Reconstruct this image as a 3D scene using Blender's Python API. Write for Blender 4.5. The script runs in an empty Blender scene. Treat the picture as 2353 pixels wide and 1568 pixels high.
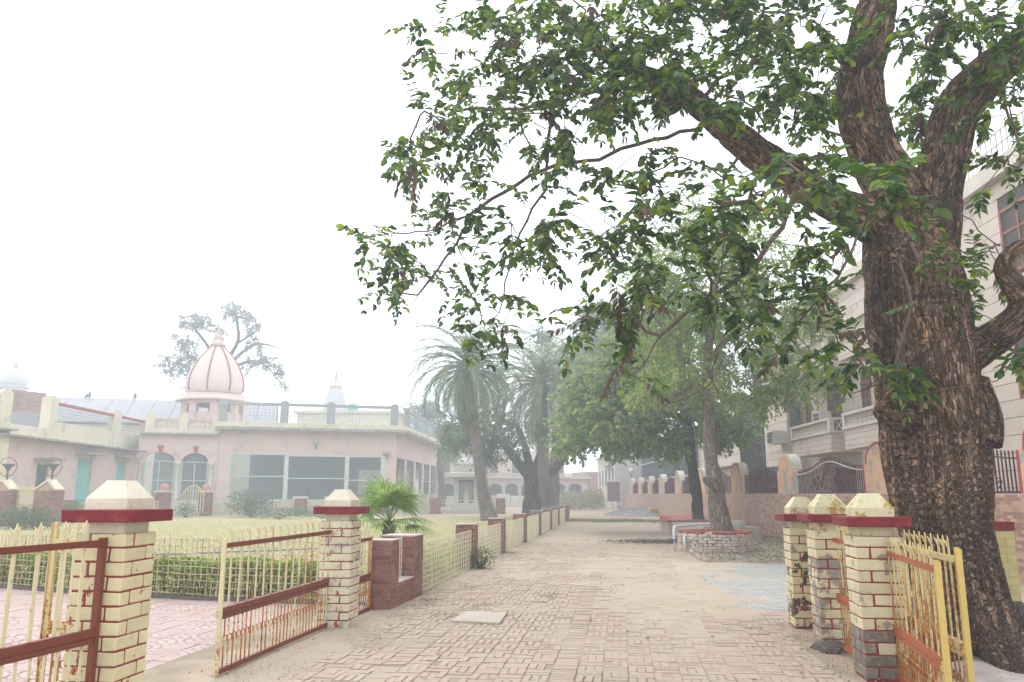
import bpy, bmesh, math, random
import numpy as np
from mathutils import Vector, Matrix, Euler, noise as mnoise

random.seed(7)
rng = np.random.default_rng(7)
SC = bpy.context.scene
COL = SC.collection

# ------------------------------------------------------------------ camera
CAM_H = 1.65
PITCH = math.atan(351 / 1830.0)
cd = bpy.data.cameras.new("camera")
cd.lens = 28.0
cd.sensor_width = 36.0
cd.clip_start = 0.05
cd.clip_end = 2000
cam = bpy.data.objects.new("camera", cd)
cam.location = (0, 0, CAM_H)
cam.rotation_euler = (math.pi / 2 + PITCH, 0, 0)
COL.objects.link(cam)
SC.camera = cam

# ------------------------------------------------------------------ sky, sun, exposure
SUN_EL, SUN_AZ = math.radians(48), math.radians(-25)     # azimuth from +Y towards +X
w = bpy.data.worlds.new("World")
SC.world = w
w.use_nodes = True
wn, wl = w.node_tree.nodes, w.node_tree.links
wn.clear()
sky = wn.new("ShaderNodeTexSky")
sky.sky_type = 'NISHITA'
sky.sun_disc = False
sky.sun_elevation = SUN_EL
sky.sun_rotation = SUN_AZ
sky.air_density = 1.0
sky.dust_density = 6.0
sky.ozone_density = 1.0
hs = wn.new("ShaderNodeHueSaturation")        # overcast: the cloud layer takes the blue out
hs.inputs["Saturation"].default_value = 0.08
mxs = wn.new("ShaderNodeMix")
mxs.data_type = 'RGBA'
mxs.inputs[0].default_value = 0.75
mxs.inputs[7].default_value = (18.2, 19.2, 20.6, 1)   # even cloud cover
bg = wn.new("ShaderNodeBackground")
bg.inputs["Strength"].default_value = 0.126
wo = wn.new("ShaderNodeOutputWorld")
wl.new(sky.outputs[0], hs.inputs["Color"])
wl.new(hs.outputs[0], mxs.inputs[6])
wl.new(mxs.outputs[2], bg.inputs["Color"])
wl.new(bg.outputs[0], wo.inputs["Surface"])

sd = bpy.data.lights.new("sun", 'SUN')
sd.energy = 1.5
sd.angle = math.radians(12)
sd.color = (1.0, 0.95, 0.88)
sun = bpy.data.objects.new("sun", sd)
sdir = Vector((math.sin(SUN_AZ) * math.cos(SUN_EL), math.cos(SUN_AZ) * math.cos(SUN_EL), math.sin(SUN_EL)))
sun.rotation_euler = sdir.to_track_quat('Z', 'Y').to_euler()
sun.location = (0, 0, 60)
COL.objects.link(sun)

vs = SC.view_settings
vs.view_transform = 'Standard'
vs.look = 'None'
vs.exposure = 0.0
vs.gamma = 1.0
vs.use_curve_mapping = False
SC.cycles.use_denoising = True
SC.cycles.max_bounces = 5
SC.cycles.diffuse_bounces = 2
SC.cycles.glossy_bounces = 2
SC.cycles.transmission_bounces = 4
SC.cycles.transparent_max_bounces = 8
SC.cycles.volume_bounces = 1
SC.cycles.caustics_reflective = False
SC.cycles.caustics_refractive = False

# ------------------------------------------------------------------ survey of the place
# bearings read from a 2353 px wide print of the photograph, turned into ground positions
FPX = 1830.0
_c, _s = math.cos(PITCH), math.sin(PITCH)
def ray(u, v):
    X, Y = (u - 1176.5) / FPX, (784 - v) / FPX
    return X, _c - Y * _s, _s + Y * _c
def G(u, v, h=0.0):
    d = ray(u, v); t = (h - CAM_H) / d[2]
    return Vector((d[0] * t, d[1] * t, h))
def P(u, v, y):
    d = ray(u, v); t = y / d[1]
    return Vector((d[0] * t, y, CAM_H + d[2] * t))

# ------------------------------------------------------------------ mesh helpers
class MB:
    def __init__(s):
        s.v, s.f = [], []
    def add(s, vs_, fs_):
        o = len(s.v); s.v.extend(vs_); s.f.extend([tuple(i + o for i in f) for f in fs_])
        return s
    def box(s, x0, x1, y0, y1, z0, z1):
        return s.add([(x0, y0, z0), (x1, y0, z0), (x1, y1, z0), (x0, y1, z0), (x0, y0, z1), (x1, y0, z1), (x1, y1, z1), (x0, y1, z1)],
                     [(3, 2, 1, 0), (4, 5, 6, 7), (0, 1, 5, 4), (1, 2, 6, 5), (2, 3, 7, 6), (3, 0, 4, 7)])
    def frustum(s, cx, cy, z0, z1, a0, b0, a1, b1):
        return s.add([(cx - a0, cy - b0, z0), (cx + a0, cy - b0, z0), (cx + a0, cy + b0, z0), (cx - a0, cy + b0, z0),
                      (cx - a1, cy - b1, z1), (cx + a1, cy - b1, z1), (cx + a1, cy + b1, z1), (cx - a1, cy + b1, z1)],
                     [(3, 2, 1, 0), (4, 5, 6, 7), (0, 1, 5, 4), (1, 2, 6, 5), (2, 3, 7, 6), (3, 0, 4, 7)])
    def bar(s, a, b, w_, d_=None, up=(0, 0, 1)):
        """a square bar from a to b"""
        a, b = Vector(a), Vector(b); d_ = d_ or w_
        t = (b - a)
        if t.length < 1e-6: return s
        t.normalize(); up = Vector(up)
        if abs(t.dot(up)) > .98: up = Vector((0, 1, 0))
        x = t.cross(up).normalized() * (w_ / 2); y = x.cross(t).normalized() * (d_ / 2)
        vs_ = [a - x - y, a + x - y, a + x + y, a - x + y, b - x - y, b + x - y, b + x + y, b - x + y]
        return s.add([tuple(q) for q in vs_], [(3, 2, 1, 0), (4, 5, 6, 7), (0, 1, 5, 4), (1, 2, 6, 5), (2, 3, 7, 6), (3, 0, 4, 7)])
    def tube(s, pts, rad, n=6, caps=True):
        pts = [Vector(p) for p in pts]; m = len(pts)
        if m < 2: return s
        rad = rad if hasattr(rad, '__len__') else [rad] * m
        o = len(s.v); ref = None
        for i, p in enumerate(pts):
            t = (pts[min(i + 1, m - 1)] - pts[max(i - 1, 0)])
            t = t.normalized() if t.length > 1e-9 else Vector((0, 0, 1))
            if ref is None:
                ref = Vector((1, 0, 0)) if abs(t.x) < .8 else Vector((0, 1, 0))
            x = (ref - t * ref.dot(t))
            x = x.normalized() if x.length > 1e-6 else t.orthogonal().normalized()
            ref = x; y = t.cross(x)
            for k in range(n):
                a = 2 * math.pi * k / n
                q = p + (x * math.cos(a) + y * math.sin(a)) * rad[i]
                s.v.append((q.x, q.y, q.z))
        for i in range(m - 1):
            for k in range(n):
                k2 = (k + 1) % n
                s.f.append((o + i * n + k, o + i * n + k2, o + (i + 1) * n + k2, o + (i + 1) * n + k))
        if caps:
            s.f.append(tuple(o + k for k in reversed(range(n)))); s.f.append(tuple(o + (m - 1) * n + k for k in range(n)))
        return s
    def lathe(s, cx, cy, prof, n=24, flat=None):
        o = len(s.v); m = len(prof)
        for r, z in prof:
            for k in range(n):
                a = 2 * math.pi * (k + .5) / n
                rr = r * (flat(a) if flat else 1)
                s.v.append((cx + rr * math.cos(a), cy + rr * math.sin(a), z))
        for i in range(m - 1):
            for k in range(n):
                k2 = (k + 1) % n
                s.f.append((o + i * n + k, o + i * n + k2, o + (i + 1) * n + k2, o + (i + 1) * n + k))
        s.f.append(tuple(o + k for k in reversed(range(n)))); s.f.append(tuple(o + (m - 1) * n + k for k in range(n)))
        return s
    def prism(s, poly, vec):
        n = len(poly); o = len(s.v); vec = Vector(vec)
        for p in poly: s.v.append(tuple(p))
        for p in poly: s.v.append(tuple(Vector(p) + vec))
        s.f.append(tuple(o + i for i in reversed(range(n)))); s.f.append(tuple(o + n + i for i in range(n)))
        for i in range(n):
            j = (i + 1) % n
            s.f.append((o + i, o + j, o + n + j, o + n + i))
        return s
    def xf(s, M):
        s.v = [tuple(M @ Vector(p)) for p in s.v]; return s
    def mesh(s, name):
        me = bpy.data.meshes.new(name)
        me.from_pydata([tuple(p) for p in s.v], [], s.f)
        return me

def link(name, me, mt=None, parent=None, loc=None, rot=None, world=False, smooth=False, kind=None):
    if mt is not None and not me.materials: me.materials.append(mt)
    if smooth: me.polygons.foreach_set("use_smooth", [True] * len(me.polygons))
    o = bpy.data.objects.new(name, me); COL.objects.link(o)
    if parent is not None:
        o.parent = parent
        if world:
            o.matrix_parent_inverse = (Matrix.Translation(parent.location) @ parent.rotation_euler.to_matrix().to_4x4()).inverted()
    if loc is not None: o.location = loc
    if rot is not None: o.rotation_euler = rot
    if kind: o["kind"] = kind
    return o
def part(name, mb, mt, parent, world=False, smooth=False, kind=None, label=None):
    o = link(name, mb.mesh(name), mt, parent, None, None, world, smooth, kind)
    if label: o["label"] = label
    return o
def tag(o, label, cat, group=None, kind=None):
    o["label"] = label; o["category"] = cat
    if group: o["group"] = group
    if kind: o["kind"] = kind
    return o
def thing(name, label, cat, loc=(0, 0, 0), rz=0.0, group=None):
    o = bpy.data.objects.new(name, None); COL.objects.link(o)
    o.empty_display_size = .2
    o.location = loc; o.rotation_euler = (0, 0, rz)
    return tag(o, label, cat, group)
def single(name, mb, mt, label, cat, group=None, smooth=False):
    return tag(link(name, mb.mesh(name), mt, None, smooth=smooth), label, cat, group)
def struct(name, mb, mt, smooth=False):
    o = link(name, mb.mesh(name), mt, None, smooth=smooth); o["kind"] = "structure"; return o
def copy_tree(o, parent=None):
    c_ = o.copy(); COL.objects.link(c_)
    if parent is not None: c_.parent = parent
    for ch in list(o.children): copy_tree(ch, c_)
    return c_
def np_mesh(name, verts, faces_flat, nper):
    """verts (N,3), faces_flat (M*nper) indices"""
    me = bpy.data.meshes.new(name)
    nv, nf = len(verts), len(faces_flat) // nper
    me.vertices.add(nv); me.vertices.foreach_set("co", np.ascontiguousarray(verts, dtype=np.float32).ravel())
    me.loops.add(nf * nper); me.loops.foreach_set("vertex_index", np.ascontiguousarray(faces_flat, dtype=np.int32).ravel())
    me.polygons.add(nf); me.polygons.foreach_set("loop_start", np.arange(0, nf * nper, nper, dtype=np.int32))
    me.update(calc_edges=True); me.validate()
    return me
def bevel_box(name, lx, ly, lz, b=.006, jit=0.0):
    """small brick with chamfered edges, centred, top open at nothing"""
    bm = bmesh.new(); bmesh.ops.create_cube(bm, size=1)
    for v in bm.verts: v.co = Vector((v.co.x * lx, v.co.y * ly, v.co.z * lz)) + Vector((random.uniform(-jit, jit), random.uniform(-jit, jit), random.uniform(-jit, jit)))
    bmesh.ops.bevel(bm, geom=list(bm.edges), offset=b, segments=1, affect='EDGES')
    me = bpy.data.meshes.new(name); bm.to_mesh(me); bm.free()
    return me

# ------------------------------------------------------------------ materials
def N(nt, t, **kw):
    n = nt.nodes.new(t)
    for k, v in kw.items(): setattr(n, k, v)
    return n
class Mat:
    def __init__(s, name, rough=.8, spec=.3):
        s.m = bpy.data.materials.new(name); s.m.use_nodes = True
        s.nt = s.m.node_tree; s.nt.nodes.clear()
        s.out = N(s.nt, "ShaderNodeOutputMaterial"); s.b = N(s.nt, "ShaderNodeBsdfPrincipled")
        s.b.inputs["Roughness"].default_value = rough; s.b.inputs["Specular IOR Level"].default_value = spec
        s.nt.links.new(s.b.outputs[0], s.out.inputs[0])
        s.geo = N(s.nt, "ShaderNodeNewGeometry"); s.co = s.geo.outputs["Position"]
    def L(s, a, b): s.nt.links.new(a, b)
    def objco(s):
        s.co = N(s.nt, "ShaderNodeTexCoord").outputs["Object"]; return s
    def mapped(s, sc, co=None, off=None):
        m = N(s.nt, "ShaderNodeMapping"); m.inputs["Scale"].default_value = sc if hasattr(sc, '__len__') else (sc,) * 3
        if off is not None: m.inputs["Location"].default_value = off
        s.L(co or s.co, m.inputs["Vector"]); return m.outputs[0]
    def noise(s, scale=5, detail=4, rough=.6, sc=(1, 1, 1), off=None, dist=0.0):
        n = N(s.nt, "ShaderNodeTexNoise"); n.inputs["Scale"].default_value = scale; n.inputs["Detail"].default_value = detail
        n.inputs["Roughness"].default_value = rough; n.inputs["Distortion"].default_value = dist
        s.L(s.mapped(sc, off=off), n.inputs["Vector"]); return n.outputs["Fac"]
    def voro(s, scale=5, feature='DISTANCE_TO_EDGE', sc=(1, 1, 1), co=None, rnd=1.0):
        n = N(s.nt, "ShaderNodeTexVoronoi", feature=feature); n.inputs["Scale"].default_value = scale
        n.inputs["Randomness"].default_value = rnd
        s.L(s.mapped(sc, co), n.inputs["Vector"]); return n.outputs["Distance"]
    def ramp(s, fac, lo, hi, a=0.0, b=1.0):
        m = N(s.nt, "ShaderNodeMapRange"); m.inputs[1].default_value = lo; m.inputs[2].default_value = hi
        m.inputs[3].default_value = a; m.inputs[4].default_value = b
        s.L(fac, m.inputs[0]); return m.outputs[0]
    def math(s, op, a, b):
        m = N(s.nt, "ShaderNodeMath", operation=op)
        for i, q in enumerate((a, b)):
            if isinstance(q, (int, float)): m.inputs[i].default_value = q
            else: s.L(q, m.inputs[i])
        return m.outputs[0]
    def mix(s, fac, a, b):
        m = N(s.nt, "ShaderNodeMix", data_type='RGBA')
        for i, q in ((0, fac), (6, a), (7, b)):
            if isinstance(q, (int, float)): m.inputs[i].default_value = q
            elif isinstance(q, (tuple, list)): m.inputs[i].default_value = tuple(q[:3]) + (1,)
            else: s.L(q, m.inputs[i])
        return m.outputs[2]
    def hsv(s, col, hue=.5, sat=1.0, val=1.0):
        m = N(s.nt, "ShaderNodeHueSaturation")
        for k, q in (("Hue", hue), ("Saturation", sat), ("Value", val)):
            if isinstance(q, (int, float)): m.inputs[k].default_value = q
            else: s.L(q, m.inputs[k])
        s.L(col, m.inputs["Color"]); return m.outputs[0]
    def rnd_obj(s): return N(s.nt, "ShaderNodeObjectInfo").outputs["Random"]
    def rnd_isl(s): return s.geo.outputs["Random Per Island"]
    def z(s):
        x = N(s.nt, "ShaderNodeSeparateXYZ"); s.L(s.geo.outputs["Position"], x.inputs[0]); return x.outputs[2]
    def color(s, c):
        if isinstance(c, (tuple, list)): s.b.inputs["Base Color"].default_value = tuple(c[:3]) + (1,)
        else: s.L(c, s.b.inputs["Base Color"])
        return s
    def rough(s, r):
        s.L(r, s.b.inputs["Roughness"]); return s
    def bump(s, h, strength=.4, dist=.01):
        b = N(s.nt, "ShaderNodeBump"); b.inputs["Strength"].default_value = strength; b.inputs["Distance"].default_value = dist
        s.L(h, b.inputs["Height"]); s.L(b.outputs[0], s.b.inputs["Normal"]); return s

def weathered(name, c1, c2, scale=3.0, c3=None, rough=.85, bump=.3, bd=.006, vary=0.0, isl=False, fine=40, sc=(1, 1, 1), obj=False, lo=.35, hi=.65, lo3=.56, hi3=.66):
    m = Mat(name, rough)
    if obj: m.objco()
    n1 = m.noise(scale, 5, .65, sc)
    col = m.mix(m.ramp(n1, lo, hi), c1, c2)
    if c3: col = m.mix(m.ramp(m.noise(scale * 1.7, 6, .7, sc, off=(3.1, 7.7, 1.3)), lo3, hi3), col, c3)
    f = m.noise(fine, 3, .6)
    col = m.hsv(col, val=m.ramp(f, .2, .8, .86, 1.12))
    if vary:
        col = m.hsv(col, val=m.ramp(m.rnd_isl() if isl else m.rnd_obj(), 0, 1, 1 - vary, 1 + vary))
    m.color(col)
    if bump: m.bump(m.math('ADD', f, m.math('MULTIPLY', n1, 2.0)), bump, bd)
    return m.m
# ================================================================== THE GROUND
AX = math.atan2(.1355, 1.0)
AV = Vector((math.sin(AX), math.cos(AX), 0)); NV = Vector((math.cos(AX), -math.sin(AX), 0))
O0 = Vector((-1.72, 11.78, 0))
def R(s_, t_, z=0.0):
    """lane coordinates: s_ across (0 = garden fence), t_ along the lane"""
    p = O0 + NV * s_ + AV * t_; return Vector((p.x, p.y, z))
RZ = -AX

def m_dirt(name, c1, c2, c3):
    m = Mat(name, .95, .1)
    n1, n2, n3 = m.noise(.35, 5, .6), m.noise(2.2, 6, .65), m.noise(38, 4, .7)
    col = m.mix(m.ramp(n1, .35, .65), c1, c2)
    col = m.mix(m.ramp(n2, .52, .72), col, c3)
    col = m.hsv(col, val=m.ramp(n3, .2, .8, .8, 1.18))
    m.color(col).bump(m.math('ADD', n3, m.math('MULTIPLY', n2, 2)), .35, .012)
    return m.m
M_dirt = m_dirt("dirt", (.42, .33, .245), (.36, .28, .205), (.30, .235, .175))
M_dust = m_dirt("dust", (.46, .38, .295), (.42, .34, .255), (.38, .305, .23))
M_lawn = m_dirt("lawn", (.42, .355, .19), (.35, .32, .15), (.26, .275, .11))

def sheet(pts, z):
    mb = MB(); mb.add([(p[0], p[1], z) for p in pts], [tuple(range(len(pts)))]); return mb
struct("ground", MB().add([(-400, -60, 0), (400, -60, 0), (400, 700, 0), (-400, 700, 0)], [(0, 1, 2, 3)]), M_dirt)

# ---- lane: a dusty bed that is a little uneven, bricks standing in it
def dustmask(S, T):
    d = .80 * np.exp(-(((S - 4.1) / 1.1) ** 2 + ((T - 2.2) / 4.2) ** 2))
    d += .55 * np.exp(-(((S - 3.4) / 1.6) ** 2 + ((T - 8.5) / 4.0) ** 2))
    d += .75 * np.exp(-((S + .15) / .45) ** 2) * (T < 1.0)
    d += .35 * np.exp(-((S - .1) / .22) ** 2)
    d += .35 * np.exp(-(((S - 1.0) / .8) ** 2 + ((T - 6.5) / 2.2) ** 2))
    return d
def vnoise(S, T, sc, seed=0.0):
    return np.array([mnoise.noise(Vector((a * sc, b * sc, seed))) for a, b in zip(S.ravel(), T.ravel())]).reshape(S.shape)
def grid_sheet(name, s0, s1, ds, t0, t1, dt, zf):
    S, T = np.meshgrid(np.arange(s0, s1 + 1e-6, ds), np.arange(t0, t1 + 1e-6, dt))
    Z = zf(S, T); ny, nx = S.shape
    X = O0.x + NV.x * S + AV.x * T; Y = O0.y + NV.y * S + AV.y * T
    idx = np.arange(nx * ny).reshape(ny, nx)
    q = np.stack([idx[:-1, :-1], idx[:-1, 1:], idx[1:, 1:], idx[1:, :-1]], -1).reshape(-1)
    return np_mesh(name, np.stack([X, Y, Z], -1).reshape(-1, 3), q, 4)
def lanez(S, T):
    n = vnoise(S, T, .9, 2.0) * .5 + vnoise(S, T, 3.7, 5.0) * .35 + vnoise(S, T, 11, 9.0) * .12
    return .020 + .014 * np.clip(dustmask(S, T) * 1.3 + n * 1.0 + .05, 0, 1.3)
m = Mat("lane_bed", .95, .1)      # soil darkened low in the joints to add their shade, pale dust blown over
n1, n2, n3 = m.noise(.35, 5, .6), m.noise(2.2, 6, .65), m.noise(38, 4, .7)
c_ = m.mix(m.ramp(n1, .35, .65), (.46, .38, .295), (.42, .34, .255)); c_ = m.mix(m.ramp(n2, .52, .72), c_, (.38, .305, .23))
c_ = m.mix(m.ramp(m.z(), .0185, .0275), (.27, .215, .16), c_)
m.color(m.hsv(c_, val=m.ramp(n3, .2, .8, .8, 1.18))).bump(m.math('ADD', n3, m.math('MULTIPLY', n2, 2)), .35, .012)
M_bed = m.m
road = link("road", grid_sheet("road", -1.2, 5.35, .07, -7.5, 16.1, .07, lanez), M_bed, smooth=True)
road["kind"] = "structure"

m = Mat("lane_brick", .9, .15)
n1, n2 = m.noise(1.3, 5, .65), m.noise(30, 4, .7)
c_ = m.mix(m.ramp(m.rnd_isl(), 0, 1), (.40, .315, .245), (.44, .34, .27))
c_ = m.mix(m.ramp(n1, .42, .68), c_, (.43, .35, .27))
c_ = m.hsv(c_, val=m.ramp(n2, .2, .8, .85, 1.15))
m.color(c_).bump(n2, .5, .008)
M_lanebrick = m.m
m = Mat("lane_brick_single", .9, .15)
n1, n2 = m.noise(1.3, 5, .65), m.noise(30, 4, .7)
c_ = m.mix(m.ramp(m.rnd_obj(), 0, 1), (.40, .315, .245), (.44, .34, .27))
c_ = m.mix(m.ramp(n1, .42, .68), c_, (.43, .35, .27))
c_ = m.hsv(c_, val=m.ramp(n2, .2, .8, .85, 1.15))
m.color(c_).bump(n2, .5, .008)
M_lanebrick1 = m.m

BS = .236
brick_spots = []
for j in range(-31, 66):
    for i in range(-2, 24):
        s0, t0 = i * BS, j * BS
        if s0 + BS > (5.42 if t0 < -.3 else 5.2) or (t0 > -1.0 and s0 < .02) or s0 < -.5: continue
        alng = (i + j) % 2
        if i % 7 == 4: alng = 0
        for k in range(3):
            if random.random() < .015: continue
            off = (k + .5) * BS / 3 + random.uniform(-.004, .004)
            w_, l_ = BS / 3 - random.uniform(.003, .011), BS - random.uniform(.003, .018)
            zz = .030 + random.uniform(-.007, .006) + .006 * mnoise.noise(Vector((s0 * 1.4, t0 * 1.4, 1)))
            a = random.gauss(0, .028)
            brick_spots.append((s0 + (off if alng else BS / 2), t0 + (BS / 2 if alng else off), w_ if alng else l_, l_ if alng else w_, zz, a))
# slab lying in the lane
SLAB = [G(1035, 1436), G(1148, 1442), G(1165, 1416), G(1072, 1414)]
slc = sum(SLAB, Vector()) / 4
camd = []
for b in brick_spots:
    p = R(b[0], b[1]); camd.append((p - Vector((0, 0, 0))).length)
order = np.argsort(camd)
near_ids, near_n = set(), 0
for i in order:
    p = R(brick_spots[i][0], brick_spots[i][1])
    if p.y < 7.62 or abs((p.x / p.y)) > .60: continue
    if p.x > 2.95: continue
    near_ids.add(int(i)); near_n += 1
    if near_n >= 300: break
bm_brick = bevel_box("brick", 1, 1, .06, .02)
# chamfer brick for joined bed
mbj = MB()
for i, (s_, t_, ws, wt, zz, a) in enumerate(brick_spots):
    p = R(s_, t_)
    if (p - slc).length < .30: pass
    if i in near_ids:
        o = link("brick", bm_brick, M_lanebrick1, road, (p.x, p.y, zz - .03), (random.uniform(-.015, .015), random.uniform(-.015, .015), RZ + a))
        o.scale = (ws, wt, 1)
    else:
        ca, sa = math.cos(RZ + a), math.sin(RZ + a)
        hs_, ht = ws / 2, wt / 2; c2 = .006
        tl = [random.uniform(-.003, .003) for _ in range(4)]
        ring = [(-hs_, -ht), (hs_, -ht), (hs_, ht), (-hs_, ht)]
        ring2 = [(-hs_ + c2, -ht + c2), (hs_ - c2, -ht + c2), (hs_ - c2, ht - c2), (-hs_ + c2, ht - c2)]
        V = [(p.x + x * ca - y * sa, p.y + x * sa + y * ca, zz - .02) for x, y in ring]
        V += [(p.x + x * ca - y * sa, p.y + x * sa + y * ca, zz + tl[q]) for q, (x, y) in enumerate(ring2)]
        mbj.add(V, [(4, 5, 6, 7), (0, 1, 5, 4), (1, 2, 6, 5), (2, 3, 7, 6), (3, 0, 4, 7)])
part("brick_bed", mbj, M_lanebrick, road, kind="stuff")

# farther lane: the same bricks too far away to tell apart
m = Mat("lane_far", .95, .1)
sep = N(m.nt, "ShaderNodeMapping"); sep.inputs["Rotation"].default_value = (0, 0, AX); m.L(m.co, sep.inputs["Vector"])
br = N(m.nt, "ShaderNodeTexChecker"); br.inputs["Scale"].default_value = 1 / BS; m.L(sep.outputs[0], br.inputs["Vector"])
n1, n2, n3 = m.noise(.5, 5, .65), m.noise(3, 5, .7), m.noise(24, 4, .7)
c_ = m.mix(m.ramp(n1, .35, .65), (.46, .385, .30), (.41, .335, .26))
c_ = m.mix(m.math('MULTIPLY', br.outputs["Fac"], m.ramp(n2, .3, .6)), c_, (.36, .28, .21))
c_ = m.hsv(c_, val=m.ramp(n3, .2, .8, .75, 1.15))
m.color(c_).bump(n3, .5, .02)
mb = MB(); mb.add([tuple(R(-.05, 16.1, .018)), tuple(R(5.35, 16.1, .018)), tuple(R(5.6, 40, .018)), tuple(R(-.05, 40, .018))], [(0, 1, 2, 3)])
struct("road_far", mb, m.m)

# ---- lawn and garden
struct("lawn", sheet([R(-.2, .9), R(-.2, 41), (-2, 62), (-20, 63.5), (-38, 58), (-60, 40), (-60, 20), (-30, 19.5), R(-8.6, 2.6), R(-3, 1.2)], .004), M_lawn)
m = Mat("grass_blades", .8, .2)
m.color(m.mix(m.rnd_isl(), (.39, .335, .17), (.22, .25, .085)))
def blades(n, sampler, h, wd, name, mt, parent=None, label=None, cat=None):
    V, Fc = [], []
    for i in range(n):
        x, y = sampler(); z0 = .003
        a = random.uniform(0, 6.28); hh = h * random.uniform(.5, 1.3); ln = hh * random.uniform(.1, .8)
        dx, dy = math.cos(a), math.sin(a); b = random.uniform(0, 6.28)
        o = len(V); wx, wy = wd * math.cos(b), wd * math.sin(b)
        V += [(x - wx, y - wy, z0), (x + wx, y + wy, z0), (x + dx * ln, y + dy * ln, z0 + hh)]
        Fc += [o, o + 1, o + 2]
    o = link(name, np_mesh(name, np.array(V), np.array(Fc), 3), mt, parent); o["kind"] = "stuff"
    if label: o["label"] = label; o["category"] = cat
    return o
def lawn_pt():
    while True:
        y = 13.5 + 36 * random.random() ** 1.7; x = random.uniform(-.62 * y, -.2 + .137 * (y - 12.5) - 1.4)
        q = Vector((x, y, 0)) - O0
        t_, s_ = q.dot(AV), q.dot(NV)
        if t_ > 1.5 + max(0, (-3 - s_) * .27): return x, y
blades(52000, lawn_pt, .045, .008, "grass", m.m, None, "short dry yellow-green grass covering the garden lawn", "grass")

# ---- pink patterned plaza tiles on the garden side of the gate
m = Mat("plaza_tile", .75, .3); m.objco()
wv = N(m.nt, "ShaderNodeTexWave", wave_type='RINGS', rings_direction='Z', wave_profile='SIN'); wv.inputs["Scale"].default_value = 3.2
wv.inputs["Distortion"].default_value = 1.2; wv.inputs["Detail Scale"].default_value = 2
m.L(m.mapped(1.0, off=(.15, .15, 0)), wv.inputs["Vector"])
m.co = m.geo.outputs["Position"]
n1, n2 = m.noise(.8, 5, .65), m.noise(14, 4, .7)
groove = m.ramp(wv.outputs["Fac"], .0, .28)
c_ = m.mix(m.ramp(m.rnd_obj(), 0, 1), (.43, .30, .265), (.48, .355, .315))
c_ = m.mix(m.ramp(n1, .45, .7), c_, (.44, .38, .35))
c_ = m.mix(m.ramp(n2, .62, .8), c_, (.28, .22, .19))
c_ = m.mix(groove, (.30, .21, .18), c_)
m.color(c_).bump(m.math('ADD', groove, m.math('MULTIPLY', n2, .4)), .6, .006)
M_ptile = m.m
plaza = struct("paved_court", sheet([R(-.45, -8), R(-.45, 1.0), R(-3, .9), R(-8.6, 2.4), R(-12, 2.6), R(-12, -8)], .006), M_dirt)
tme = bevel_box("tile", .293, .293, .03, .004)
tsp = []
for i in range(-40, -1):
    for j in range(-24, 9):
        s_, t_ = (i + .5) * .3 + .1, (j + .5) * .3
        if s_ > -.5 or t_ > .75 + max(0, (-3 - s_) * .25): continue
        p = R(s_, t_)
        if p.y < 6.2 or p.x / p.y < -.78: continue
        tsp.append(((p.x ** 2 + p.y ** 2) ** .5, p))
tsp.sort(key=lambda q: q[0])
mbj = MB()
for k, (d, p) in enumerate(tsp):
    zz = .012 + random.uniform(-.003, .003)
    if k < 300:
        link("tile", tme, M_ptile, plaza, (p.x, p.y, zz - .012), (random.uniform(-.006, .006), random.uniform(-.006, .006), RZ + random.choice((0, 1, 2, 3)) * math.pi / 2))
    else:
        q = MB().box(-.1465, .1465, -.1465, .1465, -.02, .003); q.xf(Matrix.Translation((p.x, p.y, zz)) @ Matrix.Rotation(RZ, 4, 'Z'))
        mbj.add(q.v, q.f)
if mbj.v: part("tile_field", mbj, M_ptile, plaza, kind="stuff")

# ---- grey interlocking pavers on the right, dusted over on the lane side
m = Mat("paver", .85, .2)
n1, n2 = m.noise(.7, 5, .65), m.noise(22, 4, .7)
c_ = m.mix(m.ramp(n1, .38, .62), (.37, .365, .355), (.42, .39, .35))
c_ = m.hsv(c_, val=m.ramp(m.rnd_obj(), 0, 1, .88, 1.12))
c_ = m.mix(m.ramp(n2, .6, .8), c_, (.40, .34, .27))
m.color(c_).bump(n2, .35, .006)
M_pav = m.m
M_pavpink = weathered("paver_pink", (.50, .34, .30), (.45, .33, .29), 1.2, vary=.1)
pav = link("pavement", grid_sheet("pavement", 4.3, 9.6, .1, -.2, 8.6, .1, lambda S, T: .021 + .026 * np.clip((5.75 - S) * .85 + .3 * np.sin(T * 1.3) * .6 + vnoise(S, T, 1.2, 3) * 1.0 + vnoise(S, T, 5, 6) * .5 + .05 + np.maximum(0, T - 7.2) * .9, 0, 1) - .05 * (1 - np.clip((S - 4.3) / .15, 0, 1)) - .05 * (1 - np.clip((T + .2) / .3, 0, 1))), M_dust, smooth=True)
pav["kind"] = "structure"
pme = bevel_box("paver", .188, .088, .03, .004)
psp = []
for j in range(0, 82):
    for i in range(2, 27):
        s_ = 4.45 + i * .2 + (.1 if j % 2 else 0); t_ = .25 + j * .1
        if s_ > 9.4: continue
        psp.append((s_, t_, j))
keep = []
for s_, t_, j in psp:
    p = R(s_, t_); u = p.x / p.y
    hid = .338 < u            # stands behind the gate posts
    keep.append((hid, p.y, p, j))
keep.sort(key=lambda q: (q[0], q[1]))
mbj = MB()
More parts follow.
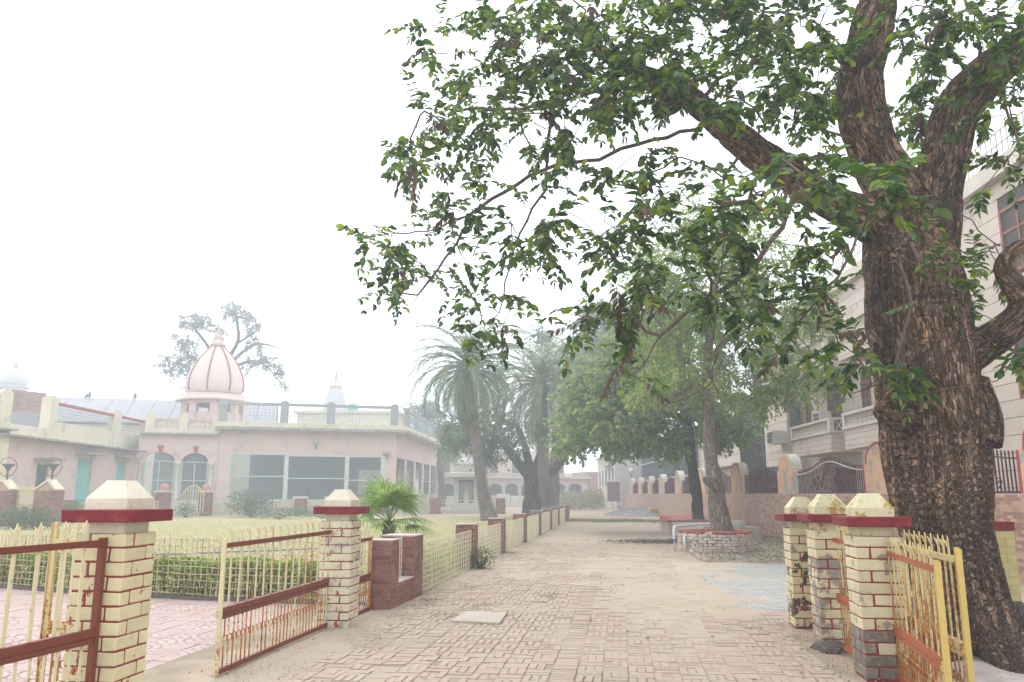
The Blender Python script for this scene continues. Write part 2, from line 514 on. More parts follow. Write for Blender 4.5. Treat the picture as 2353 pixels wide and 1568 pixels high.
for k, (hid, d, p, j) in enumerate(keep):
    mt_ = M_pavpink if j < 4 else M_pav
    zz = .040 + random.uniform(-.002, .002)
    if k < 300:
        o = link("paver", pme if mt_ is M_pav else pme, None, pav, (p.x, p.y, zz - .015), (0, 0, RZ + random.uniform(-.01, .01)))
        if not pme.materials: pme.materials.append(M_pav)
        if mt_ is M_pavpink:
            o.material_slots[0].link = 'OBJECT'; o.material_slots[0].material = M_pavpink
    else:
        q = MB().box(-.094, .094, -.044, .044, -.03, 0); q.xf(Matrix.Translation((p.x, p.y, zz)) @ Matrix.Rotation(RZ, 4, 'Z'))
        mbj.add(q.v, q.f)
part("paver_field", mbj, M_pav, pav, kind="stuff")

# ---- concrete slab cover in the lane
M_conc = weathered("concrete", (.40, .37, .33), (.33, .30, .27), 2.5, (.25, .23, .20), bump=.4)
mb = MB(); mb.prism([tuple(p + Vector((0, 0, .02))) for p in SLAB], (0, 0, .035))
single("slab_cover", mb, weathered("slab_concrete", (.47, .41, .35), (.41, .35, .29), 3, bump=.4), "flat pale concrete slab lying on the brick lane", "slab")
# ================================================================== PAINTED GATE POSTS
def paint_brick(name, base, red, grey, peel, gpeel, dirt):
    m = Mat(name, .7, .3)
    n1, n2, n3, n4 = m.noise(9, 6, .75), m.noise(5, 6, .7, off=(4, 2, 7)), m.noise(45, 3, .6), m.noise(2.2, 5, .7, off=(9, 1, 3))
    c_ = m.mix(m.ramp(n4, .4, .7), base, tuple(q * .82 for q in base))
    c_ = m.hsv(c_, val=m.ramp(m.rnd_obj(), 0, 1, .93, 1.06))
    c_ = m.mix(m.ramp(n2, gpeel, gpeel + .03), c_, grey)
    c_ = m.mix(m.ramp(n1, peel, peel + .02), c_, red)
    c_ = m.mix(m.ramp(n3, .66, .8), c_, dirt)
    m.color(c_).bump(m.math('SUBTRACT', m.math('MULTIPLY', n3, .4), m.ramp(n2, gpeel, gpeel + .03)), .5, .004)
    return m.m
CREAM, YEL = (.70, .64, .38), (.66, .56, .26)
M_pb_cream = paint_brick("painted_brick_cream", (.69, .61, .37), (.33, .045, .04), (.42, .37, .28), .615, .66, (.40, .34, .2))
M_pb_worn = paint_brick("painted_brick_worn", (.67, .62, .44), (.36, .05, .04), (.36, .33, .30), .59, .56, (.42, .36, .24))
M_pb_yel = paint_brick("painted_brick_yellow", (.65, .58, .38), (.30, .05, .04), (.30, .26, .21), .64, .585, (.33, .25, .12))
M_redjoint = weathered("red_joint", (.30, .035, .03), (.22, .03, .03), 9, rough=.6)
M_redslab = weathered("red_slab", (.205, .014, .020), (.155, .011, .016), 6, (.27, .05, .045), rough=.6, bump=.2)
M_cream = weathered("cream_paint", (.73, .68, .53), (.66, .60, .45), 4, (.50, .42, .26), rough=.7, bump=.25, lo3=.6, hi3=.75)
M_lichen = weathered("lichen_paint", (.70, .64, .43), (.60, .53, .32), 5, (.42, .26, .05), rough=.75, bump=.35, lo3=.54, hi3=.6)
M_stone = weathered("rough_stone", (.16, .135, .115), (.11, .095, .085), 6, (.22, .19, .16), bump=.9, bd=.03)

PW = .40
LB, TB, HB = .274, .112, .094
pb_mes = [bevel_box("brick", LB, TB, HB, random.uniform(.004, .009), .0035) for _ in range(6)]
for q_ in pb_mes: q_.materials.append(M_pb_cream)
def gate_post(corner, label, h, mt, cap_mt, group, lift=0.0, mt_low=None, lowz=0.0):
    """corner: lane-side front corner on the ground; the post stands to the right (side=+1) or left (-1) of it"""
    side, cx = corner
    ctr = cx + NV * (side * PW / 2) + AV * (PW / 2)
    t = thing("gate_post", label, "gate post", (ctr.x, ctr.y, 0), RZ, group)
    hb = PW / 2
    nc = int(round((h - .04) / .1015)); ch = (h - .02) / nc
    part("core", MB().box(-hb + .008, hb - .008, -hb + .008, hb - .008, -.05, h - .006), M_redjoint, t)
    for c in range(nc):
        zc = .02 + (c + .5) * ch
        a, b = hb - TB / 2, hb - LB / 2
        if c % 2: sp = [(-b, -a, 0), (a, -b, 1), (b, a, 0), (-a, b, 1)]
        else: sp = [(b, -a, 0), (a, b, 1), (-b, a, 0), (-a, -b, 1)]
        for (x, y, r) in sp:
            use = mt_low if (mt_low and zc < lowz + random.uniform(-.16, .16)) else mt
            pb_me = random.choice(pb_mes); o = link("brick", pb_me, None, t, (x + random.uniform(-.002, .002), y + random.uniform(-.002, .002), zc), (random.uniform(-.006, .006), random.uniform(-.006, .006), (math.pi / 2 if r else 0) + random.uniform(-.006, .006)))
            o.scale = (1, 1, (ch - .0105) / HB)
            o.material_slots[0].link = 'OBJECT'; o.material_slots[0].material = use
    z = h
    part("neck", MB().box(-.155, .155, -.155, .155, z - .004, z + .085), cap_mt, t)
    me = bevel_box("slab", .56, .56, .09, .008, .004)
    link("slab", me, M_redslab, t, (0, 0, z + .125), (0, 0, random.uniform(-.02, .02)))
    part("cap_block", MB().box(-.17, .17, -.17, .17, z + .168, z + .25), cap_mt, t)
    fr = MB().frustum(0, 0, z + .2505, z + .385, .17, .17, .075, .075)
    part("cap", fr, cap_mt, t)
    return t
GP = "painted brick gate posts"
P1c, P2c = R(-.324, -5.877), R(-.078, -1.585)
R1c, R2c, R3c = R(5.385, -.643), R(5.364, -2.12), R(5.41, -3.53)
gate_post((-1, P1c), "large cream brick gate post with red joints, beside the garden court at lower left", 1.365, M_pb_cream, M_cream, GP)
gate_post((-1, P2c), "peeling cream gate post between the open garden gate and the low brick wall", 1.32, M_pb_worn, M_cream, GP)
gate_post((1, R1c), "farthest of three yellow gate posts in a row, thin black stains on its front", 1.225, M_pb_yel, M_lichen, GP, mt_low=paint_brick("painted_brick_sooty", (.66, .58, .34), (.28, .05, .04), (.055, .045, .035), .62, .535, (.33, .25, .12)), lowz=.85)
gate_post((1, R2c), "middle of three yellow gate posts in a row, broken at its foot", 1.262, M_pb_yel, M_lichen, GP, mt_low=paint_brick("painted_brick_bare", (.62, .55, .34), (.28, .06, .05), (.27, .235, .20), .64, .46, (.30, .23, .13)), lowz=.92)
gate_post((1, R3c), "nearest yellow gate post, bare stone showing on its lower half, next to the big tree", 1.27, M_pb_yel, M_lichen, GP, mt_low=weathered("bare_stone_course", (.22, .185, .15), (.15, .13, .11), 6, (.40, .33, .2), bump=.6, bd=.015, vary=.15), lowz=.42)
# rough footing stones
def rock(name, c, r, mt, label, cat, group=None, sq=.7, seed=0, parent=None):
    bm = bmesh.new(); bmesh.ops.create_icosphere(bm, subdivisions=2, radius=1)
    for v in bm.verts:
        n_ = mnoise.noise(v.co * 1.3 + Vector((seed * 3.1, 0, 0))); v.co *= 1 + .35 * n_
        v.co = Vector((v.co.x * r[0], v.co.y * r[1], v.co.z * r[2]))
    me = bpy.data.meshes.new(name); bm.to_mesh(me); bm.free()
    o = link(name, me, mt, parent, c)
    if label: tag(o, label, cat, group)
    return o
rock("stone", R2c + NV * .1 + AV * .02 + Vector((0, 0, .03)), (.2, .16, .09), M_stone, "rough dark footing stone under the middle yellow post", "stone", seed=2)

# ================================================================== IRON GATES
def iron(name, base, rust, amount, streak=.6, vgrad=None):
    m = Mat(name, .55, .4)
    n1, n2 = m.noise(7, 6, .75, (1, 1, .35)), m.noise(32, 4, .7)
    k = m.math('ADD', m.math('MULTIPLY', n1, streak), m.math('MULTIPLY', n2, 1 - streak))
    if vgrad: k = m.math('ADD', k, m.ramp(m.z(), 0, vgrad, .10, -.03))
    f = m.ramp(k, amount, amount + .05)
    c_ = m.mix(f, base, rust)
    c_ = m.mix(m.ramp(k, amount + .12, amount + .17), c_, (.07, .032, .018))
    c_ = m.hsv(c_, val=m.ramp(n2, .2, .8, .88, 1.1))
    m.color(c_).bump(m.math('SUBTRACT', n2, f), .3, .002)
    return m.m
M_rail = iron("gate_rail", (.175, .036, .016), (.09, .025, .014), .58)
M_rail_or = iron("gate_rail_orange", (.36, .095, .035), (.20, .06, .03), .62)
M_bar = iron("gate_bar", (.69, .60, .37), (.38, .14, .03), .57, .6, 1.2)
M_bar_rust = iron("gate_bar_rusty", (.66, .53, .27), (.42, .15, .025), .50, .6, 1.2)
M_bar_yel = iron("gate_bar_yellow", (.60, .48, .23), (.36, .13, .022), .505, .6, 1.2)
M_post_yel = iron("gate_stile_yellow", (.60, .43, .13), (.30, .12, .03), .59, .6)

def picket_mesh(name, h, wd, th, tip=True):
    mb = MB().box(-wd / 2, wd / 2, -th / 2, th / 2, 0, h)
    if tip:      # three pronged spear head
        w2 = wd * .42
        mb.prism([(-w2, -th / 2, h), (w2, -th / 2, h), (w2 * .9, -th / 2, h + .02), (0, -th / 2, h + .055), (-w2 * .9, -th / 2, h + .02)], (0, th, 0))
        for sg in (-1, 1):
            mb.prism([(sg * wd * .5, -th / 2, h - .035), (sg * (wd * .5 + .016), -th / 2 - .01, h + .0), (sg * (wd * .5 + .026), -th / 2 - .016, h + .028), (sg * wd * .42, -th / 2, h + .005)], (0, th * .8, 0))
    return mb.mesh(name)
def ring_mesh(name, rx, rz, r):
    mb = MB(); n = 12
    pts = [(rx * math.cos(2 * math.pi * k / n), 0, rz * math.sin(2 * math.pi * k / n)) for k in range(n + 1)]
    mb.tube(pts, r, 5, False); return mb.mesh(name)
def gate_leaf(name, label, hinge, free, ztop, zmid, zbot, nup, nlow, mrail, mbar, mlow, mstile, group, wd=.026, over=.07, stile_h=None, side_stile=True, double_mid=True, sag=0.0, bent=0.0, hinge_stile=True):
    d = Vector((free.x - hinge.x, free.y - hinge.y, 0)); L_ = d.length
    rz = math.atan2(d.y, d.x)
    t = thing(name, label, "gate", (hinge.x, hinge.y, 0), rz, group)
    sh = stile_h or ztop + .03
    # rails
    part("top_rail", MB().box(.02, L_ - .02, -.018, .018, ztop - .045, ztop), mrail, t)
    part("middle_rail", MB().box(.02, L_ - .02, -.022, .022, zmid - .03, zmid + .025), mrail, t)
    if double_mid: part("middle_rail", MB().box(.02, L_ - .02, -.016, .016, zmid - .075, zmid - .037), mrail, t)
    part("bottom_rail", MB().box(.02, L_ - .02, -.02, .02, zbot, zbot + .045), mrail, t)
    if hinge_stile:
        part("hinge_stile", MB().box(-.022, .018, -.024, .024, zbot - .02, sh), mrail, t)
    if side_stile:
        part("stile", MB().box(L_ - .018, L_ + .022, -.014, .014, zbot - .06, sh + .01).box(L_ + .0221, L_ + .028, -.014, .026, zbot - .06, sh + .0), mstile, t)
        part("latch_plate", MB().box(L_ - .05, L_ + .045, -.022, -.0145, zmid - .06, zmid + .01).box(L_ + .0, L_ + .02, -.036, -.022, zmid - .04, zmid - .02), mstile, t)
    ph = ztop - zmid + over
    pm = picket_mesh("picket", ph, wd, .008)
    for k in range(nup):
        x = .06 + (L_ - .12) * (k + .5) / nup
        o = link("picket", pm, mbar if k % 3 else mlow, t, (x + random.uniform(-.004, .004), -.004, zmid + .02), (random.uniform(-.012, .012), random.uniform(-.008, .008) + bent * random.uniform(-1, 1), 0))
        o.material_slots[0].link = 'OBJECT'; o.material_slots[0].material = mbar if random.random() < .75 else mlow
    lm = picket_mesh("bar", zmid - .07 - zbot - .03, wd * .72, .007, False)
    for k in range(nlow):
        x = .05 + (L_ - .1) * (k + .5) / nlow
        o = link("bar", lm, mlow, t, (x + random.uniform(-.003, .003), 0, zbot + .035), (random.uniform(-.008, .008), random.uniform(-.01, .01), 0))
        o.material_slots[0].link = 'OBJECT'; o.material_slots[0].material = mlow if random.random() < .6 else mbar
    rm = ring_mesh("ring", (L_ - .1) / nlow * .52, .032, .0055)
    for k in range(nlow - 1):
        x = .05 + (L_ - .1) * (k + 1) / nlow
        link("ring", rm, mbar if False else mlow, t, (x, -.014, zbot + .045 + (zmid - zbot) * .44), (0, 0, 0))
    return t
GG = "iron picket gates"
# big leaf hung on the peeling cream post, swung open along the lane
gate_leaf("gate_leaf", "open cream picket gate with brown rails, rust streaked lower bars, beside the peeling post", Vector((-2.26, 10.42, 0)), Vector((-2.66, 7.60, 0)), 1.20, .60, .05, 15, 31, M_rail, M_bar, M_bar_rust, M_bar, GG, stile_h=1.235)
# leaf hung on the large left post
gate_leaf("gate_leaf", "cream picket gate with dark brown rails at the left edge, before the large post", Vector((-2.985, 5.98, 0)), Vector((-3.42, 4.30, 0)), 1.32, .68, .05, 8, 15, M_rail, M_bar, M_bar, M_bar, GG, wd=.03, stile_h=1.335)
# narrow leaf folded behind the large left post
gate_leaf("gate_leaf", "narrow cream gate leaf seen edge-on beside the left side of the large post", Vector((-3.27, 6.42, 0)), Vector((-3.62, 6.50, 0)), 1.30, .66, .05, 3, 4, M_bar_rust, M_bar, M_bar_rust, M_bar_rust, GG, stile_h=1.42)
# narrow leaf between the peeling post and the brick wall
gate_leaf("gate_leaf", "narrow rusty orange gate leaf closing the gap between peeling post and low brick wall", R(-.30, -1.16), R(-.30, -.04), 1.04, .52, .04, 6, 12, M_rail, M_bar, M_bar_rust, M_bar_rust, GG, stile_h=1.05)
# right side: closed leaves between the yellow posts, open leaf in front of the tree
gate_leaf("gate_leaf", "narrow yellow gate leaf closing the gap between the farthest two yellow posts", R(5.60, -1.72), R(5.60, -.66), 1.16, .58, .05, 8, 13, M_rail_or, M_bar_yel, M_bar_yel, M_rail_or, GG, side_stile=False)
gate_leaf("gate_leaf", "narrow yellow gate leaf between the middle and nearest yellow posts", R(5.56, -3.13), R(5.56, -2.13), 1.18, .58, .05, 8, 13, M_rail_or, M_bar_yel, M_bar_yel, M_rail_or, GG, side_stile=False)
gl = gate_leaf("gate_leaf", "open yellow picket gate with orange rails standing before the big tree trunk", Vector((3.47, 7.62, 0)), Vector((3.06, 5.95, 0)), 1.135, .475, .04, 10, 19, M_rail_or, M_bar_yel, M_bar_yel, M_post_yel, GG, wd=.044, over=.06, stile_h=1.17, bent=.03)
gate_leaf("gate_leaf", "second yellow picket leaf folded against the tree, behind the open yellow gate", Vector((3.60, 7.58, 0)), Vector((3.30, 6.10, 0)), 1.19, .55, .05, 9, 14, M_bar_yel, M_bar_yel, M_bar_yel, M_post_yel, GG, wd=.034, over=.07, stile_h=1.25, bent=.02)

# ================================================================== LOW BRICK WALL AND GARDEN FENCE
def m_clad(name, obj):
    m = Mat(name, .6, .35)
    r = m.rnd_obj() if obj else m.rnd_isl()
    n1, n2 = m.noise(5, 5, .7), m.noise(40, 3, .6)
    c_ = m.mix(m.ramp(r, .1, .9), (.27, .105, .08), (.155, .06, .05))
    c_ = m.mix(m.ramp(n1, .48, .72), c_, (.33, .185, .15))
    c_ = m.hsv(c_, val=m.ramp(n2, .2, .8, .85, 1.15))
    m.color(c_).bump(n2, .4, .004); return m.m
M_cl1, M_cl = m_clad("clad_brick_single", True), m_clad("clad_brick", False)
M_mortar = weathered("mortar", (.46, .40, .35), (.36, .31, .27), 5)
M_capst = weathered("wall_cap", (.56, .48, .43), (.46, .39, .34), 4)
cl_me = {}
def clad_box(parent, x0, x1, y0, y1, z0, z1, faces, parts, bl=.2, bh=.066, jo=None):
    """core with bricks stuck on the named faces; parent's local frame"""
    part("core", MB().box(x0, x1, y0, y1, z0, z1), M_mortar, parent)
    nr = max(1, int(round((z1 - z0) / bh))); rh = (z1 - z0) / nr
    for f in faces:
        a0, a1 = (x0, x1) if f in "fb" else (y0, y1)
        W = a1 - a0
        for r in range(nr):
            x = a0 - (bl / 2 if r % 2 else 0) + .0
            while x < a1 - .004:
                b0, b1 = max(x, a0) + .0035, min(x + bl, a1) - .0035; x += bl
                if b1 - b0 < .015: continue
                zc = z0 + (r + .5) * rh; cx_ = (b0 + b1) / 2; ln = b1 - b0; hh = rh - .007; th = .016
                if f == 'f': c0, rot = (cx_, y0 - .001, zc), 0
                elif f == 'b': c0, rot = (cx_, y1 + .001, zc), 0
                elif f == 'r': c0, rot = (x1 + .001, cx_, zc), math.pi / 2
                else: c0, rot = (x0 - .001, cx_, zc), math.pi / 2
                if parts and f in parts:
                    if 'u' not in cl_me: cl_me['u'] = MB().frustum(0, 0, -.5, .5, .5, .5, .5, .5).mesh("brick")
                    o = link("brick", cl_me['u'], M_cl1, parent, c0, (0, 0, rot)); o.scale = (ln, th, hh)
                else:
                    q = MB().box(-ln / 2, ln / 2, -th / 2, th / 2, -hh / 2, hh / 2).xf(Matrix.Translation(c0) @ Matrix.Rotation(rot, 4, 'Z'))
                    jo.add(q.v, q.f)
lw = thing("low_brick_wall", "low red brick wall with a notch, between rusty gate leaf and garden fence", "wall", tuple(R(0, 0)), RZ)
jo = MB()
clad_box(lw, -.34, -.01, 0.01, .40, -.03, .98, "frlb", "fr", jo=jo)
clad_box(lw, -.34, -.01, .40, 1.30, -.03, .36, "rl", "r", jo=jo)
clad_box(lw, -.55, -.01, 1.30, 1.85, -.03, .98, "frlb", "fr", jo=jo)
part("brick_facing", jo, M_cl, lw, kind="stuff")
part("coping", MB().box(-.345, .0, .003, .403, .98, .998).box(-.34, -.0, .40, 1.30, .36, .372).box(-.555, .0, 1.297, 1.855, .98, .998), M_capst, lw)
def rods(mb, x0, x1, z0, z1, nx, nz, r=.006, jit=.004, y=0.0):
    for k in range(nx):
        x = x0 + (x1 - x0) * (k + .5) / nx
        mb.bar((x + random.uniform(-jit, jit), y + random.uniform(-jit, jit), z0), (x + random.uniform(-jit, jit), y + random.uniform(-jit, jit), z1), r * 2)
    for k in range(nz):
        z = z0 + (z1 - z0) * (k + .3) / (nz - .4)
        n_ = max(1, int((x1 - x0) / .5)); pv = None
        for q in range(n_ + 1):
            x = x0 + (x1 - x0) * q / n_; p = Vector((x, y + .012 + random.uniform(-jit, jit), z + random.uniform(-jit, jit)))
            if pv is not None: mb.bar(pv, p, r * 2.1)
            pv = p
    return mb
M_rod = iron("fence_rod", (.70, .645, .47), (.33, .13, .05), .60)
M_rod_rust = iron("fence_rod_rusty", (.56, .46, .30), (.22, .09, .05), .50)
mb = rods(MB(), .42, 1.28, .37, .98, 8, 6)
mb.xf(Matrix.Rotation(math.pi / 2, 4, 'Z')); mb.v = [(x - .2, y, z) for x, y, z in mb.v]
part("rods", mb, M_rod, lw)

ords = ["first", "second", "third", "fourth", "fifth", "sixth", "seventh", "eighth"]
tpos = [6.55, 11.0, 16.2, 21.3, 26.45, 31.1, 36.4, 39.3]
prev = 1.87
for k, tp in enumerate(tpos):
    lab = f"{ords[k]} red brick fence pillar along the lane, counting from the low brick wall"
    pl = thing("fence_pillar", lab, "fence pillar", tuple(R(-.42, tp)), RZ, "brick pillars of the lane fence")
    jo = MB()
    clad_box(pl, 0, .42, 0, .42, -.03, .95 + random.uniform(-.02, .02), "frlb", "fr" if k < 3 else "", jo=jo)
    part("brick_facing", jo, M_cl, pl, kind="stuff")
    part("coping", MB().box(-.006, .426, -.006, .426, .97, .985), M_capst, pl)
    if k < 7:
        pn = thing("fence_panel", f"cream rod fence panel ending at the {ords[k]} brick fence pillar along the lane", "fence panel", tuple(R(-.06, prev)), RZ + math.pi / 2, "rod panels of the lane fence")
        L_ = tp - prev - .01
        part("rods", rods(MB(), .01, L_, .03, .86, int(L_ / .1), 9, .0048 + .0003 * k, .008), M_rod, pn)
    prev = tp + .43

# hedge fence behind the court
def along(pts, d):
    for a, b in zip(pts, pts[1:]):
        l = (b - a).length
        if d <= l: return a + (b - a) * (d / l), (b - a).normalized()
        d -= l
    return pts[-1], (pts[-1] - pts[-2]).normalized()
HL = [R(-.36, .55), R(-3.0, .82), R(-5.4, 1.25), R(-7.8, 2.0), R(-10.5, 3.1)]
for i, (a, b) in enumerate(zip(HL, HL[1:])):
    d = b - a; L_ = d.length
    nm = ["right of the large post behind the open gate", "behind and right of the large left post", "just left of the large left post", "at the picture's left edge"][i]
    pn = thing("fence_panel", f"rusty rod fence panel before the hedge, {nm}", "fence panel", (a.x, a.y, 0), math.atan2(d.y, d.x), "rod panels before the hedge")
    part("rods", rods(MB(), 0, L_, .06, .95, int(L_ / .105), 9, .0048, .010), M_rod_rust, pn)
    part("kerb", MB().box(0, L_, -.06, .10, 0, .055), M_stone, pn)
# ================================================================== FOLIAGE TOOLS
def leaf_mat(name, cols, trans=.35, rough=.42, obj=False, spec=.45):
    m = Mat(name, rough, spec)
    r = m.rnd_obj() if obj else m.rnd_isl()
    rp = N(m.nt, "ShaderNodeValToRGB"); e = rp.color_ramp.elements
    e[0].position, e[0].color = 0, cols[0] + (1,); e[1].position, e[1].color = 1, cols[-1] + (1,)
    for i, c in enumerate(cols[1:-1]):
        q = e.new((i + 1) / (len(cols) - 1)); q.color = c + (1,)
    m.L(r, rp.inputs[0])
    n1 = m.noise(1.1, 3, .5)
    col = m.hsv(rp.outputs[0], val=m.ramp(n1, .3, .7, .75, 1.25))
    m.color(col)
    tr = N(m.nt, "ShaderNodeBsdfTranslucent"); m.L(m.hsv(col, hue=.485, sat=1.15, val=1.35), tr.inputs[0])
    mx = N(m.nt, "ShaderNodeMixShader"); mx.inputs[0].default_value = trans
    m.L(m.b.outputs[0], mx.inputs[1]); m.L(tr.outputs[0], mx.inputs[2]); m.L(mx.outputs[0], m.out.inputs[0])
    return m.m
LEAF5 = np.array([(0, 0, 0), (.16, .60, .30), (.48, 1.0, .42), (.80, .58, .22), (1.0, 0, -.10),
                  (.80, -.58, .22), (.48, -1.0, .42), (.16, -.60, .30)], float)      # x along, y across (unit half width), z fold
LEAF5_F = np.array([(0, 4, 3, 2, 1), (0, 7, 6, 5, 4)])
LEAF4 = np.array([(0, 0, 0), (.45, 1, .2), (1, 0, -.1), (.45, -1, .2)], float)
LEAF4_F = np.array([(0, 3, 2, 1)])
def leaves_mesh(name, pos, axis, nrm, length, width, shape=LEAF5, faces=LEAF5_F):
    """one mesh of many leaves. pos/axis/nrm (N,3)"""
    pos, axis, nrm = np.asarray(pos, float), np.asarray(axis, float), np.asarray(nrm, float)
    length, width = np.asarray(length, float), np.asarray(width, float)
    axis = axis / np.maximum(np.linalg.norm(axis, axis=1, keepdims=True), 1e-9)
    side = np.cross(nrm, axis); side /= np.maximum(np.linalg.norm(side, axis=1, keepdims=True), 1e-9)
    up = np.cross(axis, side)
    n, k = len(pos), len(shape)
    V = (pos[:, None, :] + axis[:, None, :] * (shape[None, :, 0:1] * length[:, None, None])
         + side[:, None, :] * (shape[None, :, 1:2] * width[:, None, None] * .5)
         + up[:, None, :] * (shape[None, :, 2:3] * width[:, None, None] * .5))
    Fc = (faces[None] + (np.arange(n) * k)[:, None, None]).reshape(-1)
    return np_mesh(name, V.reshape(-1, 3), Fc, faces.shape[1])
def rv(sc=1.0):
    return Vector((random.gauss(0, sc), random.gauss(0, sc), random.gauss(0, sc)))

class Skel:
    """branch skeleton grown towards a set of targets"""
    def __init__(s): s.p, s.par, s.force = [], [], []
    def chain(s, pts, rad=None, parent=-1):
        """pts Vectors; optional forced radii"""
        for i, q in enumerate(pts):
            s.p.append(Vector(q)); s.par.append(parent); s.force.append(rad[i] if rad else 0.0); parent = len(s.p) - 1
        return parent
    def nearest(s, q, pen=0.0):
        A = np.array(s.p); d = np.linalg.norm(A - np.array(q), axis=1)
        if pen: d = d + pen * np.maximum(0, A[:, 2] - q[2] - .2) * 0
        return int(np.argmin(d))
    def grow(s, targets, step=.14, wob=.06, up=.15):
        tg = [Vector(t) for t in targets]; ends = []
        A = np.array(s.p); T = np.array(tg)
        dm = np.sqrt(((T[:, None] - A[None]) ** 2).sum(-1)).min(1)
        for k in np.argsort(dm):
            q = tg[k]; i = s.nearest(q); a = s.p[i]; L_ = (q - a).length
            if L_ < 1e-3: ends.append((i, Vector((0, 0, -1)))); continue
            pr = s.par[i]; d0 = (a - s.p[pr]).normalized() if pr >= 0 else (q - a).normalized()
            c1 = a + d0 * (.28 * L_) + rv(.07 * L_) + Vector((0, 0, up * L_ * .5))
            n = max(2, int(L_ / step)); last = i; pp = a
            for j in range(1, n + 1):
                f = j / n
                x = a * (1 - f) ** 2 + c1 * (2 * f * (1 - f)) + q * f * f
                if j < n: x = x + rv(wob * min(.3, L_) * .35)
                last = s.chain([x], None, last); d0 = x - pp; pp = x
            ends.append((last, d0.normalized()))
        return ends
    def radii(s, tip=.0045, ex=.5):
        n = len(s.p); cnt = [0] * n; ch = [0] * n
        for i in range(n):
            if s.par[i] >= 0: ch[s.par[i]] += 1
        for i in range(n): cnt[i] = 1 if ch[i] == 0 else 0
        for i in range(n - 1, -1, -1):
            if s.par[i] >= 0: cnt[s.par[i]] += cnt[i]
        return [max(tip * max(1, c) ** ex, f) for c, f in zip(cnt, s.force)]
    def tubes(s, r, n=6, skip=lambda i: False):
        """follow chains; each chain one tube"""
        ch = {}
        for i, q in enumerate(s.par): ch.setdefault(q, []).append(i)
        mb = MB(); start = [(i, None) for i in ch.get(-1, [])]
        while start:
            i, pv = start.pop()
            pts, rr = ([s.p[pv]], [min(r[pv], r[i] * 1.15)]) if pv is not None else ([], [])
            while True:
                pts.append(s.p[i]); rr.append(r[i]); kids = ch.get(i, [])
                if not kids: break
                kids = sorted(kids, key=lambda k: -r[k])
                for k in kids[1:]: start.append((k, i))
                i = kids[0]
            if len(pts) > 1:
                mx = max(rr)
                if not skip(mx): mb.tube(pts, rr, n if mx > .02 else (5 if mx > .01 else 3), True)
        return mb

# ================================================================== THE BIG TREE
TY = 9.2
def at(L_): return [P(u, v, y) for (u, v, y, r) in L_], [r for (u, v, y, r) in L_]
trunk_n = [(5.07, -.35, .66), (5.06, 0, .60), (4.98, .40, .50), (4.93, .86, .475), (4.87, 1.34, .52), (4.85, 1.82, .56), (4.86, 2.31, .588), (4.83, 2.82, .583),
           (4.82, 3.33, .57), (4.80, 3.86, .555), (4.77, 4.39, .53), (4.78, 4.85, .43)]
limbs = {
    "M": [(2105, 640, 9.2, .40), (2080, 540, 9.2, .36), (2065, 460, 9.2, .325), (2020, 370, 9.25, .305), (1985, 280, 9.3, .30), (1978, 200, 9.3, .285), (1995, 90, 9.35, .27), (2020, -20, 9.4, .23), (2030, -120, 9.5, .17), (2005, -260, 9.6, .10), (1960, -420, 9.6, .05)],
    "Rr": [(2125, 640, 9.2, .36), (2138, 540, 9.2, .32), (2150, 450, 9.15, .285), (2172, 350, 9.1, .27), (2205, 250, 9.05, .26), (2262, 175, 9, .25), (2335, 115, 8.9, .22), (2430, 30, 8.8, .16), (2520, -90, 8.7, .08)],
    "L": [(2110, 640, 9.2, .33), (2060, 545, 9.15, .30), (1985, 500, 9.1, .255), (1900, 460, 9.0, .22), (1830, 415, 9.0, .205), (1750, 362, 9.0, .19), (1680, 305, 9, .18), (1600, 235, 9.1, .165), (1520, 192, 9.2, .15), (1440, 158, 9.3, .115), (1370, 110, 9.4, .085), (1310, 55, 9.5, .065), (1262, -5, 9.6, .045), (1220, -70, 9.7, .03)],
    "Lo": [(2190, 850, 9.15, .22), (2245, 805, 8.9, .21), (2300, 770, 8.75, .20), (2345, 728, 8.7, .19), (2352, 685, 8.68, .16), (2322, 640, 8.65, .13), (2308, 612, 8.65, .115), (2328, 578, 8.62, .09), (2358, 560, 8.6, .08), (2430, 520, 8.6, .05)],
    "stub1": [(2095, 975, 8.9, .17), (2050, 955, 8.62, .13), (2028, 938, 8.55, .115), (2022, 932, 8.53, .06)],
    "stub2": [(1985, 150, 9.2, .2), (1948, 133, 9.05, .12), (1930, 128, 9.02, .09)],
    "stub3": [(1560, 210, 9.15, .14), (1525, 252, 9.0, .12), (1522, 268, 8.98, .085)],
    "burl": [(2110, 880, 8.75, .2), (2105, 840, 8.72, .16), (2112, 815, 8.72, .12)],
    "bulge": [(2215, 1010, 9.05, .40), (2222, 960, 9.05, .36), (2200, 880, 9.1, .34)],
    "root1": [(2270, 1420, 8.95, .30), (2300, 1490, 8.55, .26), (2325, 1538, 8.15, .17), (2345, 1565, 7.9, .12), (2395, 1620, 7.6, .07)],
    "root2": [(2180, 1430, 8.95, .28), (2160, 1530, 8.55, .2), (2140, 1600, 8.2, .1)],
    "root3": [(2280, 1430, 9.5, .3), (2380, 1490, 9.5, .2), (2440, 1510, 9.6, .1)],
}
tmb = MB()
segs = []      # (a, b, ra, rb, s0, limb axis)
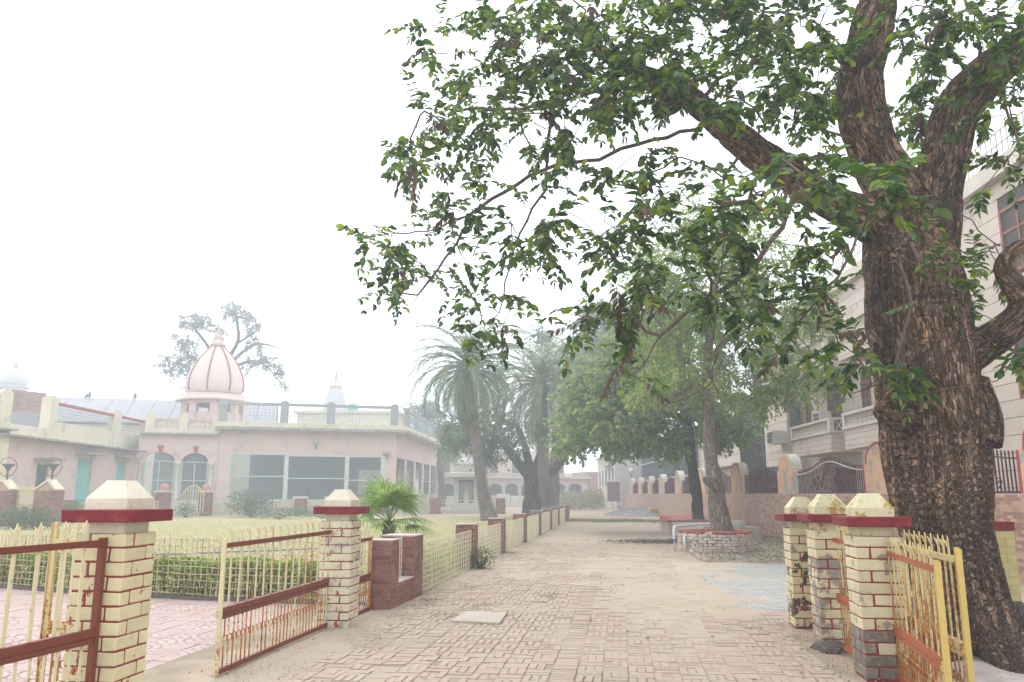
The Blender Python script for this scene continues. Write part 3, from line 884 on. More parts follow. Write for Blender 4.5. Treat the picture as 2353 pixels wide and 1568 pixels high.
def add_limb(pts, rr):
    # resample smoothly
    q, q2 = [], []
    n = len(pts)
    for i in range(n - 1):
        p0, p1, p2, p3 = pts[max(i - 1, 0)], pts[i], pts[i + 1], pts[min(i + 2, n - 1)]
        for k in range(4):
            f = k / 4
            q.append(.5 * ((2 * p1) + (p2 - p0) * f + (2 * p0 - 5 * p1 + 4 * p2 - p3) * f * f + (3 * p1 - p0 - 3 * p2 + p3) * f ** 3))
            q2.append(rr[i] * (1 - f) + rr[i + 1] * f)
    q.append(pts[-1]); q2.append(rr[-1])
    tmb.tube(q, q2, 18)
    s_ = 0; axm = np.array((q[-1] - q[0]).normalized())
    for a, b, r1, r2 in zip(q, q[1:], q2, q2[1:]):
        segs.append((a, b, r1, r2, s_, axm)); s_ += (b - a).length
    return q, q2
tq, tr_ = add_limb([Vector((x, TY, z)) for x, z, r in trunk_n], [r for x, z, r in trunk_n])
LQ = {}
for k, L_ in limbs.items():
    a, b = at(L_); LQ[k] = add_limb(a, b)
bm = bmesh.new()
tm0 = tmb.mesh("trunk_raw"); o0 = bpy.data.objects.new("trunk_raw", tm0); COL.objects.link(o0)
md = o0.modifiers.new("r", 'REMESH'); md.mode = 'VOXEL'; md.voxel_size = .020; md.use_smooth_shade = True
dg = bpy.context.evaluated_depsgraph_get()
tme_ = bpy.data.meshes.new_from_object(o0.evaluated_get(dg)); tme_.name = "trunk"
bpy.data.objects.remove(o0); bpy.data.meshes.remove(tm0)
nv = len(tme_.vertices); co = np.empty(nv * 3, np.float32); tme_.vertices.foreach_get("co", co); co = co.reshape(-1, 3).astype(float)
nm_ = np.empty(nv * 3, np.float32); tme_.vertices.foreach_get("normal", nm_); nm_ = nm_.reshape(-1, 3).astype(float)
# bark coordinates: round the limb and along it
best = np.full(nv, 1e9); bco = np.zeros((nv, 3)); rlen = np.zeros(nv)
for (a, b, r1, r2, s0, axm) in segs:
    A, B = np.array(a), np.array(b); d = B - A; L_ = np.linalg.norm(d); d /= L_
    t_ = np.clip((co - A) @ d, 0, L_); rad = (co - A) - np.outer(t_, d); dist = np.linalg.norm(co - (A + np.outer(t_, d)), axis=1) - (r1 + (r2 - r1) * t_ / L_)
    w_ = rad + np.outer((s0 + t_) * .22, axm); rl_ = np.linalg.norm(rad, axis=1)
    mk = dist < best; best[mk] = dist[mk]; bco[mk] = w_[mk]; rlen[mk] = rl_[mk]
tw = bco.copy()
# real relief: long plates and fissures
disp = np.empty(nv)
for i in range(nv):
    a_, b_, c_ = tw[i]; g = mnoise.noise_vector(Vector(tw[i]) * 6)
    q = Vector((a_ * 12, b_ * 12, c_ * 12)) + g * .6; r1 = abs(mnoise.noise(q) + .45 * mnoise.noise(q * 2.37 + Vector((3.3, 1.7, 2.1))) - .07); q5 = Vector((a_ * 19, b_ * 19, c_ * 24)) + g * 1.0 + Vector((9, 3, 5)); r2 = abs(mnoise.noise(q5) + .4 * mnoise.noise(q5 * 2.1 + Vector((1.3, 5.7, 4.1))) + .06)
    disp[i] = -.034 * max(0, 1 - r1 / .17) ** 1.2 - .016 * max(0, 1 - r2 / .14) + .016 * mnoise.noise(Vector(co[i]) * 4.0) + .045 * mnoise.noise(Vector(co[i]) * 1.5)
thin = np.clip((rlen - .03) / .15, .1, 1)
co2 = co + nm_ * (disp * thin)[:, None]
tme_.vertices.foreach_set("co", co2.astype(np.float32).ravel())
at_ = tme_.attributes.new("bark", 'FLOAT_VECTOR', 'POINT'); at_.data.foreach_set("vector", tw.astype(np.float32).ravel())
tme_.update()
def bark_mat(name, attr, plate=(.25, .165, .11), dark=(.022, .016, .014), tint=(.125, .09, .07), sc=(11, 11, 3.2), bd=.03):
    m = Mat(name, .92, .15)
    if attr:
        a = N(m.nt, "ShaderNodeAttribute"); a.attribute_name = attr; m.co = a.outputs["Vector"]
    wn_ = N(m.nt, "ShaderNodeTexNoise"); wn_.inputs["Scale"].default_value = 7; wn_.inputs["Detail"].default_value = 4; m.L(m.mapped((1, 1, .6)), wn_.inputs["Vector"])
    vm = N(m.nt, "ShaderNodeVectorMath", operation='MULTIPLY_ADD'); vm.inputs[1].default_value = (.06, .06, .06) if attr else (.10, .10, .16)
    m.L(wn_.outputs["Color"], vm.inputs[0]); m.L(m.co, vm.inputs[2])
    def ridge(scale, sc_, off, lv_=.53):
        n_ = N(m.nt, "ShaderNodeTexNoise"); n_.inputs["Scale"].default_value = scale; n_.inputs["Detail"].default_value = 6; n_.inputs["Roughness"].default_value = .68; n_.inputs["Distortion"].default_value = 1.1
        m.L(m.mapped(sc_, vm.outputs[0], off), n_.inputs["Vector"]); return m.math('ABSOLUTE', m.math('SUBTRACT', n_.outputs["Fac"], lv_), 0)
    e1, e2 = ridge(1.0, tuple(q * k for q, k in zip(sc, (1.1, 1.1, 1.1 if attr else .8))), (3, 1, 2)), ridge(1.0, tuple(q * k for q, k in zip(sc, (2, 2, 2.4) if attr else (1.5, 1.5, 1.9))), (7, 4, 1), .47)
    n1, n2, n3 = m.noise(1.4, 5, .65), m.noise(60, 4, .7, (1, 1, 1) if attr else (1, 1, .35)), m.noise(6, 5, .7, (1, 1, 1) if attr else (1, 1, .5))
    f1, f2 = m.ramp(e1, .0, .075), m.ramp(e2, .0, .06)
    c_ = m.mix(m.ramp(n1, .42, .56), plate, tint)
    c_ = m.mix(m.ramp(n3, .50, .75), c_, tuple(min(1, q * 1.55) for q in plate))
    c_ = m.hsv(c_, val=m.ramp(n2, .25, .75, .55, 1.35))
    c_ = m.mix(m.ramp(f2, 0, 1, .35, 1), dark, c_)
    c_ = m.mix(m.ramp(f1, 0, 1, .12, 1), dark, c_)
    m.color(c_)
    h = m.math('ADD', m.math('MULTIPLY', f1, 1.0), m.math('ADD', m.math('MULTIPLY', f2, .45), m.math('MULTIPLY', n2, .35)))
    m.bump(h, 1.0, bd)
    return m.m
M_bark = bark_mat("bark", "bark", (.50, .315, .20), (.05, .034, .027), (.27, .185, .135), (11, 11, 11))
M_twig = weathered("twig_bark", (.17, .115, .09), (.11, .08, .065), 6, (.24, .17, .12), bump=.5)
tree = thing("big_tree", "huge old tree with fissured brown trunk and drooping leafy branches over the lane", "tree", (5.0, 9.2, 0))
link("trunk", tme_, M_bark, tree, world=True, smooth=True)

sk = Skel()
roots = {}
for k in ("M", "Rr", "L", "Lo"):
    q, q2 = LQ[k]; sk.chain(q[4:], None)
traced = [
    [(1640, 275, 9.05), (1594, 298, 9.15), (1500, 322, 9.3), (1426, 346, 9.4), (1376, 366, 9.5), (1297, 376, 9.7), (1249, 390, 9.8), (1160, 440, 10), (1075, 494, 10.2), (1006, 525, 10.4), (910, 538, 10.7), (866, 519, 10.8)],
    [(1400, 135, 9.35), (1330, 190, 9.5), (1262, 290, 9.6), (1258, 370, 9.6), (1256, 435, 9.6), (1224, 479, 9.7), (1184, 563, 9.8), (1162, 650, 9.9), (1150, 721, 9.9)],
    [(1687, 375, 8.9), (1665, 404, 8.8), (1658, 492, 8.75), (1660, 565, 8.7), (1658, 617, 8.7), (1647, 672, 8.7), (1643, 745, 8.65), (1645, 811, 8.6), (1634, 881, 8.6), (1576, 913, 8.55), (1530, 931, 8.5)],
    [(1634, 870, 8.6), (1652, 900, 8.55), (1645, 930, 8.5), (1618, 950, 8.45)],
    [(1078, 510, 10.2), (1050, 560, 10.2), (1019, 594, 10.2), (985, 650, 10.3), (940, 705, 10.3)],
    [(1990, 500, 8.95), (1955, 580, 8.7), (1925, 640, 8.6), (1860, 705, 8.5), (1795, 800, 8.4), (1740, 868, 8.3)],
    [(2095, 560, 8.75), (2120, 620, 8.45), (2070, 590, 8.5), (2095, 700, 8.4)],
    [(1830, 430, 8.8), (1800, 520, 8.6), (1745, 590, 8.5), (1690, 650, 8.45), (1600, 705, 8.4), (1520, 770, 8.4), (1470, 850, 8.4)],
    [(2190, 560, 9.0), (2245, 600, 8.9), (2290, 560, 8.8), (2353, 590, 8.7)],
    [(2180, 480, 9.0), (2230, 510, 8.9), (2280, 560, 8.8), (2300, 600, 8.7)],
    [(1365, 108, 9.4), (1340, 60, 9.3), (1345, 20, 9.3), (1300, -20, 9.3)],
    [(1480, 175, 9.2), (1380, 205, 9.2), (1290, 235, 9.3), (1200, 250, 9.5), (1110, 250, 9.7), (1000, 260, 9.9)],
    [(2030, 940, 8.6), (2120, 905, 8.5), (2200, 895, 8.4), (2262, 882, 8.35), (2290, 878, 8.3)],
    [(2020, 880, 8.5), (1960, 905, 8.3), (1900, 880, 8.2)],
    [(1700, 330, 8.9), (1760, 300, 8.7), (1740, 250, 8.6), (1700, 225, 8.6), (1640, 215, 8.6)],
    [(2290, 130, 8.9), (2310, 220, 8.7), (2330, 300, 8.6), (2350, 380, 8.6)],
    [(1975, 330, 9.2), (1900, 300, 9.0), (1850, 290, 8.9), (1800, 250, 8.8)],
    [(1600, 240, 9.1), (1650, 180, 9.0), (1720, 150, 8.9), (1800, 110, 8.8)],
]
for L_ in traced:
    pts = [P(u, v, y) for u, v, y in L_]
    i = sk.nearest(pts[0]); q = []
    for a, b in zip(pts, pts[1:]):
        n = max(1, int((b - a).length / .15))
        for k in range(n): q.append(a + (b - a) * ((k + 1) / n) + rv(.012))
    sk.chain([pts[0]] + q, None, i)
clusters = [(1170, 20, 60, 40, 7, 9.5), (1020, 110, 45, 50, 7, 9.8), (1100, 180, 70, 50, 9, 9.6), (1050, 270, 80, 55, 10, 9.8), (985, 330, 50, 45, 8, 10), (945, 385, 40, 22, 7, 10.2),
    (1180, 100, 80, 60, 9, 9.3), (1300, 60, 80, 60, 10, 9.2), (1230, 200, 90, 70, 11, 9.2), (1150, 300, 90, 60, 10, 9.5), (1080, 420, 90, 45, 8, 9.8), (1010, 500, 70, 35, 7, 10),
    (880, 540, 28, 40, 6, 10.5), (930, 600, 45, 35, 7, 10.3), (922, 665, 32, 26, 7, 10.3), (1060, 570, 70, 45, 5, 10), (1020, 650, 60, 40, 5, 10), (1150, 700, 55, 40, 7, 10), (1080, 760, 45, 18, 4, 9.9),
    (1230, 600, 35, 60, 7, 9.5), (1200, 480, 70, 60, 6, 9.4), (1300, 520, 60, 60, 7, 9.0), (1350, 420, 80, 50, 4, 9), (1400, 60, 90, 70, 13, 8.7), (1350, 170, 90, 70, 13, 8.8), (1450, 230, 80, 60, 11, 8.6),
    (1330, 290, 80, 50, 6, 9), (1520, 80, 90, 70, 13, 8.6), (1640, 60, 90, 70, 13, 8.7), (1760, 60, 90, 70, 13, 8.7), (1860, 80, 50, 80, 10, 8.8), (1560, 180, 80, 60, 8, 8.4), (1700, 190, 90, 60, 10, 8.5),
    (1820, 220, 60, 60, 10, 8.6), (1880, 320, 30, 60, 5, 8.8), (1450, 515, 90, 45, 10, 8.6), (1550, 480, 80, 45, 11, 8.2), (1420, 620, 55, 55, 7, 8.8), (1355, 720, 50, 30, 7, 9), (1308, 745, 22, 10, 2, 9),
    (1500, 620, 80, 60, 7, 8.6), (1600, 560, 80, 55, 9, 8.0), (1690, 520, 80, 45, 10, 7.8), (1780, 470, 80, 40, 9, 7.4), (1950, 425, 85, 28, 11, 6.6), (1850, 395, 75, 32, 10, 6.7), (1480, 720, 70, 60, 7, 8.8),
    (1580, 700, 80, 60, 7, 8.6), (1470, 800, 40, 35, 5, 8.8), (1478, 868, 24, 22, 3, 8.8), (1700, 640, 80, 60, 7, 8.2), (1800, 620, 70, 60, 6, 8), (1880, 660, 55, 50, 6, 8.2), (1920, 560, 50, 50, 6, 8.4),
    (1730, 740, 60, 50, 4, 8.4), (1820, 760, 70, 50, 5, 8.2), (1930, 760, 40, 50, 4, 8.2), (1940, 835, 40, 24, 4, 8), (2050, 845, 40, 28, 6, 8.3), (2100, 600, 70, 40, 3, 8.3), (2100, 60, 90, 55, 9, 8.6),
    (2200, 40, 100, 60, 12, 8.5), (2300, 60, 80, 60, 13, 8.4), (2150, 150, 50, 60, 8, 9.7), (2280, 200, 70, 50, 8, 8.4), (2105, 260, 40, 60, 7, 9.9), (2330, 310, 50, 60, 5, 8.6), (2280, 420, 50, 50, 4, 9),
    (2255, 620, 40, 50, 5, 9.2), (2265, 700, 35, 40, 5, 9.3), (2345, 825, 14, 25, 4, 8.3), (2150, 660, 40, 40, 3, 8.4), (1500, 350, 90, 50, 6, 9.0), (1600, 390, 60, 40, 5, 8.8), (1880, 180, 40, 60, 6, 9.5), (1700, 100, 90, 60, 9, 9.6),
    (1450, -80, 120, 60, 10, 9), (1700, -90, 140, 60, 12, 9), (1950, -100, 140, 70, 12, 9), (2250, -90, 150, 60, 12, 8.8), (1800, -260, 250, 90, 16, 9.3), (2200, -260, 220, 90, 14, 9), (2450, 120, 60, 120, 10, 8.6), (2480, 420, 60, 120, 8, 8.8)]
tg = []
for (u, v, su, sv, n, y) in clusters:
    for _ in range(int(round(n * (1.0 if v < 330 else .66)))):
        tg.append(P(u + random.uniform(-1, 1) * su, v + random.uniform(-1, 1) * sv, y + random.gauss(0, .35)))
ends = sk.grow(tg, .13, .3, .1)
rr = sk.radii(.0058, .5)
# twigs carrying leaves
tw_mb = sk.tubes(rr, 7, lambda mx: False)
Lp, La, Ln, Ll, Lw, Lt = [], [], [], [], [], []
def spray(p, d, nt, llen, out, dead=0.0, spread=.75, tl=(.2, .46)):
    for _ in range(nt):
        t = (d * .8 + rv(spread) * .8 + Vector((0, 0, -.18))).normalized(); Lg = random.uniform(*tl); x = Vector(p); pts = [x.copy()]
        withered = random.random() < dead
        ns = random.randint(5, 8); sgn = 1
        pale = random.random()
        for k in range(ns):
            t = (t + Vector((0, 0, -.10)) + rv(.06)).normalized(); x = x + t * (Lg / ns); pts.append(x.copy())
            side = t.cross(Vector((0, 0, 1)))
            side = side.normalized() if side.length > .05 else rv().normalized()
            for sg in ((1, -1) if random.random() < .85 else (random.choice((1, -1)),)):
                ax = (t * .55 + side * sg * .85 + rv(.22) + Vector((0, 0, -.22 if not withered else -1.5))).normalized()
                out.append((x, ax, (Vector((0, 0, 1)) + rv(.42)), llen * random.uniform(.72, 1.15) * (1 - .25 * k / ns), 2 if withered else 1))
        out.append((x, (t + rv(.15)).normalized(), Vector((0, 0, 1)) + rv(.4), llen * random.uniform(.7, 1.0), 2 if withered else 1))
        tw_mb.tube(pts, [.0035] + [.0028] * (len(pts) - 2) + [.0016], 3, False)
lv = []
for (i, d) in ends:
    spray(sk.p[i], d, random.randint(2, 3), random.uniform(.10, .175), lv, .065, tl=(.24, .56))
# the odd bare and withered hanging twig
part("branches", tw_mb, M_twig, tree, world=True, smooth=True)
GREEN = [(.018, .052, .012), (.032, .085, .016), (.050, .118, .020), (.085, .175, .028), (.13, .19, .11), (.15, .25, .035), (.27, .33, .05)]
M_leaf, M_leaf1 = leaf_mat("leaf_green", GREEN, .42, .36), leaf_mat("leaf_green_single", GREEN, .42, .36, obj=True)
M_dead = leaf_mat("leaf_withered", [(.075, .05, .035), (.13, .085, .055), (.20, .14, .09)], .15, .8)
alive = [q for q in lv if q[4] == 1]; dead_ = [q for q in lv if q[4] == 2]
def inview(q):
    x, y, z = q[0]; f = y * _c + (z - CAM_H) * _s; h = -y * _s + (z - CAM_H) * _c
    return f > 0 and abs(x / f) < .62 and abs(h / f) < .41
av = sorted([i for i, q in enumerate(alive) if inview(q)], key=lambda i: (alive[i][0] - cam.location).length)[:300]
avs = set(av)
lme = leaves_mesh("leaf", [(0, 0, 0)], [(1, 0, 0)], [(0, 0, 1)], [1.0], [.56])
for i in av:
    p, ax, nn, ll, _k = alive[i]
    s2 = nn.cross(ax).normalized(); u2 = ax.cross(s2)
    o = link("leaf", lme, M_leaf1, tree); M4 = Matrix((ax, s2, u2)).transposed().to_4x4() @ Matrix.Diagonal((ll, ll, ll, 1)); M4.translation = p - tree.location
    o.matrix_basis = M4
def dump(name, L_, mt, wr):
    me = leaves_mesh(name, [q[0] for q in L_], [q[1] for q in L_], [q[2] for q in L_], [q[3] for q in L_], [q[3] * wr for q in L_])
    return link(name, me, mt, tree, world=True, kind="stuff")
dump("foliage", [q for i, q in enumerate(alive) if i not in avs], M_leaf, .56)
dump("withered_leaves", dead_, M_dead, .42)
print("BIGTREE", nv, len(alive), len(dead_), len(sk.p))
# ================================================================== RIGHT-HAND WALL AND HOUSES
class Fr:
    """a vertical plane on the ground: s along, n out towards the lane, z up"""
    def __init__(s, p0, p1, flip=False):
        s.p = Vector((p0[0], p0[1], 0)); d = Vector((p1[0] - p0[0], p1[1] - p0[1], 0)); s.L = d.length; s.t = d.normalized()
        s.n = Vector((s.t.y, -s.t.x, 0))
        if s.n.dot(-s.p) < 0: s.n = -s.n
        if flip: s.n = -s.n
    def pt(s, a, n=0.0, z=0.0):
        q = s.p + s.t * a + s.n * n; return Vector((q.x, q.y, z))
    def hit(s, u, v, n=0.0):
        d = Vector(ray(u, v)); o = Vector((0, 0, CAM_H)); q0 = s.p + s.n * n
        k = (q0 - o).dot(s.n) / d.dot(s.n); h = o + d * k
        return (h - s.p).dot(s.t), h.z
    def sY(s, y): return (y - s.p.y) / s.t.y
    def box(s, mb, a0, a1, n0, n1, z0, z1):
        c = [s.pt(a0, n0), s.pt(a1, n0), s.pt(a1, n1), s.pt(a0, n1)]
        V = [(q.x, q.y, z0) for q in c] + [(q.x, q.y, z1) for q in c]
        f = [(3, 2, 1, 0), (4, 5, 6, 7), (0, 1, 5, 4), (1, 2, 6, 5), (2, 3, 7, 6), (3, 0, 4, 7)]
        mb.add(V, f); return mb
    def poly(s, mb, pts, n0, n1):
        a = [s.pt(x, n0, z) for x, z in pts]; mb.prism([tuple(q) for q in a], s.n * (n1 - n0)); return mb
    def lattice(s, mb, a0, a1, z0, z1, n, pitch, r, slope=1.7):
        H_ = z1 - z0; W = a1 - a0
        for sg in (1, -1):
            x = -H_ / slope
            while x < W:
                p0, p1 = (x, 0.0), (x + H_ / slope, H_)
                lo = max(0, -p0[0] * slope); hi = min(H_, (W - p0[0]) * slope)
                if hi > lo:
                    xa, xb = x + lo / slope, x + hi / slope
                    if sg < 0: xa, xb = W - xa, W - xb
                    mb.bar(s.pt(a0 + xa, n, z0 + lo), s.pt(a0 + xb, n, z0 + hi), r)
                x += pitch
        return mb
    def mesh(s, mb, a0, a1, z0, z1, n, px, pz, r):
        k = max(1, int((a1 - a0) / px)); q = max(1, int((z1 - z0) / pz))
        for i in range(k + 1): mb.bar(s.pt(a0 + (a1 - a0) * i / k, n, z0), s.pt(a0 + (a1 - a0) * i / k, n, z1), r)
        for i in range(q + 1): mb.bar(s.pt(a0, n + r, z0 + (z1 - z0) * i / q), s.pt(a1, n + r, z0 + (z1 - z0) * i / q), r)
        return mb

fw = Fr((9.09, 6.0), (11.92, 87.3))
def m_tile(name, obj):
    m = Mat(name, .45, .4)
    r = m.rnd_obj() if obj else m.rnd_isl()
    n1, n2 = m.noise(3, 5, .7), m.noise(26, 3, .6)
    c_ = m.mix(m.ramp(r, .45, .75), (.50, .30, .21), (.29, .155, .11))
    c_ = m.mix(m.ramp(n1, .5, .8), c_, (.44, .29, .22))
    c_ = m.hsv(c_, val=m.ramp(n2, .2, .8, .85, 1.15))
    m.color(c_).bump(n2, .25, .003); return m.m
M_t1, M_tj = m_tile("wall_tile_single", True), m_tile("wall_tile", False)
M_grout = weathered("grout", (.60, .55, .50), (.52, .46, .41), 3)
tw_ = thing("tiled_wall", "long low boundary wall faced with brick-pattern tiles, running along the right of the lane", "wall", (9.4, 15, 0))
mb = MB(); fw.box(mb, 0, fw.sY(40), -.25, 0, -.05, 1.65); part("core", mb, M_grout, tw_, True)
m = Mat("wall_tile_far", .6, .3)
bt = N(m.nt, "ShaderNodeTexBrick"); bt.inputs["Scale"].default_value = 1; bt.inputs["Brick Width"].default_value = .2; bt.inputs["Row Height"].default_value = .066; bt.inputs["Mortar Size"].default_value = .006
bt.inputs["Color1"].default_value = (.50, .30, .21, 1); bt.inputs["Color2"].default_value = (.29, .155, .11, 1); bt.inputs["Mortar"].default_value = (.58, .52, .47, 1)
mp = N(m.nt, "ShaderNodeMapping"); mp.inputs["Rotation"].default_value = (0, math.pi / 2, 0)
sp_ = N(m.nt, "ShaderNodeSeparateXYZ"); cb_ = N(m.nt, "ShaderNodeCombineXYZ"); m.L(m.co, sp_.inputs[0]); m.L(sp_.outputs[1], cb_.inputs[0]); m.L(sp_.outputs[2], cb_.inputs[1])
m.L(cb_.outputs[0], bt.inputs["Vector"]); m.color(bt.outputs["Color"])
mb = MB(); fw.box(mb, fw.sY(40), fw.L, -.25, .012, -.05, 1.65); part("far_wall", mb, m.m, tw_, True)
ume = MB().box(-.5, .5, -.5, .5, -.5, .5).mesh("tile")
jo = MB(); npart = 0; nr = 25
rzw = math.atan2(fw.t.y, fw.t.x)
cand = []
for r_ in range(nr):
    k = 0
    while True:
        a = fw.sY(11.5) + k * .2 + (.1 if r_ % 2 else 0); k += 1
        if a > fw.sY(40): break
        c0 = fw.pt(a + .1, .004, .012 + (r_ + .5) * .0652)
        vis = (14.0 < c0.y < 15.6 and c0.z > .55) or (20.2 < c0.y < 22.6 and c0.z > .9)
        cand.append((0 if vis else 1, c0.y, a, c0))
cand.sort(key=lambda q: q[:2])
for i, (vis, y, a, c0) in enumerate(cand):
    if i < 300:
        o = link("tile", ume, M_t1, tw_, tuple(c0 - tw_.location), (0, 0, rzw)); o.scale = (.193, .016, .059)
    else:
        fw.box(jo, a + .0035, a + .1965, -.004, .012, c0.z - .0295, c0.z + .0295)
part("tile_facing", jo, M_tj, tw_, True, kind="stuff")

# ---- arched peach piers standing on the wall, iron grilles between
def m_peach(name, stain):
    m = Mat(name, .85, .2)
    n1, n2, n3 = m.noise(1.1, 6, .7, off=(stain, 0, 0)), m.noise(30, 3, .6), m.noise(3, 5, .6)
    c_ = m.mix(m.ramp(n3, .35, .7), (.66, .41, .27), (.60, .35, .22))
    k = m.ramp(n1, .55, .58)
    c_ = m.mix(k, c_, m.mix(m.ramp(n2, .35, .65), (.42, .40, .37), (.27, .25, .22)))
    m.color(c_).bump(m.math('SUBTRACT', m.math('MULTIPLY', n2, .5), k), .5, .015); return m.m
M_peach = m_peach("peach_plaster", 3.3)
M_white = weathered("whitewash", (.66, .62, .56), (.58, .54, .48), 2.5, (.42, .38, .33), bump=.3)
M_redtrim = weathered("red_trim", (.42, .08, .06), (.34, .06, .05), 5)
M_maroon = weathered("maroon_iron", (.085, .018, .030), (.06, .012, .022), 9, rough=.5, bump=.1)
cY = [13.9, 21.1, 29.3, 36.7, 44.6, 52.5, 59.7, 66.0, 72.5, 79.5]
names = ["peach arched pier at the right edge behind the big tree", "peach arched pier with red rim and large grey stain, just left of the big trunk",
         "peach arched pier with cracked top, third from the right on the tiled wall", "peach arched pier beside the light-barked tree trunk, grey patch in its middle",
         "peach arched pier mostly hidden behind the dark straight tree trunk", "peach arched pier just left of the dark straight tree trunk"]
names += [f"small far peach pier on the tiled wall, {q} from the maroon board" for q in ("fourth", "third", "second", "nearest")]
def prof(w_, z0, zs, zt):
    h = w_ / 2; sh = .16
    pts = [(-h, z0), (-h, zs), (-h + sh, zs + .03)]
    for k in range(0, 13):
        a = math.pi * (1 - k / 12); pts.append(((h - sh - .02) * math.cos(a), zs + .06 + (zt - zs - .06) * math.sin(a) ** .85))
    return pts + [(h - sh, zs + .03), (h, zs), (h, z0)]
for k, y in enumerate(cY):
    w_ = 2.05 if k < 2 else 1.85; a = fw.sY(y)
    t = thing("wall_pier", names[k], "wall pier", tuple(fw.pt(a, -.1, 1.65)), 0, "arched piers on the tiled wall")
    pr = [(a + x, z) for x, z in prof(w_, 1.652, 2.45, 3.02 + random.uniform(-.04, .06))]
    mb = MB(); fw.poly(mb, pr, -.37, .006); part("body", mb, M_peach, t, True)
    mb = MB(); q = pr[2:-2]
    o1 = [(a + (x - a) * 1.03, z + .045) for x, z in q]
    fw.poly(mb, o1[::-1] + q, -.39, -.02); part("barrel_top", mb, M_white, t, True)
    if k in (0, 1, 3):
        mb = MB(); inn = [(a + (x - a) * .93, z - .07) for x, z in q]
        for (p0, p1, i0, i1) in zip(q, q[1:], inn, inn[1:]): fw.poly(mb, [p0, p1, i1, i0], .007, .016)
        for sg in (-1, 1): fw.box(mb, a + sg * w_ / 2 - .03, a + sg * w_ / 2 + .03, .007, .016, 1.66, 2.45)
        part("red_rim", mb, M_redtrim, t, True)
    mb = MB()
    for i in range(4): fw.box(mb, a - w_ / 2 - .012, a - w_ / 2 - .001, -.35, -.01, 1.66 + i * .2, 1.66 + i * .2 + .19)
    part("side_blocks", mb, M_white, t, True)
gl_lab = ["maroon iron grille seen past the right side of the big trunk", "maroon iron grille with central oval, between the stained and cracked piers", "maroon iron grille right of the light-barked tree trunk",
          "maroon grille glimpsed between the two tree trunks", "pale sunlit-looking grille left of the dark tree trunk", "grille before the dark steel-framed building", "second far grille on the tiled wall", "third far grille on the tiled wall", "farthest grille on the tiled wall"]
gl_lab[4] = "maroon grille directly left of the dark straight tree trunk"
for k in range(9):
    a0, a1 = fw.sY(cY[k]) + 1.0, fw.sY(cY[k + 1]) - 1.0; W = a1 - a0
    t = thing("iron_grille", gl_lab[k], "grille", tuple(fw.pt((a0 + a1) / 2, -.15, 1.65)), 0, "iron grilles on the tiled wall")
    def top(x): return 2.30 + .34 * math.exp(-((x - .5) / .24) ** 2)
    nb = int(W / .13) if k < 3 else int(W / .2); jo = MB()
    for i in range(nb):
        f = (i + .5) / nb; b0 = fw.pt(a0 + W * f, -.15, 1.66); b1 = fw.pt(a0 + W * f, -.15, top(f) + .14)
        if k in (0, 1, 2): part("bar", MB().bar(b0, b1, .022), M_maroon, t, True)
        else: jo.bar(b0, b1, .026)
    if jo.v: part("bars", jo, M_maroon, t, True)
    mb = MB().tube([fw.pt(a0 + W * i / 24, -.15, top(i / 24)) for i in range(25)], .018, 6); part("top_rail", mb, M_white if k == 1 else M_maroon, t, True)
    mb = MB(); fw.box(mb, a0, a1, -.175, -.125, 1.655, 1.70); part("bottom_rail", mb, M_maroon, t, True)
    if k < 4:
        mb = MB(); cx_ = (a0 + a1) / 2
        for (rx, rz_) in ((.52, .40), (.36, .28)):
            mb.tube([fw.pt(cx_ + rx * math.cos(q * math.pi / 12), -.13, 2.08 + rz_ * math.sin(q * math.pi / 12)) for q in range(25)], .014, 5, False)
        for sg in (-1, 1):
            for j, (dx, zz, r_) in enumerate(((.75, 1.95, .16), (.95, 2.12, .12), (1.15, 1.9, .18), (1.4, 2.05, .13), (1.6, 1.85, .12))):
                if dx > W / 2 - .1: continue
                mb.tube([fw.pt(cx_ + sg * (dx + r_ * (1 - q / 30) * math.cos(q * .42)), -.13, zz + r_ * (1 - q / 30) * math.sin(q * .42)) for q in range(24)], .012, 5, False)
        part("scrollwork", mb, M_maroon, t, True)

# ---- the beige clad house
M_clad = weathered("stone_cladding", (.64, .545, .475), (.59, .49, .42), .8, (.47, .385, .32), rough=.7, bump=.15, vary=.05, isl=True)
M_trimst = weathered("pale_trim", (.63, .57, .50), (.56, .50, .43), 1.5, bump=.15)
M_wood = weathered("red_wood", (.30, .105, .06), (.23, .08, .05), 4, rough=.5)
m = Mat("window_glass", .08, .5); m.color((.10, .13, .15)); M_glass = m.m
m = Mat("dark_glass", .12, .5); m.color((.05, .06, .07)); M_dglass = m.m
M_shade_int = weathered("shade_interior", (.10, .09, .08), (.07, .06, .06), 2)  # dark colour painted in for the shade inside buildings and behind facings
fh = Fr((12.55, 8.0), (14.0, 42.0))
hs_ = thing("balcony_house", "three-storey beige stone-clad house with carved balconies, behind the tiled wall", "house", (13.5, 25, 0))
sE = fh.sY(42.0)
mb = MB(); fh.box(mb, 0, sE, -9, -.03, 0, 9.9); part("core", mb, M_shade_int, hs_, True)
wins = [(fh.sY(15.5), 1.7, 7.2, 8.9), (fh.sY(19.6), 1.6, 4.05, 5.9), (fh.sY(19.6), 1.6, 7.3, 9.1), (fh.sY(26.6), 2.5, 3.65, 5.9), (fh.sY(26.6), 2.5, 6.95, 9.1), (fh.sY(30.2), .9, 3.9, 5.9), (fh.sY(33.6), 1.7, 3.65, 5.9), (fh.sY(33.6), 1.7, 6.95, 9.1), (fh.sY(37.0), .8, 3.9, 5.9), (fh.sY(13), 1.6, 3.9, 5.8), (fh.sY(26), 2.2, .2, 2.4), (fh.sY(33), 2.2, .2, 2.4)]
mb = MB(); nb = 22; bh = 9.9 / nb
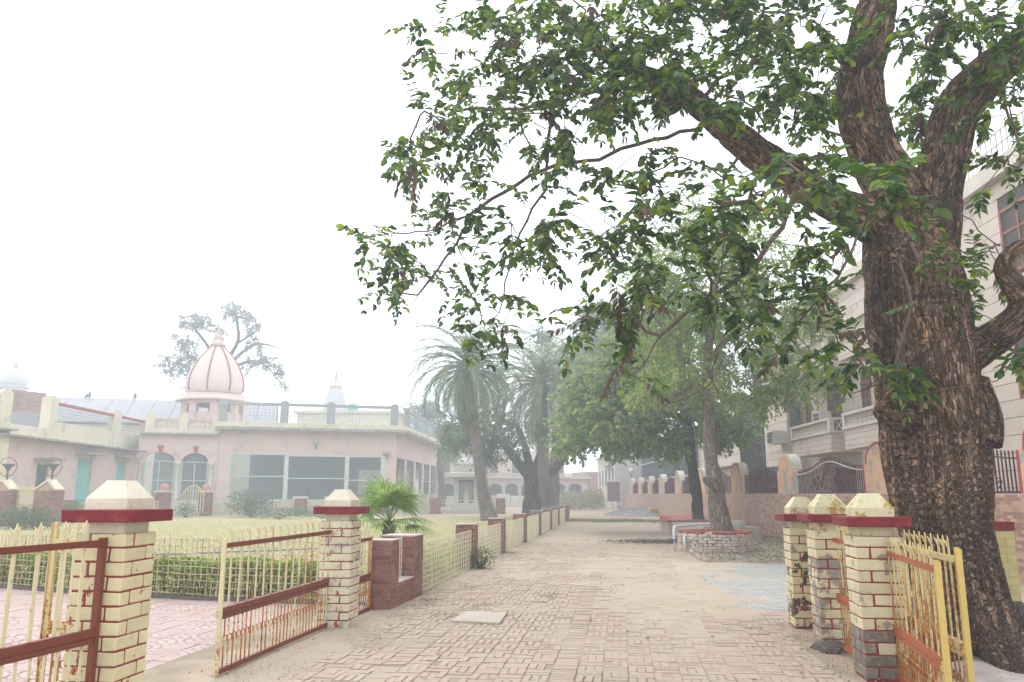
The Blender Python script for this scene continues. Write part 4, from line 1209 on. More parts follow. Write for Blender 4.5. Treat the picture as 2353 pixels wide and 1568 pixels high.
for i in range(nb):
    z0, z1 = i * bh + .008, (i + 1) * bh - .008
    cuts = sorted([(a - w_ / 2, a + w_ / 2) for a, w_, y0, y1 in wins if y0 < z1 - .02 and y1 > z0 + .02])
    x = 0.0
    for c0, c1 in cuts + [(sE, sE)]:
        xx = x
        while xx < c0 - .02:
            x2 = min(xx + 1.25, c0); fh.box(mb, xx + .004, x2 - .004, -.03, 0, z0, z1); xx = x2
        x = max(x, c1)
part("cladding", mb, M_clad, hs_, True, kind="stuff")
for (a, w_, z0, z1) in wins:
    fm = MB(); t_ = .09
    fh.box(fm, a - w_ / 2, a - w_ / 2 + t_, -.16, .012, z0, z1); fh.box(fm, a + w_ / 2 - t_, a + w_ / 2, -.16, .012, z0, z1)
    fh.box(fm, a - w_ / 2 + t_, a + w_ / 2 - t_, -.16, .010, z1 - t_, z1); fh.box(fm, a - w_ / 2 + t_, a + w_ / 2 - t_, -.16, .010, z0, z0 + t_)
    fh.box(fm, a - .04, a + .04, -.14, .0, z0 + t_, z1 - t_); fh.box(fm, a - w_ / 2 + t_, a + w_ / 2 - t_, -.13, -.01, z0 + (z1 - z0) * .62, z0 + (z1 - z0) * .62 + .07)
    wo_ = part("window", fm, M_wood, hs_, True)
    gm = MB(); fh.box(gm, a - w_ / 2 + t_, a + w_ / 2 - t_, -.12, -.09, z0 + t_, z1 - t_); g_ = part("pane", gm, M_glass, hs_, True); g_.parent = wo_; g_.matrix_parent_inverse = Matrix.Identity(4)
def balcony(sa, sb, z0, dep):
    mb = MB(); fh.box(mb, sa, sb, 0, dep, z0, z0 + .12)
    for i in range(3):
        fh.box(mb, sa, sb, dep - .12, dep - .004 * (i % 2), z0 + .13 + i * .2, z0 + .13 + i * .2 + .19)
        for e in (sa, sb - .12): fh.box(mb, e, e + .12, .01, dep - .13, z0 + .13 + i * .2, z0 + .13 + i * .2 + .19)
    b = part("balcony", mb, M_clad, hs_, True)
    mb = MB(); zb = z0 + .73; fh.box(mb, sa - .05, sb + .05, dep - .16, dep + .06, zb, zb + .09); fh.box(mb, sa - .04, sb + .04, dep - .15, dep + .05, zb + .50, zb + .60)
    for e in (sa - .04, sb - .11): fh.box(mb, e, e + .15, .0, dep - .16, zb, zb + .09); fh.box(mb, e, e + .15, .0, dep - .16, zb + .50, zb + .60)
    for q in (sa - .02, sb - .2): fh.box(mb, q, q + .22, dep - .14, dep + .04, zb + .09, zb + .50)
    nn = max(2, int((sb - sa - .4) / .36)); st = (sb - sa - .4) / nn
    for i in range(nn):
        c0 = sa + .2 + (i + .5) * st
        for (x0, z_0, x1, z_1) in ((-.5, 0, .5, 1), (-.5, 1, .5, 0), (0, 0, 0, 1), (-.5, .5, 0, 1), (-.5, .5, 0, 0), (.5, .5, 0, 1), (.5, .5, 0, 0)):
            mb.bar(fh.pt(c0 + x0 * st, dep - .05, zb + .09 + z_0 * .41), fh.pt(c0 + x1 * st, dep - .05, zb + .09 + z_1 * .41), .034)
    for e in (sa + .03, sb - .03):
        for i in range(3):
            y0 = .1 + i * (dep - .3) / 3; y1 = y0 + (dep - .3) / 3
            mb.bar(fh.pt(e, y0, zb + .09), fh.pt(e, y1, zb + .5), .034); mb.bar(fh.pt(e, y1, zb + .09), fh.pt(e, y0, zb + .5), .034)
    k = part("balustrade", mb, M_trimst, hs_, True); k.parent = b; k.matrix_parent_inverse = Matrix.Identity(4)
for z0 in (3.25, 6.55):
    balcony(fh.sY(25.0), fh.sY(29.6), z0, 1.15); balcony(fh.sY(31.0), fh.sY(36.0), z0, 1.15)
mb = MB(); fh.box(mb, 0, sE, -.3, .25, 9.91, 10.05); fh.box(mb, 0, sE, -.1, .12, 10.06, 10.45); part("cornice", mb, M_trimst, hs_, True)
mb = MB(); fh.mesh(mb, 0.3, sE - .3, 10.5, 11.2, 0, .25, .3, .03); part("roof_railing", mb, M_trimst, hs_, True)
# projecting bay at the house's far end, dark stairwell, lower beige wing
mb = MB()
for i in range(20): fh.box(mb, fh.sY(37.9), fh.sY(41.9), .01, .75, 3.0 + i * .35, 3.0 + i * .35 + .335)
part("bay", mb, M_clad, hs_, True)
mb = MB(); fh.box(mb, fh.sY(37.75), fh.sY(37.88), .15, .62, 4.1, 6.0); part("bay_window", mb, M_glass, hs_, True)
st_ = thing("stair_block", "dark glazed stair block between the beige house and the lower beige wing", "building", (14, 45, 0))
fs = Fr((14.0, 42.05), (14.2, 47.5))
mb = MB(); fs.box(mb, 0, fs.L, -6, -.3, 0, 9.4); part("glazing", mb, M_dglass, st_, True)
mb = MB(); fs.mesh(mb, .1, fs.L - .1, .2, 9.3, -.27, 1.1, 1.55, .07); part("mullions", mb, weathered("grey_steel", (.16, .16, .165), (.12, .12, .125), 4), st_, True)
lo_ = thing("low_beige_wing", "beige stone-clad wing of two storeys behind the two tree trunks", "building", (13.7, 55, 0))
fl = Fr((13.5, 47.6), (13.9, 60))
mb = MB(); fl.box(mb, 0, fl.L, -7, -.03, 0, 7.2); part("core", mb, M_shade_int, lo_, True)
mb = MB()
for i in range(9): fl.box(mb, 0, fl.L, -.03, 0, i * .8 + .01, i * .8 + .785)
part("cladding", mb, M_clad, lo_, True)
for q in (2, 7):
    mb = MB(); fl.box(mb, q, q + 3, .002, .05, 4.6, 6.0); part("window", mb, M_glass, lo_, True)
mb = MB(); fl.box(mb, 0, fl.L, .0, .5, 3.3, 3.45); part("canopy", mb, M_trimst, lo_, True)
dk = thing("steel_framed_building", "dark glazed building with a steel grid, behind the far end of the tiled wall", "building", (13, 72, 0))
fd = Fr((13.1, 60.1), (14.2, 90))
M_steel = weathered("dark_steel", (.10, .105, .115), (.075, .08, .09), 3)
mb = MB(); fd.box(mb, 0, fd.L, -8, -.4, 0, 6.6); part("glazing", mb, weathered("dark_panel", (.065, .07, .085), (.05, .055, .07), .6, rough=.35, bump=0), dk, True)
mb = MB(); fd.mesh(mb, 0, fd.L, .1, 6.6, -.3, 1.25, 1.6, .09); part("steel_grid", mb, M_steel, dk, True)
mb = MB(); fd.box(mb, 0, fd.L, -.28, -.1, 2.95, 3.07); fd.box(mb, 0, fd.L, -.28, -.1, 4.7, 4.8); part("pale_rail", mb, M_trimst, dk, True)
ww = thing("white_house", "plain white house with small barred windows beyond the maroon board", "house", (12.5, 100, 0))
fwh = Fr((11.7, 92), (11.9, 112))
mb = MB(); fwh.box(mb, 0, fwh.L, -8, 0, 0, 6.2); fwh.box(mb, 0, fwh.L, -8, .4, 6.2, 6.4); part("wall", mb, M_white, ww, True)
for q in range(5):
    mb = MB(); fwh.box(mb, 1 + q * 3.8, 2.3 + q * 3.8, .003, .04, 2.6, 4.6); part("window", mb, M_steel, ww, True)
mb = MB(); fwh.box(mb, 2, 9, .05, .5, 4.9, 6.1); part("shutter_panel", mb, weathered("tan_panel", (.50, .36, .24), (.45, .32, .21), 3), ww, True)
# window air conditioners
def aircon(c, rz, sz, label):
    t = thing("air_conditioner", label, "air conditioner", tuple(c), rz, "air conditioners on the beige house"); w_, d_, h_ = sz
    part("case", MB().box(-w_ / 2, w_ / 2, -d_ / 2, d_ / 2, 0, h_), M_white, t)
    for i in range(3):
        for j in range(2):
            part("grille", MB().box(-w_ / 2 + .06 + i * (w_ - .1) / 3, -w_ / 2 + .06 + i * (w_ - .1) / 3 + (w_ - .1) / 3 - .03, -d_ / 2 - .012, -d_ / 2 - .002, .05 + j * (h_ - .08) / 2, .05 + j * (h_ - .08) / 2 + (h_ - .08) / 2 - .03), M_steel, t)
rzh = math.atan2(fh.t.y, fh.t.x)
aircon(fh.pt(fh.sY(38.6), 1.05, 4.0), rzh + math.pi * 1.0, (1.0, .7, .62), "white box air conditioner jutting from the bay of the beige house")
aircon(fh.pt(fh.sY(33.6), .55, 4.62), rzh + math.pi, (.8, .5, .42), "white air conditioner above the far balcony rail")
aircon(fh.pt(fh.sY(18.7), .30, 3.35), rzh + math.pi, (.8, .5, .62), "white air conditioner on the house wall, right of the big trunk")
# maroon board on posts, lamp
bx_ = G(1411, 1171); bd_ = thing("notice_board", "plain maroon sheet-metal board on posts at the far end of the tiled wall", "board", (bx_.x, bx_.y, 0), .05)
M_board = weathered("maroon_board", (.23, .10, .10), (.20, .085, .085), 2, bump=.1)
part("panel", MB().box(-.68, .68, -.03, .03, .85, 1.9), M_board, bd_); part("panel", MB().box(-.68, .68, -.03, .03, 1.91, 2.92), M_board, bd_)
for sx in (-.1, .55): part("post", MB().box(sx - .03, sx + .03, .035, .09, 0, 2.8), M_steel, bd_)
lp = fw.pt(fw.sY(84), -.6, 0); ll_ = thing("street_lamp", "white globe lamp on a post behind the far tiled wall", "lamp", tuple(lp))
part("post", MB().tube([(0, 0, 0), (0, 0, 3.7)], .05, 8), M_steel, ll_); part("globe", MB().lathe(0, 0, [(.05, 3.7), (.2, 3.78), (.27, 3.95), (.25, 4.1), (.12, 4.25), (.02, 4.28)], 14), weathered("lamp_globe", (.75, .74, .68), (.7, .69, .63), 3, bump=0), ll_, smooth=True)

# ---- yellow low wall with dark footing behind the big tree
yw = thing("yellow_wall", "yellow painted block wall with red coping and dark stone footing, behind the big tree", "wall", (6.1, 10.4, 0))
fy = Fr((5.2, 10.55), (6.34, 10.33))
M_yblock = paint_brick("yellow_blocks", (.60, .50, .22), (.30, .03, .03), (.36, .29, .15), .67, .68, (.30, .22, .09))
mb = MB(); fy.box(mb, 0, fy.L, -.4, -.012, .30, 1.19); part("core", mb, weathered("dark_joint", (.20, .16, .08), (.16, .12, .06), 5), yw, True)
for i in range(9):
    for j in range(-1, 5):
        a0, a1 = max(0, j * .3 + (.15 if i % 2 else 0)), min(fy.L, (j + 1) * .3 + (.15 if i % 2 else 0))
        if a1 - a0 < .03: continue
        mb = MB(); fy.box(mb, a0 + .002, a1 - .002, -.012, .0, .335 + i * .095 + .0015, .335 + (i + 1) * .095 - .0015); part("block", mb, M_yblock, yw, True)
mb = MB(); fy.box(mb, -.01, fy.L + .005, -.42, .02, 1.195, 1.30); part("coping", mb, M_redslab, yw, True)
mb = MB()
n_ = 14
for i in range(n_): fy.box(mb, fy.L * i / n_, fy.L * (i + 1) / n_ + .05, -.5, .03 + random.uniform(0, .07), -.05, .325 - random.uniform(0, .03))
part("footing", mb, M_stone, yw, True)
struct("side_apron", sheet([(4.2, 10.3), (9.0, 9.6), (9.05, 6), (3.9, 6)], .012), weathered("apron_concrete", (.38, .33, .30), (.32, .275, .25), .8, (.44, .40, .37), bump=.2))
# ================================================================== THE PINK HALL ON THE LEFT
def subpart(name, mb, mt, par, **kw):
    o = link(name, mb.mesh(name), mt, par); o.matrix_parent_inverse = Matrix.Identity(4); return o
M_pink = weathered("pink_plaster", (.69, .515, .47), (.65, .475, .43), .5, (.50, .41, .375), rough=.9, bump=.15, lo3=.53, hi3=.68)
M_creamw = weathered("cream_plaster", (.68, .62, .48), (.62, .55, .41), .6, (.48, .43, .35), rough=.9, bump=.1)
M_greyc = weathered("grey_parapet", (.33, .33, .33), (.28, .28, .28), .9, (.23, .23, .22), bump=.15)
M_mint = weathered("mint_frame", (.52, .66, .62), (.46, .60, .57), 3, bump=.1)
M_teal = weathered("teal_door", (.20, .50, .47), (.17, .45, .42), 2, bump=.1)
M_lat = weathered("grille_steel", (.40, .45, .46), (.35, .40, .41), 3, bump=0)
M_ragged = weathered("ragged_slab", (.40, .37, .33), (.28, .26, .24), 1.2, (.52, .48, .40), bump=.8, bd=.06)
M_wire = weathered("wire_mesh", (.22, .21, .21), (.17, .16, .16), 3, bump=0)
A_, B_, C_ = P(505, 1000, 66), P(910, 1000, 70), Vector((-8.75, 93.6, 0))
f1 = Fr(A_, B_); f2 = Fr(B_, C_)
FLZ = 1.10
hall = thing("pink_hall", "pink hall with mesh-grilled windows, grey roof parapet and a domed kiosk behind, across the lawn", "hall", (-17, 70, 0))
def zf(fr, u, v, n=0.0): return fr.hit(u, v, n)
zr = f1.hit(700, 990)[1]                     # underside of roof slab
# windows (front)
Wn = []
for (u0, u1, v0, v1, vt) in ((530, 650.6, 1042.6, 1146, 1095), (659, 791, 1047, 1151, 1100), (799, 874, 1049, 1153, 1104)):
    s0, z1 = f1.hit(u0, v0); s1, z0 = f1.hit(u1, v1); zt = f1.hit((u0 + u1) / 2, vt)[1]
    Wn.append((s0, s1, FLZ + .02, z1, zt))
sL = f1.hit(325, 1060)[0]
mb = MB(); x = 0.0
edges = [0.0] + [q for w_ in Wn for q in w_[:2]] + [f1.L]
for i in range(0, len(edges), 2): f1.box(mb, edges[i], edges[i + 1], -.35, 0, 0, zr)
for w_ in Wn: f1.box(mb, w_[0], w_[1], -.35, 0, w_[3], zr); f1.box(mb, w_[0], w_[1], -.35, 0, 0, w_[2])
part("front_wall", mb, M_pink, hall, True)
for i, w_ in enumerate(Wn):
    fm = MB(); s0, s1, z0, z1, zt = w_; b = .07
    f1.box(fm, s0, s0 + b, -.1, .03, z0, z1); f1.box(fm, s1 - b, s1, -.1, .03, z0, z1); f1.box(fm, s0 + b, s1 - b, -.1, .028, z1 - b, z1); f1.box(fm, s0 + b, s1 - b, -.1, .028, z0, z0 + b); f1.box(fm, s0 + b, s1 - b, -.1, .026, zt - .04, zt + .04)
    wo_ = part("window", fm, M_mint, hall, True)
    subpart("lattice", f1.lattice(MB(), s0 + b, s1 - b, z0 + b, z1 - b, -.03, .2, .022), M_lat, wo_)
    mb = MB(); f1.box(mb, s1 + .01, s1 + .30, .001, .05, FLZ, z1 + .1); part("pilaster", mb, M_white, hall, True)
    mb = MB(); a0, a1 = s0 - .05, s1 + .05
    for (q0, q1, y0, y1) in ((a0, a1, zr - .35, zr - .30), (a0, a1, z1 + .25, z1 + .30), (a0, a0 + .05, z1 + .30, zr - .35), (a1 - .05, a1, z1 + .30, zr - .35)): f1.box(mb, q0, q1, .001, .03, y0, y1)
    part("panel_moulding", mb, M_pink, hall, True)
# side wall with tall grey windows
zs2 = f2.hit(955, 1062)[1]; n2 = 5
mb = MB(); f2.box(mb, 0, f2.L, -.3, 0, zs2, zr); f2.box(mb, 0, f2.L, -.3, 0, 0, FLZ)
for i in range(n2 + 1): f2.box(mb, f2.L * i / n2 - (.5 if 0 < i < n2 else 0) + (0 if i else 0), min(f2.L, f2.L * i / n2 + .5), -.3, .02, FLZ, zs2)
part("side_wall", mb, M_pink, hall, True)
for i in range(n2):
    a0, a1 = f2.L * i / n2 + .5, f2.L * (i + 1) / n2 - .5
    fm = MB(); f2.mesh(fm, a0, a1, FLZ, zs2, -.05, (a1 - a0) / 2, (zs2 - FLZ) / 2.01, .08); wo_ = part("window", fm, M_lat, hall, True)
    subpart("screen", f2.mesh(MB(), a0, a1, FLZ, zs2, -.08, .3, .12, .025), M_wire, wo_)
# inside: floor, back wall with bright openings, roof
mb = MB(); c0, c1, c2, c3 = f1.pt(sL, -.4), f1.pt(f1.L, -.4), f2.pt(f2.L, -.4), f2.pt(f2.L, -.4) + (f1.pt(sL) - f1.pt(f1.L))
mb.add([(q.x, q.y, FLZ) for q in (c0, c1, c2, c3)] + [(q.x, q.y, -.1) for q in (c0, c1, c2, c3)], [(0, 1, 2, 3), (0, 4, 5, 1), (1, 5, 6, 2), (2, 6, 7, 3), (3, 7, 4, 0)]); part("floor", mb, M_greyc, hall, True)
mb = MB(); f1.box(mb, -.45, -.25, -19, -.36, FLZ, zr); part("added_partition", mb, M_shade_int, hall, True)  # wall added to keep arcade light out of the hall's inside
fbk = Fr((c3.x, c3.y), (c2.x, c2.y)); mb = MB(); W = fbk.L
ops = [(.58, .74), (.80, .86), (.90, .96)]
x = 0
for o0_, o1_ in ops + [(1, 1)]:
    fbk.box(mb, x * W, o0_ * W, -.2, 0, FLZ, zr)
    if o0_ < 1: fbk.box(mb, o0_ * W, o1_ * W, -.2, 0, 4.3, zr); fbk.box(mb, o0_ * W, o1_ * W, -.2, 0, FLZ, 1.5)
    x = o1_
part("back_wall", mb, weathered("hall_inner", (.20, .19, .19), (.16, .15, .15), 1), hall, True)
# roof slab with ragged edge
ov = .9; q = [f1.pt(-.2, ov), f1.pt(f1.L + .6, ov), f2.pt(f2.L, ov + .2), c3]
mb = MB(); top_ = zr + .55
mb.add([(a.x, a.y, zr) for a in q] + [(a.x, a.y, top_) for a in q], [(3, 2, 1, 0), (4, 5, 6, 7), (0, 1, 5, 4), (1, 2, 6, 5), (2, 3, 7, 6), (3, 0, 4, 7)]); part("roof", mb, M_creamw, hall, True)
mb = MB()
for fr, L0, L1 in ((f1, -.3, f1.L + .6), (f2, 0, f2.L)):
    x = L0
    while x < L1:
        d = random.uniform(.25, .6); fr.box(mb, x, min(L1, x + d + .02), ov - .2, ov + .12 + random.uniform(0, .12), zr - .06 - random.uniform(0, .05), zr + .12 + random.uniform(0, .06)); x += d
part("ragged_edge", mb, M_ragged, hall, True, kind="stuff")
# parapet
zt = f1.hit(700, 925)[1]
def post(fr, a, n_, nm="parapet_post", w_=.55):
    mb = MB(); pr = [(a - w_ / 2, top_), (a - w_ / 2, zt - .12), (a - w_ / 4, zt), (a + w_ / 4, zt), (a + w_ / 2, zt - .12), (a + w_ / 2, top_)]
    fr.poly(mb, pr, n_ - .3, n_ + .1); part(nm, mb, M_greyc, hall, True)
pu = [f1.hit(u, 950, .6)[0] for u in (513, 654, 761, 907)]
for a in pu: post(f1, a, .6, w_=.66)
for a0, a1 in zip(pu, pu[1:]):
    mb = MB(); f1.box(mb, a0 + .33, a1 - .33, .40, .62, zt - .42, zt - .18); part("parapet_rail", mb, M_greyc, hall, True)
    part("parapet_mesh", f1.mesh(MB(), a0 + .33, a1 - .33, top_, zt - .42, .5, .28, .28, .025), M_lat, hall, True)
sd_ = [.5] + [f2.hit(u, 960, .6)[0] for u in (938, 958.5, 980, 997)]
for a in sd_[1:]: post(f2, a, .6)
for a0, a1 in zip(sd_, sd_[1:]):
    mb = MB(); f2.box(mb, a0, a1, .45, .62, zt - .42, zt - .18); part("parapet_rail", mb, M_greyc, hall, True)
    part("parapet_mesh", f2.mesh(MB(), a0, a1, top_, zt - .42, .5, .3, .3, .03), M_lat, hall, True)
# steps plinth / white kerb before the hall
mb = MB(); f1.box(mb, sL - .5, f1.L + 1.0, .36, 1.9, 0, FLZ - .03); part("terrace", mb, M_white, hall, True)
for uu in (690, 760):
    mb = MB(); a = f1.hit(uu, 1148)[0]; f1.box(mb, a - .6, a + .6, .4, 1.2, FLZ - .02, FLZ + .35); part("step_block", mb, M_white, hall, True)
for i in range(n2 - 1):
    a = f2.L * (i + 1) / n2; mb = MB(); f2.box(mb, a - .4, a + .4, .03, .6, 0, FLZ + .5); part("buttress", mb, M_white, hall, True)
# floodlight on the front wall, speaker horn
def small_lamp(fr, u, v, label):
    a, z = fr.hit(u, v); t = thing("floodlight", label, "light", tuple(fr.pt(a, .1, z)), 0)
    mb = MB(); fr.box(mb, a - .28, a + .28, .02, .3, z, z + .22); part("housing", mb, M_greyc, t, True)
    mb = MB().bar(fr.pt(a, .1, z - .35), fr.pt(a, .1, z), .08); part("bracket", mb, M_steel, t, True)
small_lamp(f1, 726, 1022, "small floodlight on the pink hall, above its middle window")
small_lamp(f1, 889, 1046, "small white lamp near the right corner of the pink hall")

# ---- arcaded link with balustrade
link_ = thing("arcade_link", "pink arcade with two grilled arches and a cream balustrade, joined to the hall's left", "building", (-28, 66, 0))
z_s = f1.hit(420, 1000)[1]
arcs = []
for (u0, u1, vs_, vt) in ((331.7, 401.5, 1058.5, 1039), (418, 478, 1061, 1041.5)):
    s0, zs_ = f1.hit(u0, vs_); s1, _ = f1.hit(u1, vs_); zt_ = f1.hit((u0 + u1) / 2, vt)[1]; arcs.append((s0, s1, zs_, zt_))
mb = MB(); xs = [sL - .3] + [q for a in arcs for q in a[:2]] + [-.02]
for i in range(0, len(xs), 2): f1.box(mb, xs[i], xs[i + 1], -.35, -.003, 0, z_s)
for (s0, s1, zs_, zt_) in arcs:
    cx_, hw = (s0 + s1) / 2, (s1 - s0) / 2; pl = [(cx_ - hw * math.cos(math.pi * k / 12), zs_ + (zt_ - zs_) * math.sin(math.pi * k / 12)) for k in range(13)]
    for a, b in zip(pl, pl[1:]): f1.poly(mb, [a, b, (b[0], z_s), (a[0], z_s)], -.35, -.003)
part("wall", mb, M_pink, link_, True)
for (s0, s1, zs_, zt_) in arcs:
    fm = MB(); b = .07
    for q in (s0, s1 - b, (s0 + s1) / 2 - b / 2): f1.box(fm, q, q + b, -.12, .02, FLZ, zs_)
    for zz in (zs_ - b, (zs_ + FLZ) / 2, FLZ): f1.box(fm, s0 + b, s1 - b, -.11, .015, zz, zz + b)
    wo_ = part("arch_grille", fm, M_mint, link_, True)
    subpart("lattice", f1.lattice(MB(), s0 + b, s1 - b, FLZ + b, zs_, -.05, .2, .022), M_lat, wo_)
    cx_ = (s0 + s1) / 2
    subpart("lattice", f1.lattice(MB(), s0 + .4, s1 - .4, zs_, zt_ - .15, -.05, .2, .022), M_lat, wo_)
    mb = MB(); f1.poly(mb, [(cx_ - .13, zt_ + .02), (cx_ + .13, zt_ + .02), (cx_ + .22, zt_ + .55), (cx_ - .22, zt_ + .55)], .001, .06); part("keystone", mb, M_redtrim, link_, True)
    for q in (s0 - .5, s1 + .05):
        mb = MB().lathe(*f1.pt(q + .22, .12)[:2], [(.26, FLZ - .1), (.26, FLZ + .3), (.2, FLZ + .4), (.19, zs_ - .3), (.27, zs_ - .2), (.28, zs_)], 12); part("column", mb, M_white, link_, True, smooth=True)
mb = MB(); f1.box(mb, sL - .3, -.03, -9, -8.7, 0, z_s); f1.box(mb, sL - .3, -.03, -9, .5, z_s, z_s + .14); part("back_and_slab", mb, M_greyc, link_, True)
zb0, zb1 = z_s + .15, f1.hit(420, 963)[1]; b0, b1 = f1.hit(347, 975)[0], f1.hit(498, 975)[0]
mb = MB(); f1.box(mb, b0, b1, .2, .42, zb0, zb0 + .35); part("balustrade_base", mb, M_creamw, link_, True)
mb = MB(); f1.box(mb, b0, b1, .18, .44, zb1 - .2, zb1); part("balustrade_rail", mb, weathered("pinkish_rail", (.52, .33, .28), (.60, .52, .42), 2), link_, True)
bmx = (b0 + b1) / 2
for q in (b0, bmx, b1): 
    mb = MB(); f1.box(mb, q - .35, q + .35, .14, .48, zb0, zb1 + .1); f1.box(mb, q - .22, q + .22, .2, .42, zb1 + .1, zb1 + .4); part("pedestal", mb, M_creamw, link_, True)
for g0, g1 in ((b0 + .35, bmx - .35), (bmx + .35, b1 - .35)):
    for k in range(8):
        q = g0 + (g1 - g0) * (k + .5) / 8; c_x = f1.pt(q, .31)
        part("baluster", MB().lathe(c_x.x, c_x.y, [(.1, zb0 + .35), (.09, zb0 + .42), (.12, zb0 + .58), (.07, zb0 + .75), (.10, zb1 - .25), (.1, zb1 - .2)], 8), M_creamw, link_, True)

# ---- octagonal domed kiosk
kc = P(491, 930, 71.5); kz0 = P(491, 962, 71.5).z; kzE = P(491, 922, 71.5).z
K_ = 71.5
ks = thing("domed_kiosk", "pink octagonal kiosk with ribbed pointed dome and finial, rising above the hall roof", "kiosk", (kc.x, kc.y, 0))
def flat8(a): return 1 / math.cos((a + math.pi / 8) % (math.pi / 4) - math.pi / 8) * math.cos(math.pi / 8) if False else 1
Rk = 2.35
mb = MB()
for k in range(8):
    a = math.pi / 8 + k * math.pi / 4; p = Vector((kc.x + Rk * math.cos(a), kc.y + Rk * math.sin(a), 0))
    mb2 = MB().box(p.x - .3, p.x + .3, p.y - .3, p.y + .3, z_s, kzE - .3); part("pillar", mb2, M_pink, ks, True)
part("drum", MB().lathe(kc.x, kc.y, [(Rk + .28, kzE - .42), (Rk + .28, kzE - .02)], 8), M_pink, ks, True)
part("base", MB().lathe(kc.x, kc.y, [(Rk + .2, z_s - .2), (Rk + .2, kz0 + .4)], 8), M_pink, ks, True)
part("eave", MB().lathe(kc.x, kc.y, [(Rk + .95, kzE - .12), (Rk + .95, kzE), (Rk + .45, kzE + .28), (Rk + .4, kzE + .5)], 8), M_pink, ks, True)
zt8 = P(491, 798, K_).z; h8 = zt8 - kzE - .5; z8 = kzE + .5
dp = [(Rk * q, z) for q, z in ((.97, 0), (1.03, .06), (1.07, .14), (1.07, .24), (1.03, .36), (.95, .48), (.84, .60), (.70, .72), (.54, .83), (.37, .93), (.23, 1.0))]
M_dome = weathered("dome_plaster", (.70, .56, .50), (.66, .52, .46), .7, (.40, .33, .29), bump=.2, lo3=.62, hi3=.68)
part("dome", MB().lathe(kc.x, kc.y, [(r_, z8 + h8 * q) for r_, q in dp], 16), M_dome, ks, True, smooth=True)
for k in range(8):
    a = math.pi / 8 + k * math.pi / 4 - math.pi / 8 + .1
    pts = [(kc.x + (r_ + .02) * math.cos(a), kc.y + (r_ + .02) * math.sin(a), z8 + h8 * q) for r_, q in dp[1:]]
    part("rib", MB().tube(pts, .07, 5), weathered("rib_red", (.34, .16, .15), (.30, .13, .12), 3) if k == 0 else bpy.data.materials["rib_red"], ks, True)
zf_ = zt8
fp = [(.55, 0), (.72, .15), (.74, .45), (.55, .55), (.5, .9), (.34, 1.25), (.42, 1.35), (.36, 1.55), (.2, 1.75), (.27, 1.95), (.15, 2.15), (.2, 2.35), (.1, 2.6), (.06, 3.0), (.015, 3.6)]
sc_ = (P(491, 742, K_).z - zf_) / 3.6
part("finial", MB().lathe(kc.x, kc.y, [(r_ * .95, zf_ + z * sc_) for r_, z in fp], 12), weathered("finial_paint", (.52, .36, .33), (.6, .5, .42), 1.5), ks, True, smooth=True)

# ---- left wing with teal doors
D_, E_ = f1.pt(sL - .3, .3), P(-30, 1060, 45)
f4 = Fr((D_.x, D_.y), (E_.x, E_.y))
wg = thing("pink_wing", "pink single-storey wing with teal doors and a tin eave, at the left of the garden", "building", (-30, 56, 0))
zw = f4.hit(200, 1026)[1]
def op(u0, u1, v0, v1):
    a, b = f4.hit(u0, v1)[0], f4.hit(u1, v1)[0]; return min(a, b), max(a, b), f4.hit((u0 + u1) / 2, v0)[1], f4.hit((u0 + u1) / 2, v1)[1]
doors = [(op(180, 213, 1157, 1055), M_teal, "door"), (op(270, 290, 1125, 1062), M_teal, "shutter"), (op(86, 112, 1120, 1068), M_steel, "shutter")]
mb = MB(); evs = sorted([(d[0][0], d[0][1], d[0][2], d[0][3]) for d in doors]); x = 0.0
for (a, b, z0, z1) in evs:
    f4.box(mb, x, a, -.3, 0, -.1, zw); f4.box(mb, a, b, -.3, 0, z1, zw); f4.box(mb, a, b, -.3, 0, -.1, z0); x = b
f4.box(mb, x, f4.L, -.3, 0, -.1, zw); part("wall", mb, M_pink, wg, True)
for (a, b, z0, z1), mt_, nm in doors:
    m_ = (a + b) / 2; dn = None
    for q0, q1 in ((a, m_ - .01), (m_ + .01, b)):
        mb = MB(); f4.box(mb, q0, q1, -.18, -.12, z0, z1); part(nm, mb, mt_, wg, True)
    mb = MB(); hw = (b - a) / 2 + .5; f4.poly(mb, [(m_ - hw, z1 + .28), (m_ + hw, z1 + .28), (m_ + hw, z1 + .38), (m_ - hw, z1 + .38)], 0, .85)
    part("canopy", mb, M_ragged, wg, True)
mb = MB(); x = 0.0
while x < f4.L:
    f4.box(mb, x, min(f4.L, x + .32), -.2, .75 + random.uniform(0, .12), zw, zw + .09 + random.uniform(0, .04)); x += .3
part("tin_eave", mb, M_ragged, wg, True, kind="stuff")
# terrace storey above the wing: cream parapets with red rails and wire mesh
zp0, zp1 = zw + .1, f4.hit(200, 935, -1.2)[1]
ta, tb, tc = f4.hit(345, 960, -1.2)[0], f4.hit(270, 960, -1.2)[0], f4.hit(118, 960, -1.2)[0]
zmid_ = zp0 + (zp1 - zp0) * .5
mb = MB(); f4.box(mb, min(0, ta), tc, -1.6, -1.2, zp0, zmid_); part("parapet", mb, M_creamw, wg, True)
for q in (ta, tb, tc):
    mb = MB(); f4.box(mb, q - .45, q + .45, -1.7, -1.05, zp0, zp1 + .1); f4.box(mb, q - .3, q + .3, -1.6, -1.15, zp1 + .1, zp1 + .25); part("parapet_post", mb, M_creamw, wg, True)
for a, b in ((ta, tb), (tb, tc)):
    mb = MB(); f4.box(mb, a + .45, b - .45, -1.5, -1.25, zp1 - .28, zp1 - .1); part("red_rail", mb, M_redtrim, wg, True)
    part("wire_mesh", f4.mesh(MB(), a + .45, b - .45, zmid_, zp1 - .28, -1.35, .22, .22, .022), M_wire, wg, True)
